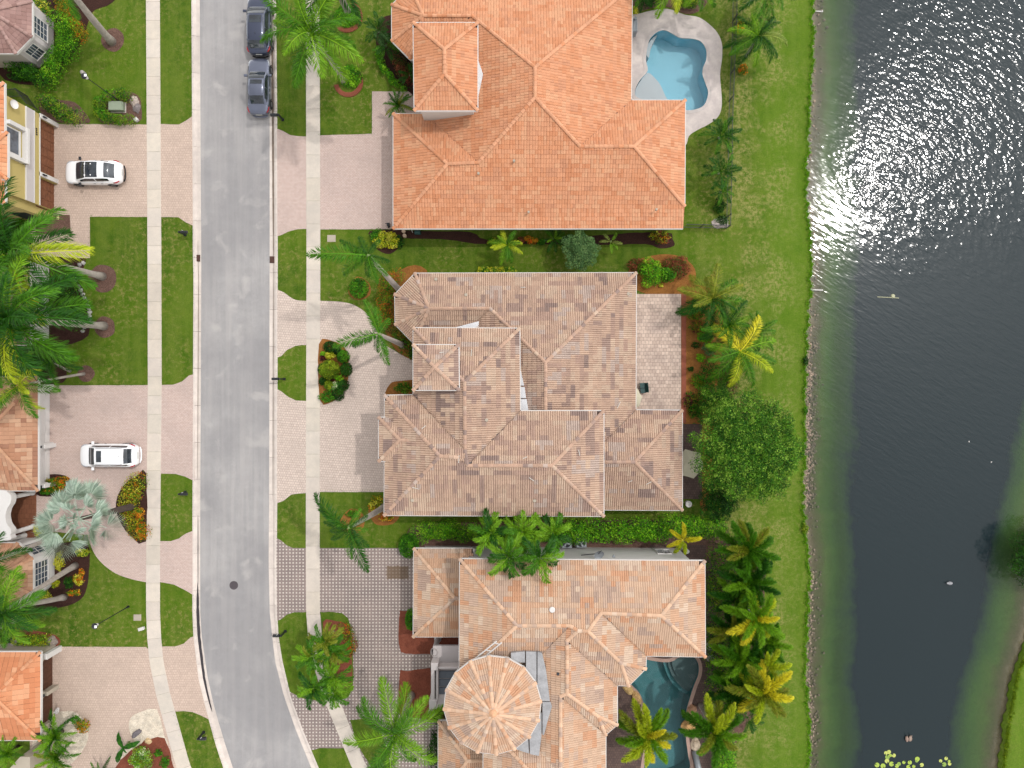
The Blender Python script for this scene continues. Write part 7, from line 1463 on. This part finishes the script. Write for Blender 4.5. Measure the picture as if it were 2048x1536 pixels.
def hedge(path, wpx, h, pal, label, size=.12, dens=260, name='hedge', clipped=True, step=10, group=None, base=0):
    P = [np.array(W(*p, h*.5)) for p in path]; o0 = P[0]; L_ = []; rr = random.Random(int(path[0][0])); w = wpx/S/2; area = 0
    for a, b in zip(P[:-1], P[1:]):
        Ld = np.linalg.norm(b-a); k = max(1, int(Ld/(step/S)))
        for i in range(k+1): q = a+(b-a)*i/k-o0; j = .0 if clipped else .25; L_.append((q[0]+rr.uniform(-j, j)*w, q[1]+rr.uniform(-j, j)*w, h*(.45+rr.uniform(-j, j)*.3), w*rr.uniform(1-j*.8, 1+j*.5), w*rr.uniform(1-j*.8, 1+j*.5), h*.55*rr.uniform(1-j*.5, 1+j*.4)))
        area += Ld*(2*w+2*h)
    o = leaves(name, L_, int(min(26000, area*dens*(.12/size)**2)), size, PL[pal] if isinstance(pal, str) else sum((PL[p] for p in pal), []), None, (*o0, base), seed=int(path[0][1])); return tag(o, label, 'hedge', group)
def tree(base, crown, h, R, rz, n, size, pal, label, name='tree', nl=22, zc=None, limbs=7, seed=3, fill=.5, lob=(.28, .42)):
    bx, by = W(*base); cx, cy = W(*crown, h*.7); root = empty(name, (bx, by, 0), label=label, cat='tree'); rr = random.Random(seed); c = Vector((cx-bx, cy-by, 0)); zc = zc or h*.62
    L_ = [(c.x, c.y, zc, R*.55, R*.55, rz*.7)]
    for i in range(nl):
        a = i*2.4; q = math.sqrt((i+.5)/nl); s_ = rr.uniform(*lob)*R*(1.1-.35*q); zz = zc+rz*(.62*math.sqrt(max(0, 1-q*q))-.15)+rr.uniform(-.2, .2); L_.append((c.x+R*.8*q*math.cos(a)*rr.uniform(.88, 1.08), c.y+R*.8*q*math.sin(a)*rr.uniform(.88, 1.08), zz, s_, s_, s_*.62))
    leaves('crown', L_, n, size, PL[pal], root, seed=seed, fill=fill)
    mb = MB(); mb.tube([(0, 0, 0), (c.x*.2, c.y*.2, h*.15), (c.x*.6, c.y*.6, h*.36)], [.3*R/4.6, .2*R/4.6, .17*R/4.6], 10); mb.build('trunk', M['bark'], root, smooth=True)
    for i in range(limbs): a = i*2*PI/limbs+.4; mb = MB(); e = R*rr.uniform(.45, .7); mb.tube([(c.x*.6, c.y*.6, h*.34), (c.x*.8+e*.4*math.cos(a), c.y*.8+e*.4*math.sin(a), h*.5), (c.x+e*math.cos(a), c.y+e*math.sin(a), h*.68)], [.12*R/4.6, .08*R/4.6, .03*R/4.6], 7); mb.build('limb', M['bark'], root, smooth=True)
    return root
tree((1478, 885), (1497, 897), 6.2, 5.1, 2.4, 60000, .135, 'tree', 'large round green tree between the middle house and the lake', 'round_tree', nl=90, fill=.6, lob=(.13, .24))
tree((1155, 496), (1160, 500), 3.8, 1.85, 1.5, 9000, .13, 'greygreen', 'round grey green tree against the orange roofed house wall', 'round_tree', nl=24, seed=5, fill=.4, lob=(.22, .32))
tree((1432, 990), (1436, 1004), 2.9, 1.85, 1.3, 8500, .12, 'dark', 'small dark dense tree just below the large round tree', 'round_tree', nl=16, seed=8)
tree((2096, 1115), (2094, 1116), 2.4, 3.1, 1.0, 13000, .15, 'dark', 'dark tree overhanging the water at the right edge', 'bank_tree', nl=26, seed=9)
tree((1432, 800), (1436, 800), 2.6, 1.6, 1.2, 6000, .12, 'tree', 'small bushy tree at the north west side of the large round tree', 'small_tree', nl=14, seed=12)
hedge([(846, 1066), (900, 1062), (948, 1066)], 44, 1.9, ('lime', 'green'), 'tall bright green hedge left of the three small palms', clipped=False)
hedge([(1120, 1062), (1180, 1060), (1240, 1062), (1290, 1060), (1340, 1058)], 48, 2.2, ('lime', 'green', 'lime'), 'long tall lime green hedge behind the turret house north wall', clipped=False, size=.15)
hedge([(1345, 1050), (1390, 1052), (1432, 1056)], 46, 2.5, ('lime', 'green'), 'tall lime green hedge end beside the yellow palm and lake lawn', clipped=False, size=.15)
hedge([(960, 1070), (1030, 1072), (1100, 1070)], 24, 1.2, ('dark', 'green'), 'dark low hedge under the small palms between the two lower roofs', clipped=False)
hedge([(1444, 1092), (1438, 1180), (1438, 1260), (1440, 1340), (1444, 1420)], 58, 2.3, ('dark', 'green', 'green', 'olive'), 'long dark hedge beneath the lakeside foxtail palms', clipped=False, size=.15, dens=170)
hedge([(1490, 1180), (1500, 1260), (1498, 1330), (1500, 1380)], 56, 1.5, ('green', 'olive', 'lime'), 'mixed green undergrowth hedge on the lawn side of the foxtail palms', clipped=False, size=.15, dens=160)
hedge([(1470, 1120), (1500, 1160), (1508, 1210)], 40, 1.3, ('green', 'olive', 'dark'), 'leafy undergrowth at the north of the foxtail palm row, lawn side', clipped=False, size=.15, dens=190)
hedge([(1468, 1300), (1484, 1360), (1500, 1400)], 50, 1.6, ('lime', 'green', 'olive'), 'bright leafy undergrowth between the southern foxtail palms', clipped=False, size=.15, dens=190)
hedge([(1450, 1470), (1448, 1560)], 44, 2.0, ('lime', 'green'), 'leafy green hedge at the bottom right beside the pool slide', clipped=False, size=.14)
hedge([(963, 543), (1024, 543)], 20, 1.1, ('green', 'yellow'), 'low clipped hedge along the north wall of the middle house')
hedge([(1418, 730), (1414, 780), (1408, 835)], 34, 1.4, ('green', 'dark'), 'green hedge between the orange mulch bed and the round tree', clipped=False)
hedge([(1455, 740), (1462, 780)], 36, 1.0, ('maroon', 'dark'), 'dark maroon shrub row under the yellow tipped palm', clipped=False)
hedge([(200, 226), (200, 205), (215, 192), (245, 189), (254, 192)], 27, .95, ('olive', 'green'), 'clipped horseshoe hedge around the green utility box'); hedge([(200, 222), (215, 236), (240, 240), (260, 240)], 25, .95, ('olive', 'green'), 'clipped lower arm of the hedge in front of the utility box')
hedge([(86, 200), (105, 210), (130, 228), (152, 238)], 36, 1.5, ('olive', 'green', 'dark'), 'feathery rounded hedge on the north corner of the yellow garage', clipped=False)
hedge([(120, 40), (140, 60), (132, 100), (108, 135), (96, 155)], 48, 1.5, ('lime', 'green'), 'bright green hedge wrapping the top left bay window', clipped=False); hedge([(28, 128), (60, 144), (90, 160)], 38, 1.4, ('green', 'dark'), 'green hedge under the south bay window of the top left house', clipped=False)
hedge([(120, -10), (130, 20), (146, 45), (158, 70)], 34, 1.1, ('orange', 'croton', 'mix'), 'rusty orange shrub bed beside the leaning grey trunk', clipped=False)
hedge([(80, 10), (100, 25)], 30, 1.3, ('green', 'dark', 'yellow'), 'green bush with yellow blossoms at the top left bay', clipped=False)
hedge([(755, 100), (765, 135), (785, 160), (808, 178)], 16, .7, ('green', 'lime'), 'low curved border hedge of the dark bed by the orange bay roof', clipped=False)
hedge([(790, 100), (802, 135), (820, 160)], 30, .9, ('dark', 'red'), 'dark reddish groundcover inside the curved bed', clipped=False)
hedge([(792, 552), (776, 560), (764, 600), (772, 640)], 40, 1.1, ('croton', 'mix', 'green'), 'orange tinged croton bed under the middle house bay', clipped=False)
hedge([(785, 655), (800, 675), (820, 700)], 34, 1.1, ('green', 'dark', 'mix'), 'dark green shrubs at the foot of the second front palm', clipped=False)
hedge([(280, 962), (262, 980), (256, 1000), (256, 1020), (262, 1042), (278, 1064)], 46, .6, ('croton', 'olive', 'yellow'), 'olive and yellow flower bed beside the silver palm trunk', clipped=False); hedge([(281, 1024), (283, 1072)], 18, .75, ('orange',), 'bright orange flowers along the sidewalk edge of the silver palm bed', clipped=False)
hedge([(114, 560), (135, 590), (150, 615), (150, 640)], 56, 1.0, ('dark', 'green'), 'dark green shrub mass inside the stone edging', clipped=False)
hedge([(36, 1280), (92, 1280)], 24, 1.0, ('olive', 'green', 'yellow'), 'clipped oblong shrub above the arched garage house roof')
hedge([(690, 1255), (700, 1290), (694, 1310)], 30, .8, ('croton', 'red', 'olive'), 'red tinged shrub on the east side of the lawn island', clipped=False)
sh_list = [
 (717, 576, 18, 19, 1.0, 'green', 'clipped round spiky shrub in its own orange mulch ring', 1), (658, 739, 19, 18, 1.1, 'olive', 'largest clipped olive ball in the round planting island', 1),
 (660, 694, 13, 11, .7, 'dark', 'dark clipped ball at the north tip of the planting island', 1), (673, 700, 9, 9, .6, 'dark', 'smaller dark ball right of the north tip ball', 1), (686, 713, 12, 12, .8, 'green', 'green clipped ball on the east shoulder of the planting island', 1),
 (692, 739, 11, 13, .8, 'dark', 'dark clipped ball at the east edge of the planting island', 1), (657, 770, 9, 9, .7, 'olive', 'small olive ball below the largest ball', 1), (672, 771, 10, 9, .6, 'white', 'white and green variegated shrub in the planting island', 0),
 (686, 770, 11, 11, .7, 'dark', 'dark clipped ball south east in the planting island', 1), (655, 793, 17, 13, .7, 'green', 'spiky green shrub at the south tip of the planting island', 0), (676, 789, 12, 12, .7, 'dark', 'dark ball right of the spiky southern shrub', 1),
 (661, 711, 12, 7, .6, 'yellow', 'yellow green low shrub north of the largest ball', 0), (647, 716, 8, 6, .4, 'maroon', 'maroon leaved plant beside the sidewalk in the planting island', 0), (678, 756, 9, 7, .5, 'lime', 'bright lime plant between the east balls', 0), (643, 738, 7, 10, .6, 'dark', 'dark ball half hidden west of the largest ball', 1), (645, 762, 7, 8, .6, 'dark', 'dark green ball against the sidewalk below the largest ball', 1), (664, 758, 7, 4, .4, 'maroon', 'maroon low plant just below the largest ball', 0), (646, 707, 7, 5, .4, 'lime', 'small lime plant on the north west of the planting island', 0),
 (774, 480, 26, 18, .9, 'yellow', 'yellow green rosette shrub at the corner by the pink driveway', 0), (754, 470, 14, 13, .7, 'green', 'green foliage left of the yellow green rosette shrub', 0), (794, 484, 14, 14, .7, 'dark', 'dark green foliage right of the yellow green rosette shrub', 0),
 (1064, 480, 14, 9, .8, 'orange', 'orange leaved croton against the wall of the orange roofed house', 0), (1043, 480, 9, 7, .6, 'red', 'small reddish croton beside the light green palm', 0), (1082, 484, 9, 7, .6, 'green', 'small dark leaved plant between croton and low palm', 0), (1322, 474, 20, 14, .8, ('croton', 'red', 'yellow'), 'yellow and red mottled shrub at the east end of the orange roof wall', 0),
 (1304, 543, 28, 28, 1.5, ('lime', 'green'), 'dense bright green shrub at the north east corner of the middle house', 0), (1273, 530, 18, 15, .9, 'red', 'dusky red shrub left of the bright green corner shrub', 0), (1352, 533, 28, 26, 1.1, 'red', 'dusky red shrub right of the bright green corner shrub', 0), (1336, 548, 16, 16, 1.2, 'green', 'dark green shrub between the bright and dusky red corner shrubs', 0), (1322, 571, 5, 4, .3, 'yellow', 'tiny yellow flowers at the patio corner', 0),
 (806, 776, 20, 12, .8, ('mix', 'green'), 'mixed green and yellow shrub in the notch beside the square tower', 0), (826, 706, 10, 12, .7, 'dark', 'dark shrub tucked under the middle house entry wall', 0), (817, 1092, 19, 23, 1.2, 'green', 'clipped round green bush at the corner of the turret house garage', 1),
 (752, 1010, 13, 18, .7, ('yellow', 'croton'), 'yellow and brown croton beside the leaning palm south of the middle house', 0), (772, 1036, 14, 7, .4, ('orange', 'yellow'), 'small golden plants in orange mulch under the middle house eave', 0), (704, 1028, 14, 8, .4, 'green', 'low green plant in the orange ring under the leaning palm', 0),
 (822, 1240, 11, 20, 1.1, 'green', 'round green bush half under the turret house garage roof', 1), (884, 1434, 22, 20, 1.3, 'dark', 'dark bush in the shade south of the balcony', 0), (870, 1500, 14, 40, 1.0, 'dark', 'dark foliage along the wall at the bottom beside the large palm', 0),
 (108, 972, 34, 18, .9, ('orange', 'croton', 'green'), 'green and rust coloured bush under the white arched garage', 0), (90, 976, 18, 14, .8, 'green', 'green bush at the left of the rust coloured bush', 0), (117, 1122, 8, 20, .7, 'yellow', 'yellow green bush along the bay window wall', 0), (111, 1166, 8, 10, .6, 'yellow', 'smaller yellow green bush beside the leaning trunks', 0), (84, 1193, 19, 13, .8, 'yellow', 'wide yellow green bush below the bay window', 0),
 (163, 1105, 16, 9, .6, ('green', 'yellow'), 'green shrub beneath the silver palm fronds', 0), (156, 1160, 11, 12, .5, ('yellow', 'orange'), 'golden flowering shrub at the edge of the dark bed', 0), (136, 1166, 10, 12, .5, 'dark', 'dark small shrub in the middle of the dark bed', 0), (163, 1145, 6, 9, .4, 'orange', 'small orange flowers at the east of the dark bed', 0), (147, 1185, 14, 7, .4, ('olive', 'orange'), 'low olive plants at the south of the dark bed', 0), (75, 1062, 8, 11, .6, 'yellow', 'yellow green plant at the foot of the portico', 0),
 (282, 1518, 26, 24, 1.0, ('pale' if False else 'lime', 'olive', 'white'), 'fine leaved pale green shrub in the red mulch', 0), (316, 1507, 8, 7, .4, 'green', 'tiny green plant in the red mulch near the sidewalk', 0), (329, 1526, 8, 12, .5, 'green', 'small green plant at the bottom of the red mulch', 0), (165, 1452, 14, 14, .8, ('olive', 'orange', 'green'), 'yellow brown grassy plant beside the bushy date palms', 0), (150, 1440, 10, 8, .5, 'green', 'small green plant on the gravel by the arched garage', 0),
 (700, 152, 22, 22, .5, ('lime', 'green'), 'round green groundcover inside the lower brick ring', 1), (694, 30, 24, 22, .5, ('lime', 'green'), 'round green groundcover inside the upper brick ring', 1),
 (1486, 138, 10, 13, .6, ('orange', 'croton'), 'orange and green croton outside the pool fence', 0), (1480, 55, 12, 14, .7, ('orange', 'green'), 'orange tinged bush on the fence line beside the lake lawn palm', 0), (1300, -4, 30, 16, 1.2, 'dark', 'dark bush at the top edge by the orange roof corner', 0), (1269, 20, 8, 9, .5, 'yellow', 'small yellow flowers at the pool deck corner', 0), (1378, 4, 22, 12, .9, ('green', 'olive'), 'green bush at the top edge above the pool deck', 0),
 (1440, 412, 12, 16, .7, 'dark', 'dark low plant at the bottom of the palm clumps', 0), (1445, 440, 14, 11, .4, ('greygreen', 'dark'), 'grey green low plant on the pale stones at the fence corner', 0),
 (1398, 652, 20, 14, .6, ('maroon', 'mix'), 'maroon and green low plants in the orange mulch', 0), (1392, 690, 8, 7, .4, 'dark', 'small dark plant by the patio border', 0), (1404, 604, 24, 16, .6, ('mix', 'dark'), 'low mixed plants under the dusky palm', 0), (1382, 738, 6, 6, .3, 'dark', 'tiny dark plant half way down the orange bed', 0), (1384, 800, 16, 16, .6, ('mix', 'dark', 'maroon'), 'mixed low plants at the bottom of the orange bed', 0), (1420, 700, 16, 14, .8, 'greygreen', 'grey green shrub beside the yellow tipped palm', 0), (1402, 716, 10, 8, .5, 'lime', 'small bright green plant in the orange mulch', 0),
 (1392, 625, 18, 16, .7, ('mix', 'green'), 'mixed green plants at the north end of the orange mulch bed', 0), (1396, 762, 15, 16, .7, ('green', 'mix'), 'leafy green plant in the southern part of the orange mulch bed', 0), (1388, 822, 14, 14, .7, ('green', 'dark'), 'green bush beside the patio corner at the end of the orange bed', 0), (1410, 675, 16, 12, .8, ('green', 'lime'), 'bright leafy plant under the bed palms near the maroon plants', 0), (1140, 476, 14, 8, .7, ('green', 'dark'), 'dark foliage at the wall behind the grey green round tree', 0), (985, 484, 10, 8, .6, ('green', 'yellow'), 'small leafy plant left of the light green palm by the wall', 0), (1440, 1008, 20, 14, .8, ('green', 'yellow'), 'green shrub with yellow flecks below the small dark tree', 0), (1612, 722, 5, 10, .4, 'dark', 'small dark tuft growing at the lake edge', 0), (1611, 1056, 7, 10, .4, 'olive', 'olive tuft of reeds at the lake edge', 0), (1612, 822, 4, 8, .3, 'green', 'thin green tuft at the rocky shore', 0),
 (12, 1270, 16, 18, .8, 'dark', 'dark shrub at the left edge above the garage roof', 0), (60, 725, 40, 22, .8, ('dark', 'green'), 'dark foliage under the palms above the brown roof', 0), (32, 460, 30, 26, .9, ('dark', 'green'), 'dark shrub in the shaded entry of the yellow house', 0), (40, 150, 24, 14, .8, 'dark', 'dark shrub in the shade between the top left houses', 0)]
for s_ in sh_list: shrub(*s_[:6], s_[6], clipped=bool(s_[7]))
# pale stones at the fence corner
boulder(1440, 447, .7, .4, .15, 'pale flat stone bed at the fence corner', A(210, 196, 188))
# tall grass tufts along the shore
def tufts(name, pts, n, hgt, pal, label=None):
    r = np.random.default_rng(4); V = []; C = []; P = np.array(PL[pal])
    for (x, y) in pts:
        for _ in range(n):
            a = r.uniform(0, 6.28); q = r.normal(0, .07, 2); l = hgt*r.uniform(.5, 1.1); ln = r.uniform(.2, .7)*l; b = np.array((x+q[0], y+q[1], 0)); t = b+(math.cos(a)*ln, math.sin(a)*ln, l); s_ = np.array((-math.sin(a), math.cos(a), 0))*.014; m_ = (b+t)/2+(0, 0, l*.12)
            V += [b-s_, m_-s_, t, m_+s_]; C.append(P[r.integers(len(P))]*r.uniform(.7, 1.2))
    me = quads_mesh(name, np.array(V), 4, [[0, 1, 2, 3]], np.array(C), M['leaf']); return tag(link(name, me), kind='stuff')
pts = []
for k in range(2600): y = random.uniform(-40, 1580); x, yy = W(shore_x(y)-abs(random.gauss(0, 3)), y); pts.append((x, yy))
tufts('shore_grass', pts, 7, .16, 'lime')
pts = []
for k in range(500): y = random.uniform(1290, 1580); x, yy = W(sh(FAR, y)+abs(random.gauss(0, 3)), y); pts.append((x, yy))
tufts('bank_grass', pts, 7, .25, 'olive')
# ragged grass along kerbs, walks and drives
def edge_tufts(lines, gap=.12):
    out = []
    for line in lines:
        P = Wl(line)
        for a, b in zip(P[:-1], P[1:]):
            L_ = math.dist(a, b)
            for i in range(int(L_/gap)): t = random.random(); out.append((a[0]+(b[0]-a[0])*t+random.gauss(0, .03), a[1]+(b[1]-a[1])*t+random.gauss(0, .03)))
    return out
def rng_y(tab, k, ranges, off): return [[(sh(tab, y, k)+off, y) for y in px_rows(a, b, 8)] for a, b in ranges]
WV = [(0, 233), (453, 748), (962, 1061), (1191, 1272), (1443, 1536)]; EV = [(0, 256), (473, 579), (716, 777), (1008, 1074), (1242, 1382), (1506, 1536)]
ls = rng_y(TW, 0, WV, -1)+rng_y(TE, 0, EV, 1)+rng_y(SWW, 1, [(0, 248), (434, 769), (947, 1082), (1165, 1293), (1424, 1536)], 1)+rng_y(SWW, 0, [(0, 249), (434, 770), (1166, 1293)], -1)+rng_y(SWE, 0, [(0, 272), (459, 601), (690, 801), (987, 1096), (1225, 1400)], -1)+rng_y(SWE, 1, [(130, 271), (459, 601), (984, 1096)], 1)
ls += [[(637, 270), (744, 267)], [(744, 267), (744, 183)], [(640, 460), (787, 459)], [(180, 434), (295, 435)], [(180, 434), (179, 516)], [(125, 770), (295, 770)], [(640, 982), (768, 982)], [(640, 1095), (800, 1095)], [(125, 1292), (292, 1293)]]
tufts('edge_grass', edge_tufts(ls), 3, .07, 'green')
print('tiles', TOTAL_T[0], 'objects', len(bpy.data.objects), 'faces', sum(len(m.polygons) for m in bpy.data.meshes))
